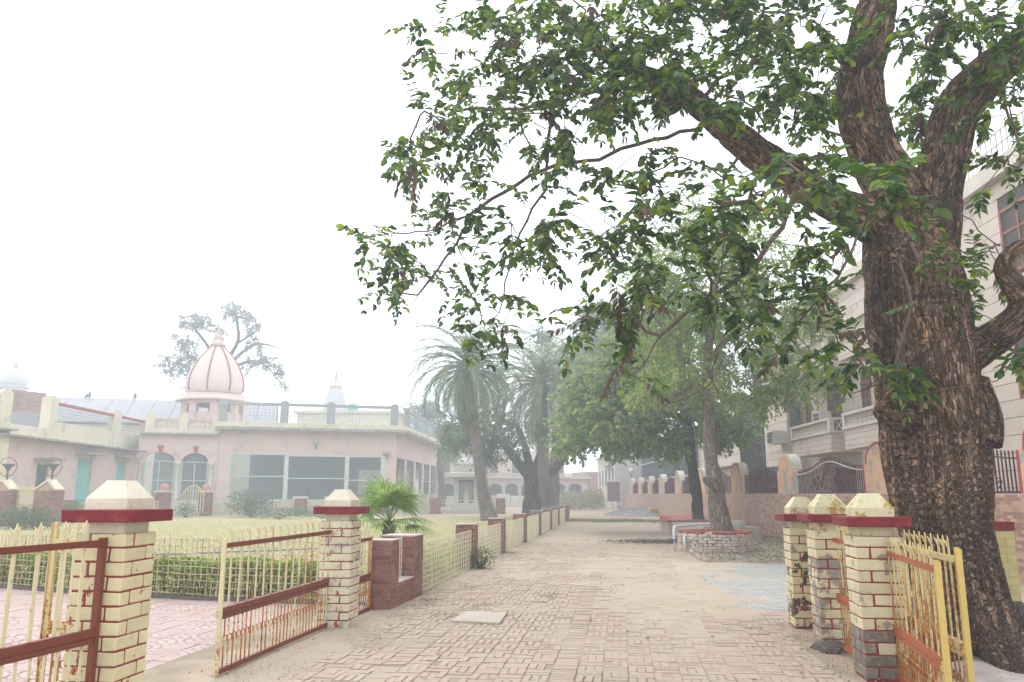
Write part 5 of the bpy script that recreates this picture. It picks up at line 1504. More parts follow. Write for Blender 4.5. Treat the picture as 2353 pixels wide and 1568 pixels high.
mb = MB(); f4.box(mb, tc, f4.L, -1.5, -1.25, zp0, zp0 + .9); part("low_parapet", mb, M_creamw, wg, True)
mb = MB(); f4.box(mb, 0, f4.L, -6, -.32, zw - .1, zw + .05); part("roof", mb, M_creamw, wg, True)
# cream building cut off by the left edge
cb = thing("cream_block", "cream wall with rounded parapet post cut by the left edge, above the garden", "building", (-28, 45, 0))
f5 = Fr((P(17, 1050, 46).x, 46), (P(-160, 1050, 42).x, 42)); z5 = f5.hit(10, 990)[1]; z6 = f5.hit(10, 895)[1]
mb = MB(); f5.box(mb, 0, f5.L, -4, 0, 0, z5); part("wall", mb, M_creamw, cb, True)
mb = MB(); f5.box(mb, -.1, f5.L, -.1, .5, z5, z5 + .12); part("ledge", mb, M_ragged, cb, True)
mb = MB(); f5.poly(mb, [(.05, z5 + .12), (.05, z6 - .2), (.25, z6 + .05), (.6, z6 + .05), (.8, z6 - .2), (.8, z5 + .12)], -.4, 0); part("parapet_post", mb, M_creamw, cb, True)
mb = MB(); f5.box(mb, .8, f5.L, -.3, -.1, z6 - .5, z6 - .3); part("rail", mb, M_greyc, cb, True)
mb = MB(); f5.box(mb, .8, f5.L, -.3, -.1, z5 + .12, z5 + .7); part("parapet", mb, M_creamw, cb, True)
part("wire_mesh", f5.mesh(MB(), .8, f5.L, z5 + .7, z6 - .5, -.2, .2, .2, .02), M_wire, cb, True)
# bare brick house behind
M_oldbrick = weathered("old_brick", (.36, .22, .18), (.28, .17, .145), .8, (.40, .30, .26), bump=.4, fine=10)
p0, p1 = P(-30, 930, 62), P(104, 930, 66)
f6 = Fr((p0.x, p0.y), (p1.x, p1.y)); bb = thing("brick_house", "bare weathered brick house behind the cream wall at far left", "house", (p0.x, p0.y, 0))
zt6 = f6.hit(80, 902)[1]; zc6 = f6.hit(80, 950)[1]
mb = MB(); f6.box(mb, 0, f6.L, -6, 0, 0, zt6); part("core", mb, M_oldbrick, bb, True)
jo = MB(); z = zc6; r_ = 0
while z < zt6 - .1:
    x = -.25 * (r_ % 2)
    while x < f6.L: 
        a0, a1 = max(0, x), min(f6.L, x + .5); 
        if a1 - a0 > .05: f6.box(jo, a0 + .01, a1 - .01, .0, .02 + random.uniform(0, .02), z + .008, z + .16)
        x += .5
    z += .175; r_ += 1
part("brick_courses", jo, weathered("old_brick_pieces", (.38, .23, .19), (.28, .17, .145), .8, (.40, .30, .26), bump=.3, vary=.2, isl=True), bb, True, kind="stuff")
mb = MB(); f6.box(mb, 0, f6.L, .001, .03, 3, zc6); part("plaster_band", mb, M_greyc, bb, True)
# long tin-roofed shed behind
sh = thing("long_shed", "long shed with a dull grey tin roof behind the wing and kiosk", "shed", (-40, 92, 0))
q0, q1 = P(60, 915, 96), P(640, 926, 104)
fsr = Fr((q0.x, q0.y), (q1.x, q1.y)); zr1 = fsr.hit(350, 919)[1]; zr0 = zr1 - 3.6
M_tin = weathered("tin_roof", (.33, .31, .33), (.28, .27, .29), .25, bump=.1)
for i in range(12):
    a0, a1 = fsr.L * i / 12, fsr.L * (i + 1) / 12 - .06
    mb = MB(); V = [fsr.pt(a0, 9, zr0), fsr.pt(a1, 9, zr0), fsr.pt(a1, 0, zr1), fsr.pt(a0, 0, zr1)]
    mb.prism([tuple(v) for v in V], (0, 0, -.12)); part("roof_sheet", mb, M_tin, sh, True)
mb = MB(); fsr.box(mb, 0, fsr.L, -8, 8.5, 0, zr0 - .3); part("wall", mb, M_creamw, sh, True)
mb = MB(); V = [fsr.pt(0, -9, zr0), fsr.pt(fsr.L, -9, zr0), fsr.pt(fsr.L, -.02, zr1 - .02), fsr.pt(0, -.02, zr1 - .02)]; mb.prism([tuple(v) for v in V], (0, 0, -.12)); part("back_roof", mb, M_tin, sh, True)
M_dark = weathered("dark_plumage", (.06, .055, .06), (.04, .04, .045), 4, bump=0)
for i, (u, lab) in enumerate(((198, "small dark bird crouching on the tin roof ridge"), (205, "dark upright bird on the tin roof ridge beside the crouching one"), (310, "lone dark bird upright on the tin roof ridge near the kiosk"))):
    a, z = fsr.hit(u, 917); c0 = fsr.pt(a, 0, zr1); h = .5 if i == 0 else .85
    mb = MB().lathe(c0.x, c0.y, [(.05, zr1 - .02), (.2, zr1 + h * .25), (.21, zr1 + h * .45), (.13, zr1 + h * .68), (.12, zr1 + h * .85), (.03, zr1 + h)], 10)
    mb.bar((c0.x + .1, c0.y, zr1 + h * .82), (c0.x + .26, c0.y, zr1 + h * .78), .05); mb.bar((c0.x - .15, c0.y, zr1 + h * .3), (c0.x - .34, c0.y, zr1 + .02), .08)
    single("bird", mb, M_dark, lab, "bird", "birds on the tin roof", smooth=True)
# white temple spire and white domed turret far behind, teal water tank
M_wh = weathered("temple_white", (.50, .49, .48), (.45, .44, .43), .5, bump=.1)
tc_ = P(770, 930, 128); tp_ = thing("temple_spire", "white temple spire with ringed finial fading in the haze behind the hall", "temple", (tc_.x, tc_.y, 0))
def zz(v): return P(770, v, 128).z
part("tower", MB().lathe(tc_.x, tc_.y, [(2.6, 0), (2.3, zz(960)), (1.75, zz(930)), (1.45, zz(908)), (1.15, zz(898)), (1.0, zz(893))], 8), M_wh, tp_, True)
part("amalaka", MB().lathe(tc_.x, tc_.y, [(.9, zz(893)), (1.12, zz(891)), (1.12, zz(887)), (.9, zz(885)), (.75, zz(882)), (.5, zz(876)), (.42, zz(873))], 16), M_wh, tp_, True)
fn = []
for k, v in enumerate((873, 870, 867, 864, 861, 858, 855)): fn += [(.45 - .045 * k, zz(v)), (.25 - .03 * k, zz(v - 1.6))]
part("finial", MB().lathe(tc_.x, tc_.y, fn + [(.06, zz(850)), (.02, zz(835))], 12), M_wh, tp_, True)
dc = P(32, 880, 120); tu = thing("domed_turret", "pale domed turret fading in the haze at the far left", "turret", (dc.x, dc.y, 0))
def z3(v): return P(32, v, 120).z
part("drum", MB().lathe(dc.x, dc.y, [(1.9, 0), (1.9, z3(893)), (2.3, z3(892)), (2.3, z3(889)), (1.9, z3(888))], 16), M_wh, tu, True)
part("dome", MB().lathe(dc.x, dc.y, [(1.75, z3(888)), (1.95, z3(880)), (1.95, z3(872)), (1.7, z3(864)), (1.3, z3(858)), (1.05, z3(854)), (.75, z3(850)), (.4, z3(846))], 20), M_wh, tu, True, smooth=True)
part("finial", MB().lathe(dc.x, dc.y, [(.35, z3(846)), (.3, z3(843)), (.6, z3(840)), (.35, z3(838)), (.2, z3(835)), (.35, z3(833)), (.15, z3(830)), (.05, z3(826)), (.02, z3(820))], 12), M_wh, tu, True, smooth=True)
wt_ = P(810, 950, 98); tk = thing("water_tank", "teal plastic water tank on a roof behind the hall parapet", "water tank", (wt_.x, wt_.y, wt_.z))
M_tank = weathered("teal_tank", (.12, .48, .43), (.10, .42, .38), 1, rough=.4, bump=0)
h = P(810, 927, 98).z - wt_.z
part("body", MB().lathe(0, 0, [(.68, 0), (.68, h * .3), (.64, h * .33), (.68, h * .36), (.68, h * .62), (.64, h * .65), (.68, h * .68), (.66, h * .85), (.3, h * .95)], 16), M_tank, tk, smooth=True)
part("lid", MB().lathe(0, 0, [(.3, h * .95), (.3, h * 1.0), (.05, h * 1.03)], 12), M_tank, tk)
rb = thing("far_flat_roof", "pale flat-roofed building under the teal water tank, behind the hall", "building", (wt_.x, 102, 0))
part("wall", MB().box(wt_.x - 6, wt_.x + 6, 95, 106, 0, wt_.z - .3), M_creamw, rb, True); part("roof_slab", MB().box(wt_.x - 6.4, wt_.x + 6.4, 94.6, 106.4, wt_.z - .3, wt_.z - .02), M_creamw, rb, True)

# ---- garden edge fence before the hall: brick piers, rod panels, white low wall
M_farbrick = m_clad("garden_pier_brick", False)
gpu = [(152, 1200), (265, 1192), (470, 1186), (575, 1184), (690, 1183), (800, 1182), (1000, 1181), (1150, 1181)]
def simple_pier(c, w_, h, lab, grp, cap=None):
    t = thing("garden_pier", lab, "garden pier", tuple(c), 0, grp); jo = MB()
    clad_box(t, -w_ / 2, w_ / 2, -w_ / 2, w_ / 2, -.03, h, "fr", "", jo=jo, bl=.3, bh=.11); part("brick_facing", jo, M_farbrick, t, kind="stuff")
    if cap: part("cap", MB().frustum(0, 0, h, h + .14, w_ * .62, w_ * .62, w_ * .62, w_ * .62), M_white, t); part("dome_cap", MB().lathe(0, 0, [(w_ * .45, h + .14), (w_ * .42, h + .4), (w_ * .2, h + .62), (.03, h + .66)], 12), weathered("cap_red", (.50, .24, .18), (.45, .2, .15), 3) if "cap_red" not in bpy.data.materials else bpy.data.materials["cap_red"], t)
    return t
gp_xy = [G(u, v) for u, v in gpu]
gl2 = ["garden pier before the teal door", "garden pier below the first grilled arch", "garden pier right of the arched gate opening", "garden pier below the hall's first big window", "garden pier below the hall's middle window", "garden pier behind the peeling gate post", "garden pier at the hall's right corner", "garden pier near the leaning palm's foot"]
for k, p in enumerate(gp_xy):
    arch = k in (2,)
    simple_pier(p, .8 if k != 3 else .7, 1.28 if k != 2 else 1.75, "brick " + gl2[k], "brick piers of the garden fence", cap=arch)
gate2 = G(440, 1187); simple_pier(G(372, 1188), .8, 1.75, "brick garden pier left of the small arched gate, with a rounded red cap", "brick piers of the garden fence", cap=True)
chain = sorted(gp_xy + [G(372, 1188)], key=lambda p: p.x)
for k, (a, b) in enumerate(zip(chain, chain[1:])):
    d = b - a; L_ = d.length
    t = thing("garden_rail", f"{['first', 'second', 'third', 'fourth', 'fifth', 'sixth', 'seventh', 'eighth'][k]} pale rod panel of the far garden fence, counted from the left", "fence panel", tuple(a), math.atan2(d.y, d.x), "rod panels of the far garden fence")
    part("rods", rods(MB(), .5, L_ - .5, .35, 1.15, int(L_ / .3), 4, .016, .01), M_rod, t)
    if 3 <= k <= 6: part("kerb_wall", MB().box(.45, L_ - .45, .15, .4, 0, 1.0), M_white, t)
    else: part("kerb_wall", MB().box(.45, L_ - .45, -.1, .15, 0, .3), M_capst, t)
ag = G(440, 1187); t = thing("small_arched_gate", "small pointed cream garden gate between two capped brick piers", "gate", tuple(ag)); mb = MB()
for k in range(9):
    x = -.8 + k * .2; mb2 = MB().bar((x, 0, .3), (x, 0, 1.5 + .75 * math.cos(x / .8 * 1.4)), .05); part("bar", mb2, M_bar, t)
part("rim", MB().tube([(-.85 + 1.7 * k / 16, 0, 1.5 + .78 * math.cos((-.85 + 1.7 * k / 16) / .8 * 1.4)) for k in range(17)], .04, 5), M_bar, t)
# two wide piers with gabled caps and an iron gate, lower left; ring lamps on them
for i, (u, lab) in enumerate(((8, "wide brick pier with gabled cap at the left edge of the garden"), (112, "wide brick pier with gabled cap right of the far rod gate"))):
    Yp = 42.0; c0 = P(u, 1150, Yp); zt_ = P(u, 1128, Yp).z; w_ = 1.15
    t = thing("gabled_pier", lab, "garden pier", (c0.x, Yp, 0), 0, "gabled garden piers"); jo = MB()
    clad_box(t, -w_ / 2, w_ / 2, -.35, .35, -.03, zt_, "fr", "", jo=jo, bl=.28, bh=.1); part("brick_facing", jo, M_farbrick, t, kind="stuff")
    part("gable", MB().prism([(-w_ * .48, -.36, zt_), (w_ * .40, -.36, zt_), (0.05, -.36, zt_ + .42)], (0, .72, 0)), M_redtrim if False else weathered("gable%d" % i, (.45, .30, .24), (.40, .26, .21), 3), t)
    part("gable_rim", MB().prism([(-w_ * .5, -.4, zt_ + .02), (.05, -.4, zt_ + .46), (w_ * .42, -.4, zt_ + .02), (w_ * .46, -.4, zt_ + .08), (.05, -.4, zt_ + .60), (-w_ * .54, -.4, zt_ + .08)], (0, .8, 0)), M_creamw, t)
    lt = thing("ring_lamp", f"iron lamp with a round ring frame on the gabled pier {'at the left edge' if i == 0 else 'right of the rod gate'}", "lamp", (c0.x + .05, Yp, zt_ + .4), 0, "ring lamps on the gabled piers")
    part("stem", MB().tube([(0, 0, .1), (0, 0, .62)], .05, 7), M_steel, lt); part("cup", MB().lathe(0, 0, [(.05, .6), (.16, .8), (.30, .92), (.30, .97), (.05, .98)], 12), M_steel, lt)
    part("ring", MB().tube([(.48 * math.cos(a * math.pi / 12), -.05, .82 + .48 * math.sin(a * math.pi / 12)) for a in range(25)], .022, 5, False), M_steel, lt)
g0, g1 = P(22, 1150, 42.2), P(86, 1150, 42.2); zt_ = P(50, 1120, 42.2).z
t = thing("far_rod_gate", "pale double rod gate between the two gabled garden piers", "gate", (g0.x, 42.2, 0)); L_ = g1.x - g0.x
for k in range(13): part("bar", MB().bar((L_ * (k + .5) / 13, 0, .1), (L_ * (k + .5) / 13, 0, zt_ + random.uniform(0, .06)), .04), M_bar, t)
for zz_ in (.15, zt_ * .55, zt_ - .15): part("rail", MB().box(0, L_, -.03, .03, zz_, zz_ + .07), M_bar_rust, t)
# chairs inside the hall
def chair(c, rz, label):
    t = thing("chair", label, "chair", tuple(c), rz, "dark chairs inside the hall")
    part("seat", MB().box(-.25, .25, -.25, .25, .44, .50), M_dark, t); part("backrest", MB().box(-.25, .25, .22, .28, .55, 1.02), M_dark, t)
    for x in (-.22, .22):
        for y in (-.22, .25): part("leg", MB().bar((x, y, 0), (x, y, .44 if y < 0 else .6), .035), M_steel, t)
for u, lab in ((704, "dark chair seen through the hall's middle window, left one"), (728, "dark chair seen through the hall's middle window, right one")):
    a, _ = f1.hit(u, 1140, -2.0); chair(f1.pt(a, -2.0, FLZ), .3, lab)
for k, q in enumerate(((820, 1125), (850, 1128))):
    a, _ = f1.hit(q[0], 1140, -3.0); chair(f1.pt(a, -3.0, FLZ), 2.0, f"dark chair seen through the hall's right window, {'left' if k == 0 else 'right'} one")
# ================================================================== SHRINE AND FAR ARCADE
sc0 = G(1072, 1179); sh_ = thing("stone_shrine", "small pale stone shrine with stepped dome and latticed opening, beyond the lawn", "shrine", (sc0.x, sc0.y + 1.0, 0), -.05)
M_shr = weathered("shrine_stone", (.50, .49, .45), (.44, .43, .39), .8, (.36, .35, .31), bump=.2)
part("plinth", MB().box(-1.22, 1.22, -1.15, 1.15, -.05, .85), M_shr, sh_)
for sx in (-1, 1):
    for sy in (-1, 1): part("pillar", MB().box(sx * 1.1 - (.45 if sx > 0 else 0), sx * 1.1 + (.45 if sx < 0 else 0), sy * 1.0 - (.4 if sy > 0 else 0), sy * 1.0 + (.4 if sy < 0 else 0), .85, 2.85), M_shr, sh_)
part("lintel", MB().box(-1.12, 1.12, -1.02, 1.02, 2.85, 3.08), M_shr, sh_)
part("inner_block", MB().box(-.62, .62, -.55, .8, .86, 2.84), M_shade_int, sh_)
gr = MB()
for k in range(-8, 9):
    for sg in (1, -1):
        pts = []
        for q in range(21):
            z = 1.0 + q * .085; x = k * .16 + sg * (z - 1.85) * .9
            if abs(x) <= .58: pts.append((x, -.98, z))
        if len(pts) > 1: gr.bar(pts[0], pts[-1], .022)
part("lattice", gr, M_white, sh_)
part("frame", MB().box(-.65, -.58, -1.0, -.95, .86, 2.84).box(.58, .65, -1.0, -.95, .86, 2.84), M_steel, sh_)
part("eave", MB().frustum(0, 0, 3.08, 3.42, 1.78, 1.7, 1.78, 1.7).frustum(0, 0, 3.421, 3.55, 1.74, 1.66, 1.2, 1.1), M_shr, sh_)
part("attic", MB().box(-1.12, 1.12, -1.05, 1.05, 3.55, 4.12), M_shr, sh_)
part("dome", MB().lathe(0, 0, [(1.15, 4.12), (1.12, 4.3), (.95, 4.55), (.6, 4.75), (.32, 4.84), (.3, 4.95), (.2, 5.05)], 16), M_shr, sh_, smooth=True)
part("pale_figure", MB().lathe(0, -.75, [(.25, .86), (.22, 1.5), (.25, 1.75), (.1, 1.95), (.14, 2.1), (.05, 2.25)], 10), M_white, sh_)

fe = Fr((P(985, 1120, 112).x, 112), (P(1352, 1120, 120).x, 120))
ar = thing("arcaded_mansion", "old peach mansion with a row of round arches, hazy at the lane's end", "building", (0, 118, 0))
M_oldpeach = weathered("old_peach", (.58, .42, .33), (.52, .42, .35), .4, (.36, .32, .29), bump=.2)
zsl, zbt = fe.hit(1200, 1100)[1], fe.hit(1200, 1088)[1]
ucs = [1030 + 36.5 * k for k in range(9)]
aa = []
for u in ucs:
    s0, zs_ = fe.hit(u - 14.8, 1121); s1, _ = fe.hit(u + 14.8, 1121); aa.append((s0, s1, zs_, fe.hit(u, 1111.5)[1]))
mb = MB(); xs = [0.0] + [q for a in aa for q in a[:2]] + [fe.L]
for i in range(0, len(xs), 2): fe.box(mb, xs[i], xs[i + 1], -.5, 0, 0, zsl)
for (s0, s1, zs_, zt_) in aa:
    cx_, hw = (s0 + s1) / 2, (s1 - s0) / 2; pl = [(cx_ - hw * math.cos(math.pi * k / 10), zs_ + (zt_ - zs_) * math.sin(math.pi * k / 10)) for k in range(11)]
    for a, b in zip(pl, pl[1:]): fe.poly(mb, [a, b, (b[0], zsl), (a[0], zsl)], -.5, 0)
part("arcade_wall", mb, M_oldpeach, ar, True)
mb = MB(); fe.box(mb, 0, fe.L, -4.2, -4, 0, zsl); part("inner_wall", mb, M_shade_int, ar, True)
mb = MB(); fe.box(mb, -.3, fe.L + .2, -10, .7, zsl, zsl + .25); part("floor_slab", mb, M_oldpeach, ar, True)
mb = MB(); fe.box(mb, 0, fe.L, .3, .55, zbt - .15, zbt); fe.box(mb, 0, fe.L, .3, .55, zsl + .25, zsl + .38); part("balustrade_rail", mb, M_oldpeach, ar, True)
mb = MB()
for k in range(int(fe.L / .32)):
    w_ = .6 if k % 10 == 0 else .14; fe.box(mb, k * .32, k * .32 + w_, .35, .5, zsl + .38, zbt - .15)
part("balusters", mb, M_oldpeach, ar, True)
zup = zsl + 4.2
mb = MB(); fe.box(mb, 0, fe.L - 2, -9, -4.5, zsl + .25, zup); part("upper_storey", mb, M_oldpeach, ar, True)
for k in range(6):
    mb = MB(); fe.box(mb, 3 + k * 3.6, 4.2 + k * 3.6, -4.5, -4.44, zsl + .3, zsl + 2.8); part("upper_door", mb, M_shade_int, ar, True)
mb = MB(); fe.box(mb, fe.L, fe.L + 2.4, -6, .2, 0, zbt + .3); part("brick_end", mb, M_oldbrick, ar, True)
# low ruined white wall before it
rw = MB(); x = -10.0
rwt = thing("ruined_wall", "low broken whitewashed wall before the arcaded mansion", "wall", (0, 104, 0))
k = 0
while x < 10.5:
    d = random.uniform(1.2, 2.6); part("section", MB().box(x, x + d - .04, -.25, .25, 0, random.uniform(.9, 1.7)), M_white if k % 3 else M_oldpeach, rwt); x += d; k += 1

# ================================================================== LANE FURNITURE ON THE RIGHT
M_red_edge = weathered("red_edge", (.42, .09, .08), (.36, .07, .06), 4, (.5, .42, .36))
pc = G(1655, 1272); pc = Vector((pc.x + .12, pc.y + 1.0, 0)); PR = 1.03
pt = thing("round_planter", "round cracked brick planter painted cream and red, ringing the light-barked tree", "planter", tuple(pc))
M_plb = paint_brick("planter_brick", (.60, .54, .44), (.42, .08, .06), (.36, .33, .29), .56, .53, (.40, .34, .28))
part("core", MB().lathe(0, 0, [(PR - .05, -.05), (PR - .05, .52)], 40), M_red_edge, pt)
for r_ in range(6):
    nb = 25
    for k in range(nb):
        a = 2 * math.pi * (k + (.5 if r_ % 2 else 0)) / nb
        if math.sin(a) > .55: continue
        crack = (k in (4,) and r_ < 6) or (random.random() < .04)
        rr_ = PR - (.06 if crack else random.uniform(0, .035)) - (.04 * max(0, .3 - r_ * .1))
        o = link("brick", pl_me, None, pt, (rr_ * math.cos(a) * 1, rr_ * math.sin(a), .06 + r_ * .083), (0, random.uniform(-.03, .03), a + math.pi / 2)) if r_ or k else None
        if o is None:
            pl_me = bevel_box("brick", .245, .12, .076, .008, .004); pl_me.materials.append(M_plb)
            link("brick", pl_me, None, pt, (rr_ * math.cos(a), rr_ * math.sin(a), .06), (0, 0, a + math.pi / 2))
mb = MB(); n = 40
for i in range(n):
    a0, a1 = 2 * math.pi * i / n, 2 * math.pi * (i + 1) / n; z1 = .585 + random.uniform(-.01, .01); R0, R1 = PR - .34, PR + .05
    V = [(R0 * math.cos(a0), R0 * math.sin(a0)), (R1 * math.cos(a0), R1 * math.sin(a0)), (R1 * math.cos(a1), R1 * math.sin(a1)), (R0 * math.cos(a1), R0 * math.sin(a1))]
    if random.random() < .16 and math.sin(a0) < 0: continue
    mb.prism([(x, y, .535) for x, y in V], (0, 0, z1 - .535))
part("rim", mb, M_red_edge, pt)
part("soil", MB().lathe(0, 0, [(PR - .1, .43), (PR - .3, .52), (.05, .55)], 30), M_dirt, pt)
# water pipe along the planter
px = thing("water_pipe", "white plastic water pipe with a blue tap on the left of the round planter", "pipe", (pc.x, pc.y, 0))
M_pvc = weathered("pvc", (.72, .72, .70), (.66, .66, .64), 4, rough=.4, bump=0)
part("riser", MB().tube([(-1.28, -.35, .02), (-1.28, -.35, .62), (-1.24, -.3, .70), (-1.0, .2, .71), (-.2, 1.1, .72), (1.0, .9, .74)], .035, 8), M_pvc, px, smooth=True)
part("drop", MB().tube([(-1.02, -.55, .0), (-1.02, -.55, .44), (-.96, -.5, .5)], .032, 8), M_pvc, px, smooth=True)
part("tap", MB().tube([(-1.34, -.40, .24), (-1.34, -.40, .36)], .035, 8), weathered("blue_tap", (.04, .08, .25), (.03, .07, .2), 4), px); part("handle", MB().bar((-1.48, -.40, .34), (-1.2, -.40, .34), .03), M_steel, px)
# concrete tank and platform behind
tkp = thing("concrete_tank", "long grey concrete water trough behind the round planter", "trough", (7.0, 30, 0))
def quad_prism(mb, pts, z0, z1): mb.prism([(p[0], p[1], z0) for p in pts], (0, 0, z1 - z0)); return mb
c1_, c2_ = G(1617, 1247), G(1545, 1233)
ins = Vector((1.35, .0, 0)); M_tk = weathered("tank_render", (.40, .385, .36), (.35, .335, .31), 1.2, (.28, .27, .25), bump=.25)
part("body", quad_prism(MB(), [c1_, c1_ + ins, c2_ + ins + Vector((.3, .9, 0)), c2_], -.02, .54), M_tk, tkp, True)
part("lid_slab", quad_prism(MB(), [c1_ + Vector((.75, .4, 0)), c1_ + Vector((1.6, .4, 0)), c1_ + Vector((1.7, 1.6, 0)), c1_ + Vector((.8, 1.6, 0))], .543, .70), M_tk, tkp, True)
part("side_body", quad_prism(MB(), [c1_ + ins + Vector((.05, .2, 0)), c1_ + ins + Vector((.68, .3, 0)), c1_ + ins + Vector((.72, 2.5, 0)), c1_ + ins + Vector((.05, 2.5, 0))], -.02, .50), M_tk, tkp, True)
# square planter of the dark tree
p3 = P(1604, 1185, 36.0); sq = thing("square_planter", "low square red-edged planter around the dark straight tree", "planter", (p3.x, 36.0, 0), RZ * .3)
part("wall", MB().box(-1.5, 1.5, -1.3, 1.3, -.02, .45), weathered("planter_plaster", (.44, .36, .32), (.36, .30, .27), 2), sq); part("rim", MB().box(-1.56, 1.56, -1.36, 1.36, .45, .53), M_red_edge, sq); part("soil", MB().box(-1.2, 1.2, -1.0, 1.0, .53, .545), M_dirt, sq)
# masonry benches
for k, (u, v, lab) in enumerate(((1548, 1200, "brick masonry bench with red seat edge, nearer one by the tiled wall"), (1528, 1199, "brick masonry bench with red seat edge, farther one by the tiled wall"))):
    y_ = 42.0 + k * 3.6; p = P(u + 18, 1195, y_); b = thing("masonry_bench", lab, "bench", (p.x + .3, y_, 0), RZ * .3, "masonry benches by the tiled wall")
    part("seat", MB().box(-.9, 1.1, -1.4, 1.4, .36, .45), M_red_edge, b)
    for q in (-1.25, 0, 1.25): part("leg", MB().box(-.8, 1.0, q - .16, q + .16, -.02, .36), M_oldbrick, b)
# gravel heap and yellow sack
gp = G(1470, 1184); M_grav = weathered("gravel", (.36, .35, .36), (.28, .27, .28), 8, bump=.8, bd=.05, vary=.3, isl=True)
gv = thing("gravel_heap", "low heap of grey gravel at the foot of the far tiled wall", "gravel heap", tuple(gp))
mb = MB(); n = 26
V, Fc = [], []
for i in range(n + 1):
    for j in range(n + 1):
        x, y = -2.6 + 5.2 * i / n, -4 + 8 * j / n; h = .55 * max(0, 1 - (x / 2.6) ** 2 - (y / 4) ** 2) ** .8; V.append((x, y, h + .04 * mnoise.noise(Vector((x * 3, y * 3, 0))) - .03))
for i in range(n):
    for j in range(n): a = i * (n + 1) + j; Fc.append((a, a + n + 1, a + n + 2, a + 1))
mb.add(V, Fc); part("heap", mb, M_grav, gv)
mb = MB()
for _ in range(2600):
    a, r_ = random.uniform(0, 6.28), math.sqrt(random.random()); x, y = 2.8 * r_ * math.cos(a), 4.3 * r_ * math.sin(a); h = .55 * max(0, 1 - (x / 2.6) ** 2 - (y / 4) ** 2) ** .8; s_ = random.uniform(.02, .05)
    mb.add([(x - s_, y - s_, h - .01), (x + s_, y - s_, h - .01), (x, y + s_, h - .01), (x, y, h + s_ * 1.3)], [(0, 1, 3), (1, 2, 3), (2, 0, 3)])
part("stones", mb, M_grav, gv, kind="stuff")
sp = G(1502, 1186); bm = bmesh.new(); bmesh.ops.create_cube(bm, size=1); bmesh.ops.subdivide_edges(bm, edges=list(bm.edges), cuts=4, use_grid_fill=True)
for v in bm.verts:
    r_ = v.co.normalized() * .62; v.co = v.co.lerp(r_, .45); v.co = Vector((v.co.x * .8, v.co.y * .5, v.co.z * .55)) * (1 + .12 * mnoise.noise(v.co * 3))
me = bpy.data.meshes.new("sack"); bm.to_mesh(me); bm.free()
o = link("sack", me, weathered("yellow_sack", (.52, .40, .12), (.46, .34, .10), 3, (.28, .18, .08), bump=.3), None, (sp.x, sp.y, .30), (.1, .25, .3), smooth=True); tag(o, "stuffed yellow sack leaning on the gravel heap", "sack")
# broken masonry by the board; pale lumps for unclear animal-like shapes in the weeds
for k, (u, v, r_, lab) in enumerate(((1440, 1167, (1.0, .6, .45), "broken brick block left of the tiled wall's far end"), (1428, 1169, (.8, .5, .35), "smaller broken brick block under the maroon board"), (1300, 1160, (1.2, .8, .8), "pale lump among the weeds, left of the others"), (1316, 1160, (1.0, .7, .75), "pale lump among the weeds, right of centre"), (1337, 1158, (1.5, .9, 1.4), "largest pale lump among the weeds before the arches"))):
    p = G(u, v); rock("stone_block", (p.x, p.y, r_[2] * .5), r_, weathered("rubble%d" % k, (.55, .40, .33), (.48, .36, .30), 1.5, bump=.4), lab, "stone", "loose masonry at the end of the lane", seed=k + 5)
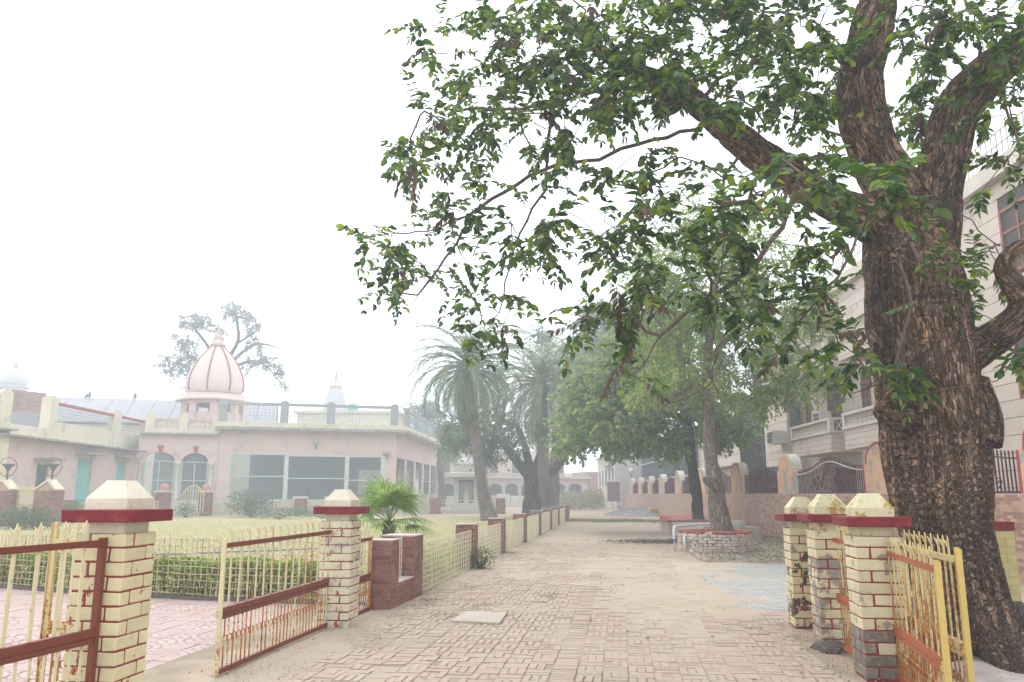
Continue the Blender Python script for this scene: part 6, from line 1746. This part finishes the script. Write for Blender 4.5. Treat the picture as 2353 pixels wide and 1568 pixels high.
# ================================================================== OTHER TREES
def veg_tree(name, label, trunk, limbs_, blobs, leaf, cols, Lmb=None, nleaf=(2, 3), tl=(.25, .6), trmat=None, ratio=.35, dead=0, trans=.48, bark=None, tipr=.008, per=(5, 8), droop=-.12, shape=(LEAF4, LEAF4_F), sag=.2, ex=.5, group=None, dens=1.0):
    """trunk/limbs: lists of (u, v, Y, radius); blobs: (u, v, Y, ru, rv, ry, n)"""
    pts = [P(u, v, y) for u, v, y, r in trunk]; b0 = pts[0]
    t = thing(name, label, "tree", (b0.x, b0.y, 0), 0, group)
    sk = Skel(); mb = MB()
    def sm(pl, rl, k=4):
        q, q2 = [], []
        for i in range(len(pl) - 1):
            p0, p1, p2, p3 = pl[max(i - 1, 0)], pl[i], pl[i + 1], pl[min(i + 2, len(pl) - 1)]
            for j in range(k):
                f = j / k; q.append(.5 * ((2 * p1) + (p2 - p0) * f + (2 * p0 - 5 * p1 + 4 * p2 - p3) * f * f + (3 * p1 - p0 - 3 * p2 + p3) * f ** 3)); q2.append(rl[i] * (1 - f) + rl[i + 1] * f)
        return q + [pl[-1]], q2 + [rl[-1]]
    q, q2 = sm(pts, [r for *_x, r in trunk], 8)
    if q[0].z > 0: q = [Vector((q[0].x, q[0].y, -.05))] + q; q2 = [q2[0] * 1.15] + q2
    qq, q3 = [], []
    for i, (p, r) in enumerate(zip(q, q2)): qq.append(p + Vector((mnoise.noise(p * 1.7), mnoise.noise(p * 1.7 + Vector((5, 5, 5))), 0)) * r * .18); q3.append(r * (1 + .14 * mnoise.noise(p * 2.9)))
    mb.tube(qq, q3, 16); part("trunk", mb, trmat, t, True, smooth=True)
    sk.chain(q[len(q) // 2:], None)
    mbl = MB()
    for L_ in limbs_:
        pl, rl = sm([P(u, v, y) for u, v, y, r in L_], [r for *_x, r in L_]); mbl.tube(pl, rl, 8); i = sk.nearest(pl[0]); sk.chain(pl, None, i)
    tg = []
    for (u, v, y, ru, rv_, ry, n) in blobs:
        c = P(u, v, y); sx, sz = ru / FPX * y, rv_ / FPX * y
        k = 0; n = int(n * dens)
        while k < n:
            d = rv(1.0).normalized() * (random.random() ** .45)
            tg.append(c + Vector((d.x * sx, d.y * ry, d.z * sz))); k += 1
    ends_ = sk.grow(tg, .35, .35, .12); rr_ = sk.radii(tipr, ex)
    mbt = sk.tubes(rr_, 6)
    mbt.add(mbl.v, mbl.f); part("branches", mbt, trmat, t, True, smooth=True)
    LV = []
    for (i, d) in ends_:
        p = sk.p[i]
        for _ in range(random.randint(*nleaf)):
            tdir = (d * .7 + rv(.8) + Vector((0, 0, -sag))).normalized(); Lg = random.uniform(*tl); x = Vector(p); ns = random.randint(*per)
            for k in range(ns):
                tdir = (tdir + Vector((0, 0, droop)) + rv(.08)).normalized(); x = x + tdir * (Lg / ns)
                for sg in (1, -1):
                    sd = tdir.cross(Vector((0, 0, 1))); sd = sd.normalized() if sd.length > .05 else rv().normalized()
                    LV.append((x, tdir * .6 + sd * sg * .8 + rv(.3) + Vector((0, 0, -.25)), Vector((0, 0, 1)) + rv(.55), leaf * random.uniform(.7, 1.2)))
    A = [np.array([q[k] for q in LV]) for k in range(3)]; ln = np.array([q[3] for q in LV])
    me = leaves_mesh("crown", A[0], A[1], A[2], ln, ln * ratio, *shape)
    link("crown", me, leaf_mat(name + "_leaf", cols, trans, .5), t, world=True)
    return t
M_bark2 = bark_mat("bark_light", None, (.46, .375, .30), (.12, .095, .08), (.36, .295, .24), (14, 14, 3.4), .02)
M_bark3 = bark_mat("bark_dark", None, (.13, .095, .08), (.04, .03, .026), (.10, .075, .063), (14, 14, 3.4), .02)
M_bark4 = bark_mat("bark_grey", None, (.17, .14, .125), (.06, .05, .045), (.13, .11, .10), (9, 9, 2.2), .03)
veg_tree("light_barked_tree", "leafy tree with pale crooked trunk rising from the round planter", [(1658, 1222, 24.2, .34), (1650, 1165, 24.2, .28), (1643, 1115, 24.2, .24), (1633, 1050, 24.2, .205), (1632, 1000, 24.2, .20), (1626, 900, 24.2, .17), (1628, 800, 24.2, .14), (1640, 690, 24.2, .10), (1650, 600, 24.2, .06)],
    [[(1626, 900, 24.2, .10), (1580, 830, 24, .08), (1530, 760, 23.8, .06), (1480, 700, 23.6, .04)], [(1628, 830, 24.2, .10), (1690, 760, 24, .08), (1750, 720, 23.8, .06), (1820, 780, 23.6, .05), (1860, 850, 23.5, .035)], [(1630, 780, 24.2, .09), (1600, 680, 24.3, .07), (1570, 590, 24.4, .05)], [(1627, 880, 24.1, .08), (1570, 900, 23.6, .06), (1520, 940, 23.2, .03)], [(1645, 1120, 24.0, .16), (1624, 1104, 23.85, .13), (1616, 1101, 23.8, .05)]],
    [(1650, 600, 24, 130, 95, 3, 60), (1560, 720, 24.5, 120, 100, 3, 70), (1720, 720, 24, 140, 110, 3, 75), (1830, 850, 23.5, 65, 65, 2, 34), (1780, 905, 24, 60, 35, 1.5, 20), (1520, 860, 24, 90, 60, 2.5, 34), (1650, 850, 24.5, 120, 70, 3, 45), (1480, 640, 25, 80, 80, 3, 40), (1740, 610, 25, 100, 70, 3, 40), (1600, 520, 25, 120, 50, 3, 40), (1860, 720, 25, 60, 60, 2, 20)],
    .17, [(.12, .20, .07), (.17, .26, .085), (.24, .33, .10), (.38, .42, .11)], dens=1.5, trmat=M_bark2, ratio=.36, nleaf=(3, 4), tl=(.3, .7), droop=-.16)
veg_tree("dark_trunk_tree", "round-leaved spreading tree with straight dark trunk and low left crown", [(1604, 1192, 36, .25), (1600, 1140, 36, .24), (1592, 1080, 36, .24), (1584, 1020, 36, .24), (1577, 960, 36, .22), (1570, 880, 36, .18), (1562, 780, 36, .12)],
    [[(1580, 980, 36, .12), (1520, 930, 35.5, .10), (1440, 900, 35, .07), (1360, 940, 34.8, .04)], [(1575, 930, 36, .12), (1640, 900, 36, .09), (1690, 930, 36, .05)], [(1570, 880, 36, .12), (1500, 800, 36, .08), (1430, 760, 36, .05)], [(1565, 850, 36, .11), (1600, 780, 36, .07)]],
    [(1380, 960, 36, 110, 62, 4, 90), (1480, 920, 36, 130, 85, 4, 110), (1315, 1010, 36, 52, 30, 3, 34), (1600, 930, 36, 100, 80, 4, 80), (1672, 985, 36, 40, 42, 3, 34), (1450, 820, 36, 110, 80, 4, 80), (1550, 760, 36, 120, 90, 4, 70), (1350, 890, 36, 70, 60, 3, 44), (1450, 1000, 36, 90, 40, 3, 44), (1530, 1020, 36, 50, 25, 2, 16)],
    .22, [(.12, .21, .085), (.165, .26, .10), (.22, .31, .115), (.32, .39, .13)], dens=1.5, trmat=M_bark3, ratio=.72, nleaf=(3, 4), tl=(.35, .8), per=(4, 6), droop=-.12)
veg_tree("forked_dark_tree", "dark forked tree beside the stout palm, thin foliage to its left", [(1222, 1180, 60, .75), (1224, 1140, 60, .68), (1226, 1108, 60, .70), (1222, 1090, 60, .62)],
    [[(1222, 1100, 60, .45), (1196, 1070, 60, .38), (1176, 1046, 60, .28), (1150, 1015, 60, .2), (1110, 985, 60, .12)], [(1222, 1095, 60, .4), (1214, 1060, 60, .32), (1205, 1020, 60, .22), (1190, 980, 60, .12)], [(1232, 1108, 60, .5), (1262, 1088, 59.6, .4), (1285, 1066, 59.4, .34), (1305, 1030, 59.2, .24), (1320, 980, 59, .12)], [(1222, 1095, 60, .4), (1240, 1050, 60, .3), (1250, 990, 60, .2)]],
    [(1060, 985, 60, 42, 40, 3, 40), (1110, 1005, 60, 50, 40, 3, 46), (1150, 960, 60, 50, 50, 3, 30), (1035, 1000, 60, 25, 40, 3, 24), (1180, 1000, 60, 40, 40, 3, 20), (1125, 1045, 59, 30, 22, 2, 16), (1320, 960, 61, 50, 60, 3, 40)],
    .34, [(.10, .155, .085), (.14, .20, .105), (.18, .24, .11)], dens=1.3, trmat=M_bark4, ratio=.4, nleaf=(2, 3), tl=(.6, 1.3), tipr=.02)
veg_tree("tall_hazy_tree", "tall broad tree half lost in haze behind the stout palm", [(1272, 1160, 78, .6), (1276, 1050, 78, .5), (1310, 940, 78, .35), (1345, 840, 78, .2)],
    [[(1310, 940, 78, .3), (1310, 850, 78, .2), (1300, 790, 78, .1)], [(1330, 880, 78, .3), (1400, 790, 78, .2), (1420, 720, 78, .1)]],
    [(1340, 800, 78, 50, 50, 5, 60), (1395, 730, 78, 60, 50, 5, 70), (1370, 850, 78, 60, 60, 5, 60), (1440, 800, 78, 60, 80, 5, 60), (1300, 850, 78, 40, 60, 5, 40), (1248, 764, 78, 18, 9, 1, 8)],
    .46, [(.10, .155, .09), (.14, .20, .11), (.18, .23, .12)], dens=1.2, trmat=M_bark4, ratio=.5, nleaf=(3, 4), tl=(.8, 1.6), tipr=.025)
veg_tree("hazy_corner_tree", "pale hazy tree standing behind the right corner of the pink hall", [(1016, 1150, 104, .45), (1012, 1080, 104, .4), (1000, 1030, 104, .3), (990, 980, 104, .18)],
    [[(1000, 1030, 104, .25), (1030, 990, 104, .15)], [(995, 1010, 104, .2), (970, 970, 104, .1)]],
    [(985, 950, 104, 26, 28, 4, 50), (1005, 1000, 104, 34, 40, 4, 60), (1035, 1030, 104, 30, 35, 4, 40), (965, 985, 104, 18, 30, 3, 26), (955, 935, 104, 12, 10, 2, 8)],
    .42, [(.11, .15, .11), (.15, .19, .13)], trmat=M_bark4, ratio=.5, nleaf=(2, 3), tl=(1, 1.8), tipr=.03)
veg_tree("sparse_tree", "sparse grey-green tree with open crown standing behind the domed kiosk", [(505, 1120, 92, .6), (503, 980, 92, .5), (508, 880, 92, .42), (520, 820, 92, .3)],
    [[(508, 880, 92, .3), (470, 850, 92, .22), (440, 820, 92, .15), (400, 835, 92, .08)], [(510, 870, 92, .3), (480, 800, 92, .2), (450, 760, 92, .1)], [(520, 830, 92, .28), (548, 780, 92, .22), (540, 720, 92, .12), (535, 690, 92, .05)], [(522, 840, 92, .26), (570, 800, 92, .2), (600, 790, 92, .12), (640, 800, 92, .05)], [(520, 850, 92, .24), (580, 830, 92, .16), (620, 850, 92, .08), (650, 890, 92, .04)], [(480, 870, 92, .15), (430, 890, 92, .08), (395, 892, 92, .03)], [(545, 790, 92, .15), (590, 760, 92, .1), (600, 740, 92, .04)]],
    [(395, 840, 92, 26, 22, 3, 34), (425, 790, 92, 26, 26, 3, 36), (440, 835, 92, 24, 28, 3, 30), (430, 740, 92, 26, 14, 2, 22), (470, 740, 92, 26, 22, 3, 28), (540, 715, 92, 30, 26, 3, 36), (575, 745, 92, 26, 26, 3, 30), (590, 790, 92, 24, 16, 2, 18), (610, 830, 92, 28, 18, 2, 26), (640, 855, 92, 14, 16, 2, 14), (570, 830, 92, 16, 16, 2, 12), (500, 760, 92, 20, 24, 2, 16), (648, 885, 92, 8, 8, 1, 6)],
    .30, [(.20, .22, .19), (.25, .27, .23), (.30, .32, .27)], trmat=M_bark4, ratio=.55, nleaf=(2, 3), tl=(.5, 1.2), tipr=.03, droop=-.05)  # leaf colours paled to stand in for distance haze

# ================================================================== PALMS
def frond_mesh(name, L_, el, curl, ll, n=44, wl=.03):
    """date palm frond, along +x from the crown"""
    mb = MB(); p = Vector((0, 0, 0)); a = el; pts = [p.copy()]; dirs = []
    for k in range(n):
        d = Vector((math.cos(a), 0, math.sin(a))); dirs.append(d); p = p + d * (L_ / n); pts.append(p.copy()); a -= curl / n * (1 + .6 * k / n)
    mb.tube(pts[::4], [.035 * (1 - .8 * i / (len(pts[::4]))) for i in range(len(pts[::4]))], 4, False)
    for k in range(3, n):
        f = k / n; le = ll * (.45 + .55 * math.sin(math.pi * min(1, f * 1.1)) ) * random.uniform(.85, 1.1)
        d = dirs[k]; up = Vector((-d.z, 0, d.x))
        for sg in (1, -1):
            ax = (d * .75 + Vector((0, sg, 0)) * .62 + up * random.uniform(.0, .35) + Vector((0, 0, -.18))).normalized(); q = pts[k]; sd = ax.cross(up).normalized() * wl
            tip = q + ax * le + Vector((0, 0, -.10 * le))
            mid = q + ax * le * .4
            mb.add([tuple(q - sd * .4), tuple(mid - sd), tuple(tip), tuple(mid + sd)], [(0, 1, 2, 3)])
    return mb.mesh(name)
def palm(name, label, path, Lf, nf, cols, dead_n, seed):
    random.seed(seed)
    pts = [P(u, v, y) for u, v, y, r in path]; t = thing(name, label, "palm tree", (pts[0].x, pts[0].y, 0), 0, "date palms beyond the lawn")
    q, rr_ = [], []
    for i in range(len(path) - 1):
        for k in range(14):
            f = k / 14; q.append(pts[i].lerp(pts[i + 1], f)); rr_.append((path[i][3] * (1 - f) + path[i + 1][3] * f) * (1 + .10 * math.sin(k * math.pi) + .10 * ((k % 2) - .5)))
    q.append(pts[-1]); rr_.append(path[-1][3])
    if q[0].z > 0: q = [Vector((q[0].x, q[0].y, -.05))] + q; rr_ = [rr_[0] * 1.2] + rr_
    tm = MB().tube(q, rr_, 14)
    for i in range(6, len(q) - 1):      # old leaf bases
        for k in range(7):
            a = 2 * math.pi * (k + (.5 if i % 2 else 0)) / 7; d = Vector((math.cos(a), math.sin(a), 0)); b = q[i] + d * rr_[i] * .9
            tm.prism([tuple(b + Vector((-d.y, d.x, 0)) * .09), tuple(b - Vector((-d.y, d.x, 0)) * .09), tuple(b + d * .13 + Vector((0, 0, .17)))], (0, 0, .05))
    part("trunk", tm, weathered(name + "_trunk", (.22, .18, .155), (.15, .125, .11), 3, (.27, .23, .19), bump=.6, bd=.03), t, True)
    lm = leaf_mat(name + "_leaf", cols, .3, .5); dm = leaf_mat(name + "_dead", [(.20, .15, .11), (.28, .22, .16)], .2, .8)
    els = [1.3, 1.0, .75, .5, .25, 0., -.35]; meshes = [frond_mesh("frond", Lf * (1.0 - .03 * i), e, 1.35 + .1 * i, .80, 42, .032) for i, e in enumerate(els)]
    top = pts[-1] - t.location
    for k in range(nf):
        f = k / nf; i = min(6, int(f * 7)); az = k * 2.39996 + random.uniform(-.2, .2)
        o = link("frond", meshes[i], lm, t, tuple(top + Vector((0, 0, .25 - .5 * f))), (random.uniform(-.12, .12), random.uniform(-.1, .1), az)); s_ = random.uniform(.88, 1.1); o.scale = (s_, s_, s_)
    dmesh = frond_mesh("dead_frond", Lf * .62, -1.15, .5, .4, 26, .028)
    for k in range(dead_n):
        az = k * 2.39996; o = link("dead_frond", dmesh, dm, t, tuple(top + Vector((0, 0, -.4 - random.uniform(0, .9)))), (0, random.uniform(0, .25), az)); s_ = random.uniform(.7, 1.05); o.scale = (s_, s_, s_)
    return t
PC = [(.12, .17, .10), (.16, .21, .115), (.22, .27, .15)]
palm("leaning_palm", "tall date palm with leaning slim trunk and drooping crown, left of the forked tree", [(1126, 1200, 50.5, .58), (1113, 1150, 50.5, .38), (1104, 1100, 50.4, .30), (1095, 1030, 50.2, .28), (1088, 950, 50, .28), (1078, 850, 50, .3)], 5.2, 76, PC, 22, 3)
palm("stout_palm", "stout date palm with wide arching fronds right of the leaning palm", [(1266, 1174, 56, .52), (1256, 1140, 56, .42), (1250, 1090, 56, .40), (1247, 1000, 56, .40), (1243, 880, 56, .42)], 6.8, 84, [(.13, .175, .095), (.18, .225, .115), (.30, .34, .18)], 40, 5)
random.seed(21)
# small fan palm behind the fence
fpb = P(893, 1240, 16.3)
fp_ = thing("fan_palm", "small fan palm with splayed drooping leaves behind the low brick wall", "palm", (fpb.x, fpb.y, 0))
tr = MB().tube([(0, 0, -.05), (.01, .0, .4), (-.01, .01, .8), (0, 0, 1.12)], [.13, .12, .13, .10], 10)
for i in range(60):
    a = i * 2.4; z = .1 + i * .017; d = Vector((math.cos(a), math.sin(a), 0)); b = Vector((0, 0, z)) + d * .11
    tr.prism([tuple(b + Vector((-d.y, d.x, 0)) * .03), tuple(b - Vector((-d.y, d.x, 0)) * .03), tuple(b + d * .06 + Vector((0, 0, .08)))], (0, 0, .02))
part("trunk", tr, weathered("fan_trunk", (.10, .075, .06), (.07, .05, .04), 6, bump=.6), fp_)
M_fan = leaf_mat("fan_leaf", [(.14, .24, .06), (.22, .33, .09), (.34, .44, .16)], .4, .4)
def fan_leaf(el, seed):
    random.seed(seed); mb = MB(); pl = .42; d0 = Vector((math.cos(el), 0, math.sin(el)))
    mb.tube([(0, 0, 0), tuple(d0 * pl * .5 + Vector((0, 0, .02))), tuple(d0 * pl)], [.014, .011, .009], 5, False)
    c = d0 * pl; n = 34
    for k in range(n):
        a = -1.75 + 3.5 * k / (n - 1); up = Vector((-math.sin(el), 0, math.cos(el))); d = (d0 * math.cos(a) + Vector((0, 1, 0)) * math.sin(a)); L_ = .74 * (1 - .12 * abs(a)) * random.uniform(.85, 1.1); p = c.copy(); w_ = .024
        pv = None
        for j in range(6):
            f = j / 5; sd = d.cross(up).normalized() * w_ * (1 - max(0, f - .35) * 1.45) * (.35 + min(1, f * 2.6) * .65); l, r = p - sd, p + sd
            if pv: mb.add([tuple(pv[0]), tuple(pv[1]), tuple(r), tuple(l)], [(0, 1, 2, 3)])
            pv = (l, r); dd = (d + Vector((0, 0, -1)) * (f * f * 1.7 + .08)).normalized(); p = p + dd * (L_ / 5)
    return mb.mesh("fan_leaf")
for k in range(15):
    el = [1.25, .95, .7, .45, .2, -.05][k % 6] if k > 3 else 1.3 - .15 * k; me = fan_leaf(el, k); az = k * 2.39996 + .6
    link("fan_leaf", me, M_fan, fp_, (0, 0, 1.08 + .03 * el), (0, 0, az))
random.seed(33)

# ================================================================== SHRUBS, HEDGE, WEEDS, LITTER
def leaf_cloud(name, n, sampler, leaf, ratio, mt, parent, world=True, up=.6):
    LV = [sampler() for _ in range(n)]
    pos = np.array([q for q in LV]); ax = rng.normal(size=(n, 3)); ax[:, 2] = ax[:, 2] * .6 + .1; nn = rng.normal(size=(n, 3)) * up; nn[:, 2] += 1
    ln = leaf * rng.uniform(.6, 1.3, n)
    me = leaves_mesh(name, pos, ax, nn, ln, ln * ratio, LEAF5, LEAF5_F)
    return link(name, me, mt, parent, world=world, kind="stuff")
M_hedge = leaf_mat("hedge_leaf", [(.05, .11, .02), (.12, .23, .03), (.25, .38, .04), (.42, .50, .06)], .4, .45)
M_hstem = weathered("hedge_stem", (.08, .06, .045), (.05, .04, .03), 8)
for i, (a, b, lab) in enumerate(((HL[0], HL[2], "clipped bright green hedge behind the rod fence, right of the large post"), (HL[2], HL[4], "clipped bright green hedge behind the rod fence at the left edge"))):
    d = (b - a); L_ = d.length; dn = d.normalized(); nn = Vector((-dn.y, dn.x, 0)); nn = nn if nn.y > 0 else -nn
    if i == 0: a = a + dn * .9; L_ -= .9
    t = thing("hedge", lab, "hedge", tuple(a), 0, "clipped hedges")
    pl = [HL[0], HL[1], HL[2]] if i == 0 else [HL[2], HL[3], HL[4]]; off0 = .9 if i == 0 else 0
    tot = sum((q - p).length for p, q in zip(pl, pl[1:]))
    def smp():
        x = random.uniform(off0, tot); p, dr = along(pl, x); n2_ = Vector((-dr.y, dr.x, 0)); n2_ = n2_ if n2_.y > 0 else -n2_
        h = .54 + .09 * mnoise.noise(Vector((x * 1.4, i * 7, 0))); y = random.uniform(.10, .72); z = h * (1 - random.random() ** 2.2 * .95)
        if .22 < y < .6 and z < h - .12 and random.random() < .7: y = random.choice((.12, .66))
        q = p + n2_ * y; return (q.x, q.y, z + random.uniform(-.02, .05))
    leaf_cloud("foliage", 8500, smp, .062, .55, M_hedge, t)
    mb = MB()
    for _ in range(int(tot * 26)):
        x = random.uniform(off0, tot); p, dr = along(pl, x); n2_ = Vector((-dr.y, dr.x, 0)); n2_ = n2_ if n2_.y > 0 else -n2_; q = p + n2_ * random.uniform(.15, .6)
        mb.tube([(q.x, q.y, 0), (q.x + random.uniform(-.1, .1), q.y + random.uniform(-.1, .1), .45)], [.008, .004], 4, False)
    part("stems", mb, M_hstem, t, True)
def shrub(lab, c, r, n, leaf, cols_m, grp=None, ratio=.45, name="shrub"):
    t = thing(name, lab, "shrub", tuple(c), 0, grp)
    def smp():
        d = rv(1).normalized() * random.random() ** .4
        return (d.x * r[0], d.y * r[1], max(.02, r[2] + d.z * r[2]))
    leaf_cloud("foliage", n, smp, leaf, ratio, cols_m, t, False, 1.0)
    mb = MB()
    for k in range(9): a = k * .7; mb.tube([(0, 0, 0), (r[0] * .5 * math.cos(a), r[1] * .5 * math.sin(a), r[2] * 1.2)], [.02, .008], 4, False)
    part("stems", mb, M_hstem, t)
M_shrub = leaf_mat("shrub_leaf", [(.05, .09, .035), (.08, .13, .045), (.12, .17, .06)], .35)
M_ole = leaf_mat("oleander_leaf", [(.07, .10, .075), (.10, .13, .09), (.14, .17, .12)], .3)
M_weed = leaf_mat("weed_leaf", [(.14, .19, .05), (.22, .27, .07), (.34, .36, .09)], .4)
M_straw = leaf_mat("dry_weed", [(.16, .18, .08), (.26, .24, .12), (.36, .31, .18)], .3, .8)
SG = "shrubs round the lawn"
for (u, v, y, r, n, lab) in ((30, 1212, 41, (1.3, .8, .55), 1500, "rounded green shrub at the left edge of the lawn"), (78, 1213, 40.5, (1.2, .8, .55), 1500, "rounded green shrub just right of the left-edge shrub"), (112, 1192, 46, (1.1, .8, .6), 1200, "clipped shrub before the right gabled pier"), (165, 1198, 46, (1.0, .8, .65), 1100, "clipped shrub beside the large post's red slab"), (425, 1186, 60, (.8, .7, .55), 700, "small round shrub before the small arched gate"), (640, 1190, 57, (2.2, .9, .4), 1100, "low spreading shrub at the far lawn edge, left"), (740, 1188, 57, (2.6, .9, .45), 1100, "low spreading shrub at the far lawn edge, right")):
    p = G(u, v + 4); shrub(lab, p, r, n, .11, M_shrub, SG)
shrub("loose grey-green oleander bush at the far edge of the lawn", G(575, 1190), (1.9, 1.2, 1.0), 1900, .22, M_ole, SG, .22)
shrub("small leafy bush at the foot of the first fence pillar", R(.16, 6.45), (.34, .3, .26), 420, .07, leaf_mat("bush_leaf", [(.08, .12, .05), (.13, .17, .07), (.18, .21, .10)], .3), None, .35)
shrub("bright broad-leaved plant behind the rod fence left of the peeling post", R(-1.35, 1.25), (.32, .25, .32), 46, .34, leaf_mat("canna_leaf", [(.12, .24, .03), (.20, .34, .05), (.26, .40, .07)], .45), None, .3)
shrub("pale tuft of leaves against the foot of the hall corner", G(870, 1182), (.9, .6, .5), 420, .2, M_ole, SG, .3)
# weeds behind the lane fence
def fw_s():
    t_ = 2.0 + 15 * random.random() ** 1.5; h = (.55 if t_ < 10 else .4) * random.random() ** .8 * (.6 + .6 * mnoise.noise(Vector((t_ * .9, 3, 1))) + .3); p = R(-.12 - random.random() * .9, t_); return (p.x, p.y, max(.02, h))
o = leaf_cloud("weeds", 9000, fw_s, .075, .3, M_weed, None); tag(o, "yellow-green weeds growing along the inside of the lane fence", "weeds")
# weeds and rubble at the end of the lane
def ew_s():
    u = random.uniform(1225, 1385); y = random.uniform(82, 106); p = P(u, 1160, y); b = mnoise.noise(Vector((p.x * .5, y * .3, 2)))
    return (p.x, y, max(.03, random.random() ** .6 * (1.5 + 1.4 * b)))
o = leaf_cloud("weeds_far", 9000, ew_s, .34, .3, M_straw, None); tag(o, "tall pale weeds and scrub at the far end of the lane", "weeds"); o.name = "scrub"
def strip():
    t_ = random.gauss(38.6, .9); s_ = random.uniform(-.4, 7.5); p = R(s_, t_ + .5 * math.sin(s_ * 2.1)); return p.x, p.y
m = Mat("green_litter", .9, .1); m.color(m.mix(m.rnd_isl(), (.18, .21, .08), (.32, .30, .14)))
blades(5200, strip, .10, .05, "grass_strip", m.m, None, "strip of trampled green grass crossing the lane far off", "grass")
def tufts():
    q = random.choice([(.12, 2.0), (.35, 2.4), (.2, .4), (.15, 6.9), (.3, 1.2), (1.2, .6), (.9, -.4), (.6, 2.9), (1.6, -.3), (.2, 11.3), (.1, -.7), (2.1, 2.0)])
    p = R(q[0] + random.gauss(0, .12), q[1] + random.gauss(0, .2)); return p.x, p.y
m = Mat("tuft_green", .9, .1); m.color(m.mix(m.rnd_isl(), (.12, .18, .05), (.24, .26, .09)))
blades(2600, tufts, .05, .006, "grass_tufts", m.m, None, "small grass tufts rooting between the lane bricks and along the wall foot", "grass")
# fallen leaves and twigs
def lit(n, smp, leaf, mt, name, lab):
    pos = np.array([smp() for _ in range(n)]); ax = rng.normal(size=(n, 3)); ax[:, 2] *= .15; nn = rng.normal(size=(n, 3)) * .35; nn[:, 2] += 1; ln = leaf * rng.uniform(.5, 1.3, n)
    o = link(name, leaves_mesh(name, pos, ax, nn, ln, ln * .5), mt, None, kind="stuff"); return tag(o, lab, "fallen leaves")
M_lit = leaf_mat("litter_leaf", [(.10, .075, .05), (.20, .15, .10), (.32, .26, .18), (.16, .19, .07), (.42, .38, .30)], .1, .9)
struct("planting_strip", sheet([R(5.25, 8.55), R(9.9, 8.75), R(10.2, 19), R(8.6, 27), R(5.45, 27), R(5.15, 14)], .024), m_dirt("litter_soil", (.34, .29, .23), (.28, .24, .18), (.36, .33, .27)))
def ls1():
    while True:
        p = R(random.uniform(5.2, 9.8), 8.6 + random.random() * 13)
        if ((p.x - pc.x) ** 2 + (p.y - pc.y) ** 2) > 1.2: return (p.x, p.y, .03 + random.random() * .03)
lit(6500, ls1, .075, M_lit, "leaf_litter", "scattered dry and green leaf litter around the round planter")
def ls2():
    s_, t_ = random.uniform(0, 5.2), random.uniform(-5, 26); p = R(s_, t_); return (p.x, p.y, .045)
lit(330, ls2, .05, M_lit, "fallen_leaves", "single fallen leaves dotted over the brick lane")
def ls3():
    a = random.gauss(0, 1); s_ = 4.6 + a * .9; t_ = 16.5 + random.gauss(0, .5) + s_ * .1; p = R(s_, t_); return (p.x, p.y, .03 + random.random() * .05)
lit(1600, ls3, .09, leaf_mat("swept_leaf", [(.07, .055, .04), (.12, .09, .06), (.16, .13, .09)], .1, .9), "swept_leaves", "swept bank of dark leaves on the lane before the trough")
# brick edging of the planting strip
M_edge = weathered("edging_brick", (.40, .29, .23), (.34, .25, .20), 3, bump=.5, vary=.12)
eb = thing("brick_edging", "row of tilted edging bricks along the litter strip beside the lane", "edging", tuple(R(5.15, 9)))
eme = bevel_box("brick", .11, .22, .16, .012, .01)
for k in range(34):
    p = R(5.16 + .12 * math.exp(-k * .2) + .03 * math.sin(k), 8.7 + k * .25) - eb.location; link("brick", eme, M_edge, eb, (p.x, p.y, .03 + random.uniform(-.01, .02)), (random.uniform(-.3, .3), random.uniform(-.15, .15), RZ + random.uniform(-.25, .25)))
# blue hose over the lawn
hp = [G(300, 1278), G(420, 1276), G(520, 1271), G(640, 1268), G(740, 1262), G(820, 1262)]
single("garden_hose", MB().tube([p + Vector((0, 0, .03)) for p in hp], .018, 6), weathered("hose_blue", (.08, .16, .42), (.07, .13, .36), 4, rough=.4, bump=0), "thin blue hose lying across the lawn", "hose", smooth=True)
# grit and small stones gathered along the edges of the lane
mb = MB()
for _ in range(2600):
    q = random.random()
    if q < .4: p = R(random.gauss(-.12, .22), random.uniform(-4.5, 1.0))
    elif q < .6: p = R(random.gauss(.12, .1), random.uniform(0, 16))
    elif q < .8: p = R(random.gauss(5.35, .25), random.uniform(-4.5, 1))
    else: p = R(random.gauss(5.1, .3), random.uniform(1, 22))
    s_ = random.uniform(.004, .016); z0 = .028; a = random.uniform(0, 6.28); cx_, sx_ = math.cos(a) * s_, math.sin(a) * s_
    mb.add([(p.x + cx_, p.y + sx_, z0), (p.x - sx_, p.y + cx_, z0), (p.x - cx_ * .8, p.y - sx_, z0), (p.x + sx_, p.y - cx_, z0), (p.x, p.y, z0 + s_ * 1.1)], [(0, 1, 4), (1, 2, 4), (2, 3, 4), (3, 0, 4)])
o = link("grit", mb.mesh("grit"), weathered("grit_stone", (.34, .28, .22), (.22, .18, .145), 9, vary=.35, isl=True), None, kind="stuff"); tag(o, "small stones and grit gathered along the lane edges and post feet", "grit")
# ================================================================== THE HAZE
hz = MB().box(-160, 160, -20, 260, -1.2, 27)
ho = link("haze", hz.mesh("haze")); ho["kind"] = "stuff"; ho["label"] = "pale morning haze filling the air over the lane"; ho["category"] = "haze"
hm = bpy.data.materials.new("haze"); hm.use_nodes = True; hm.node_tree.nodes.clear()
pv = hm.node_tree.nodes.new("ShaderNodeVolumePrincipled"); ou = hm.node_tree.nodes.new("ShaderNodeOutputMaterial")
pv.inputs["Color"].default_value = (.85, .925, 1.0, 1); pv.inputs["Density"].default_value = .0040; pv.inputs["Anisotropy"].default_value = .25
hm.node_tree.links.new(pv.outputs[0], ou.inputs["Volume"]); ho.data.materials.append(hm)
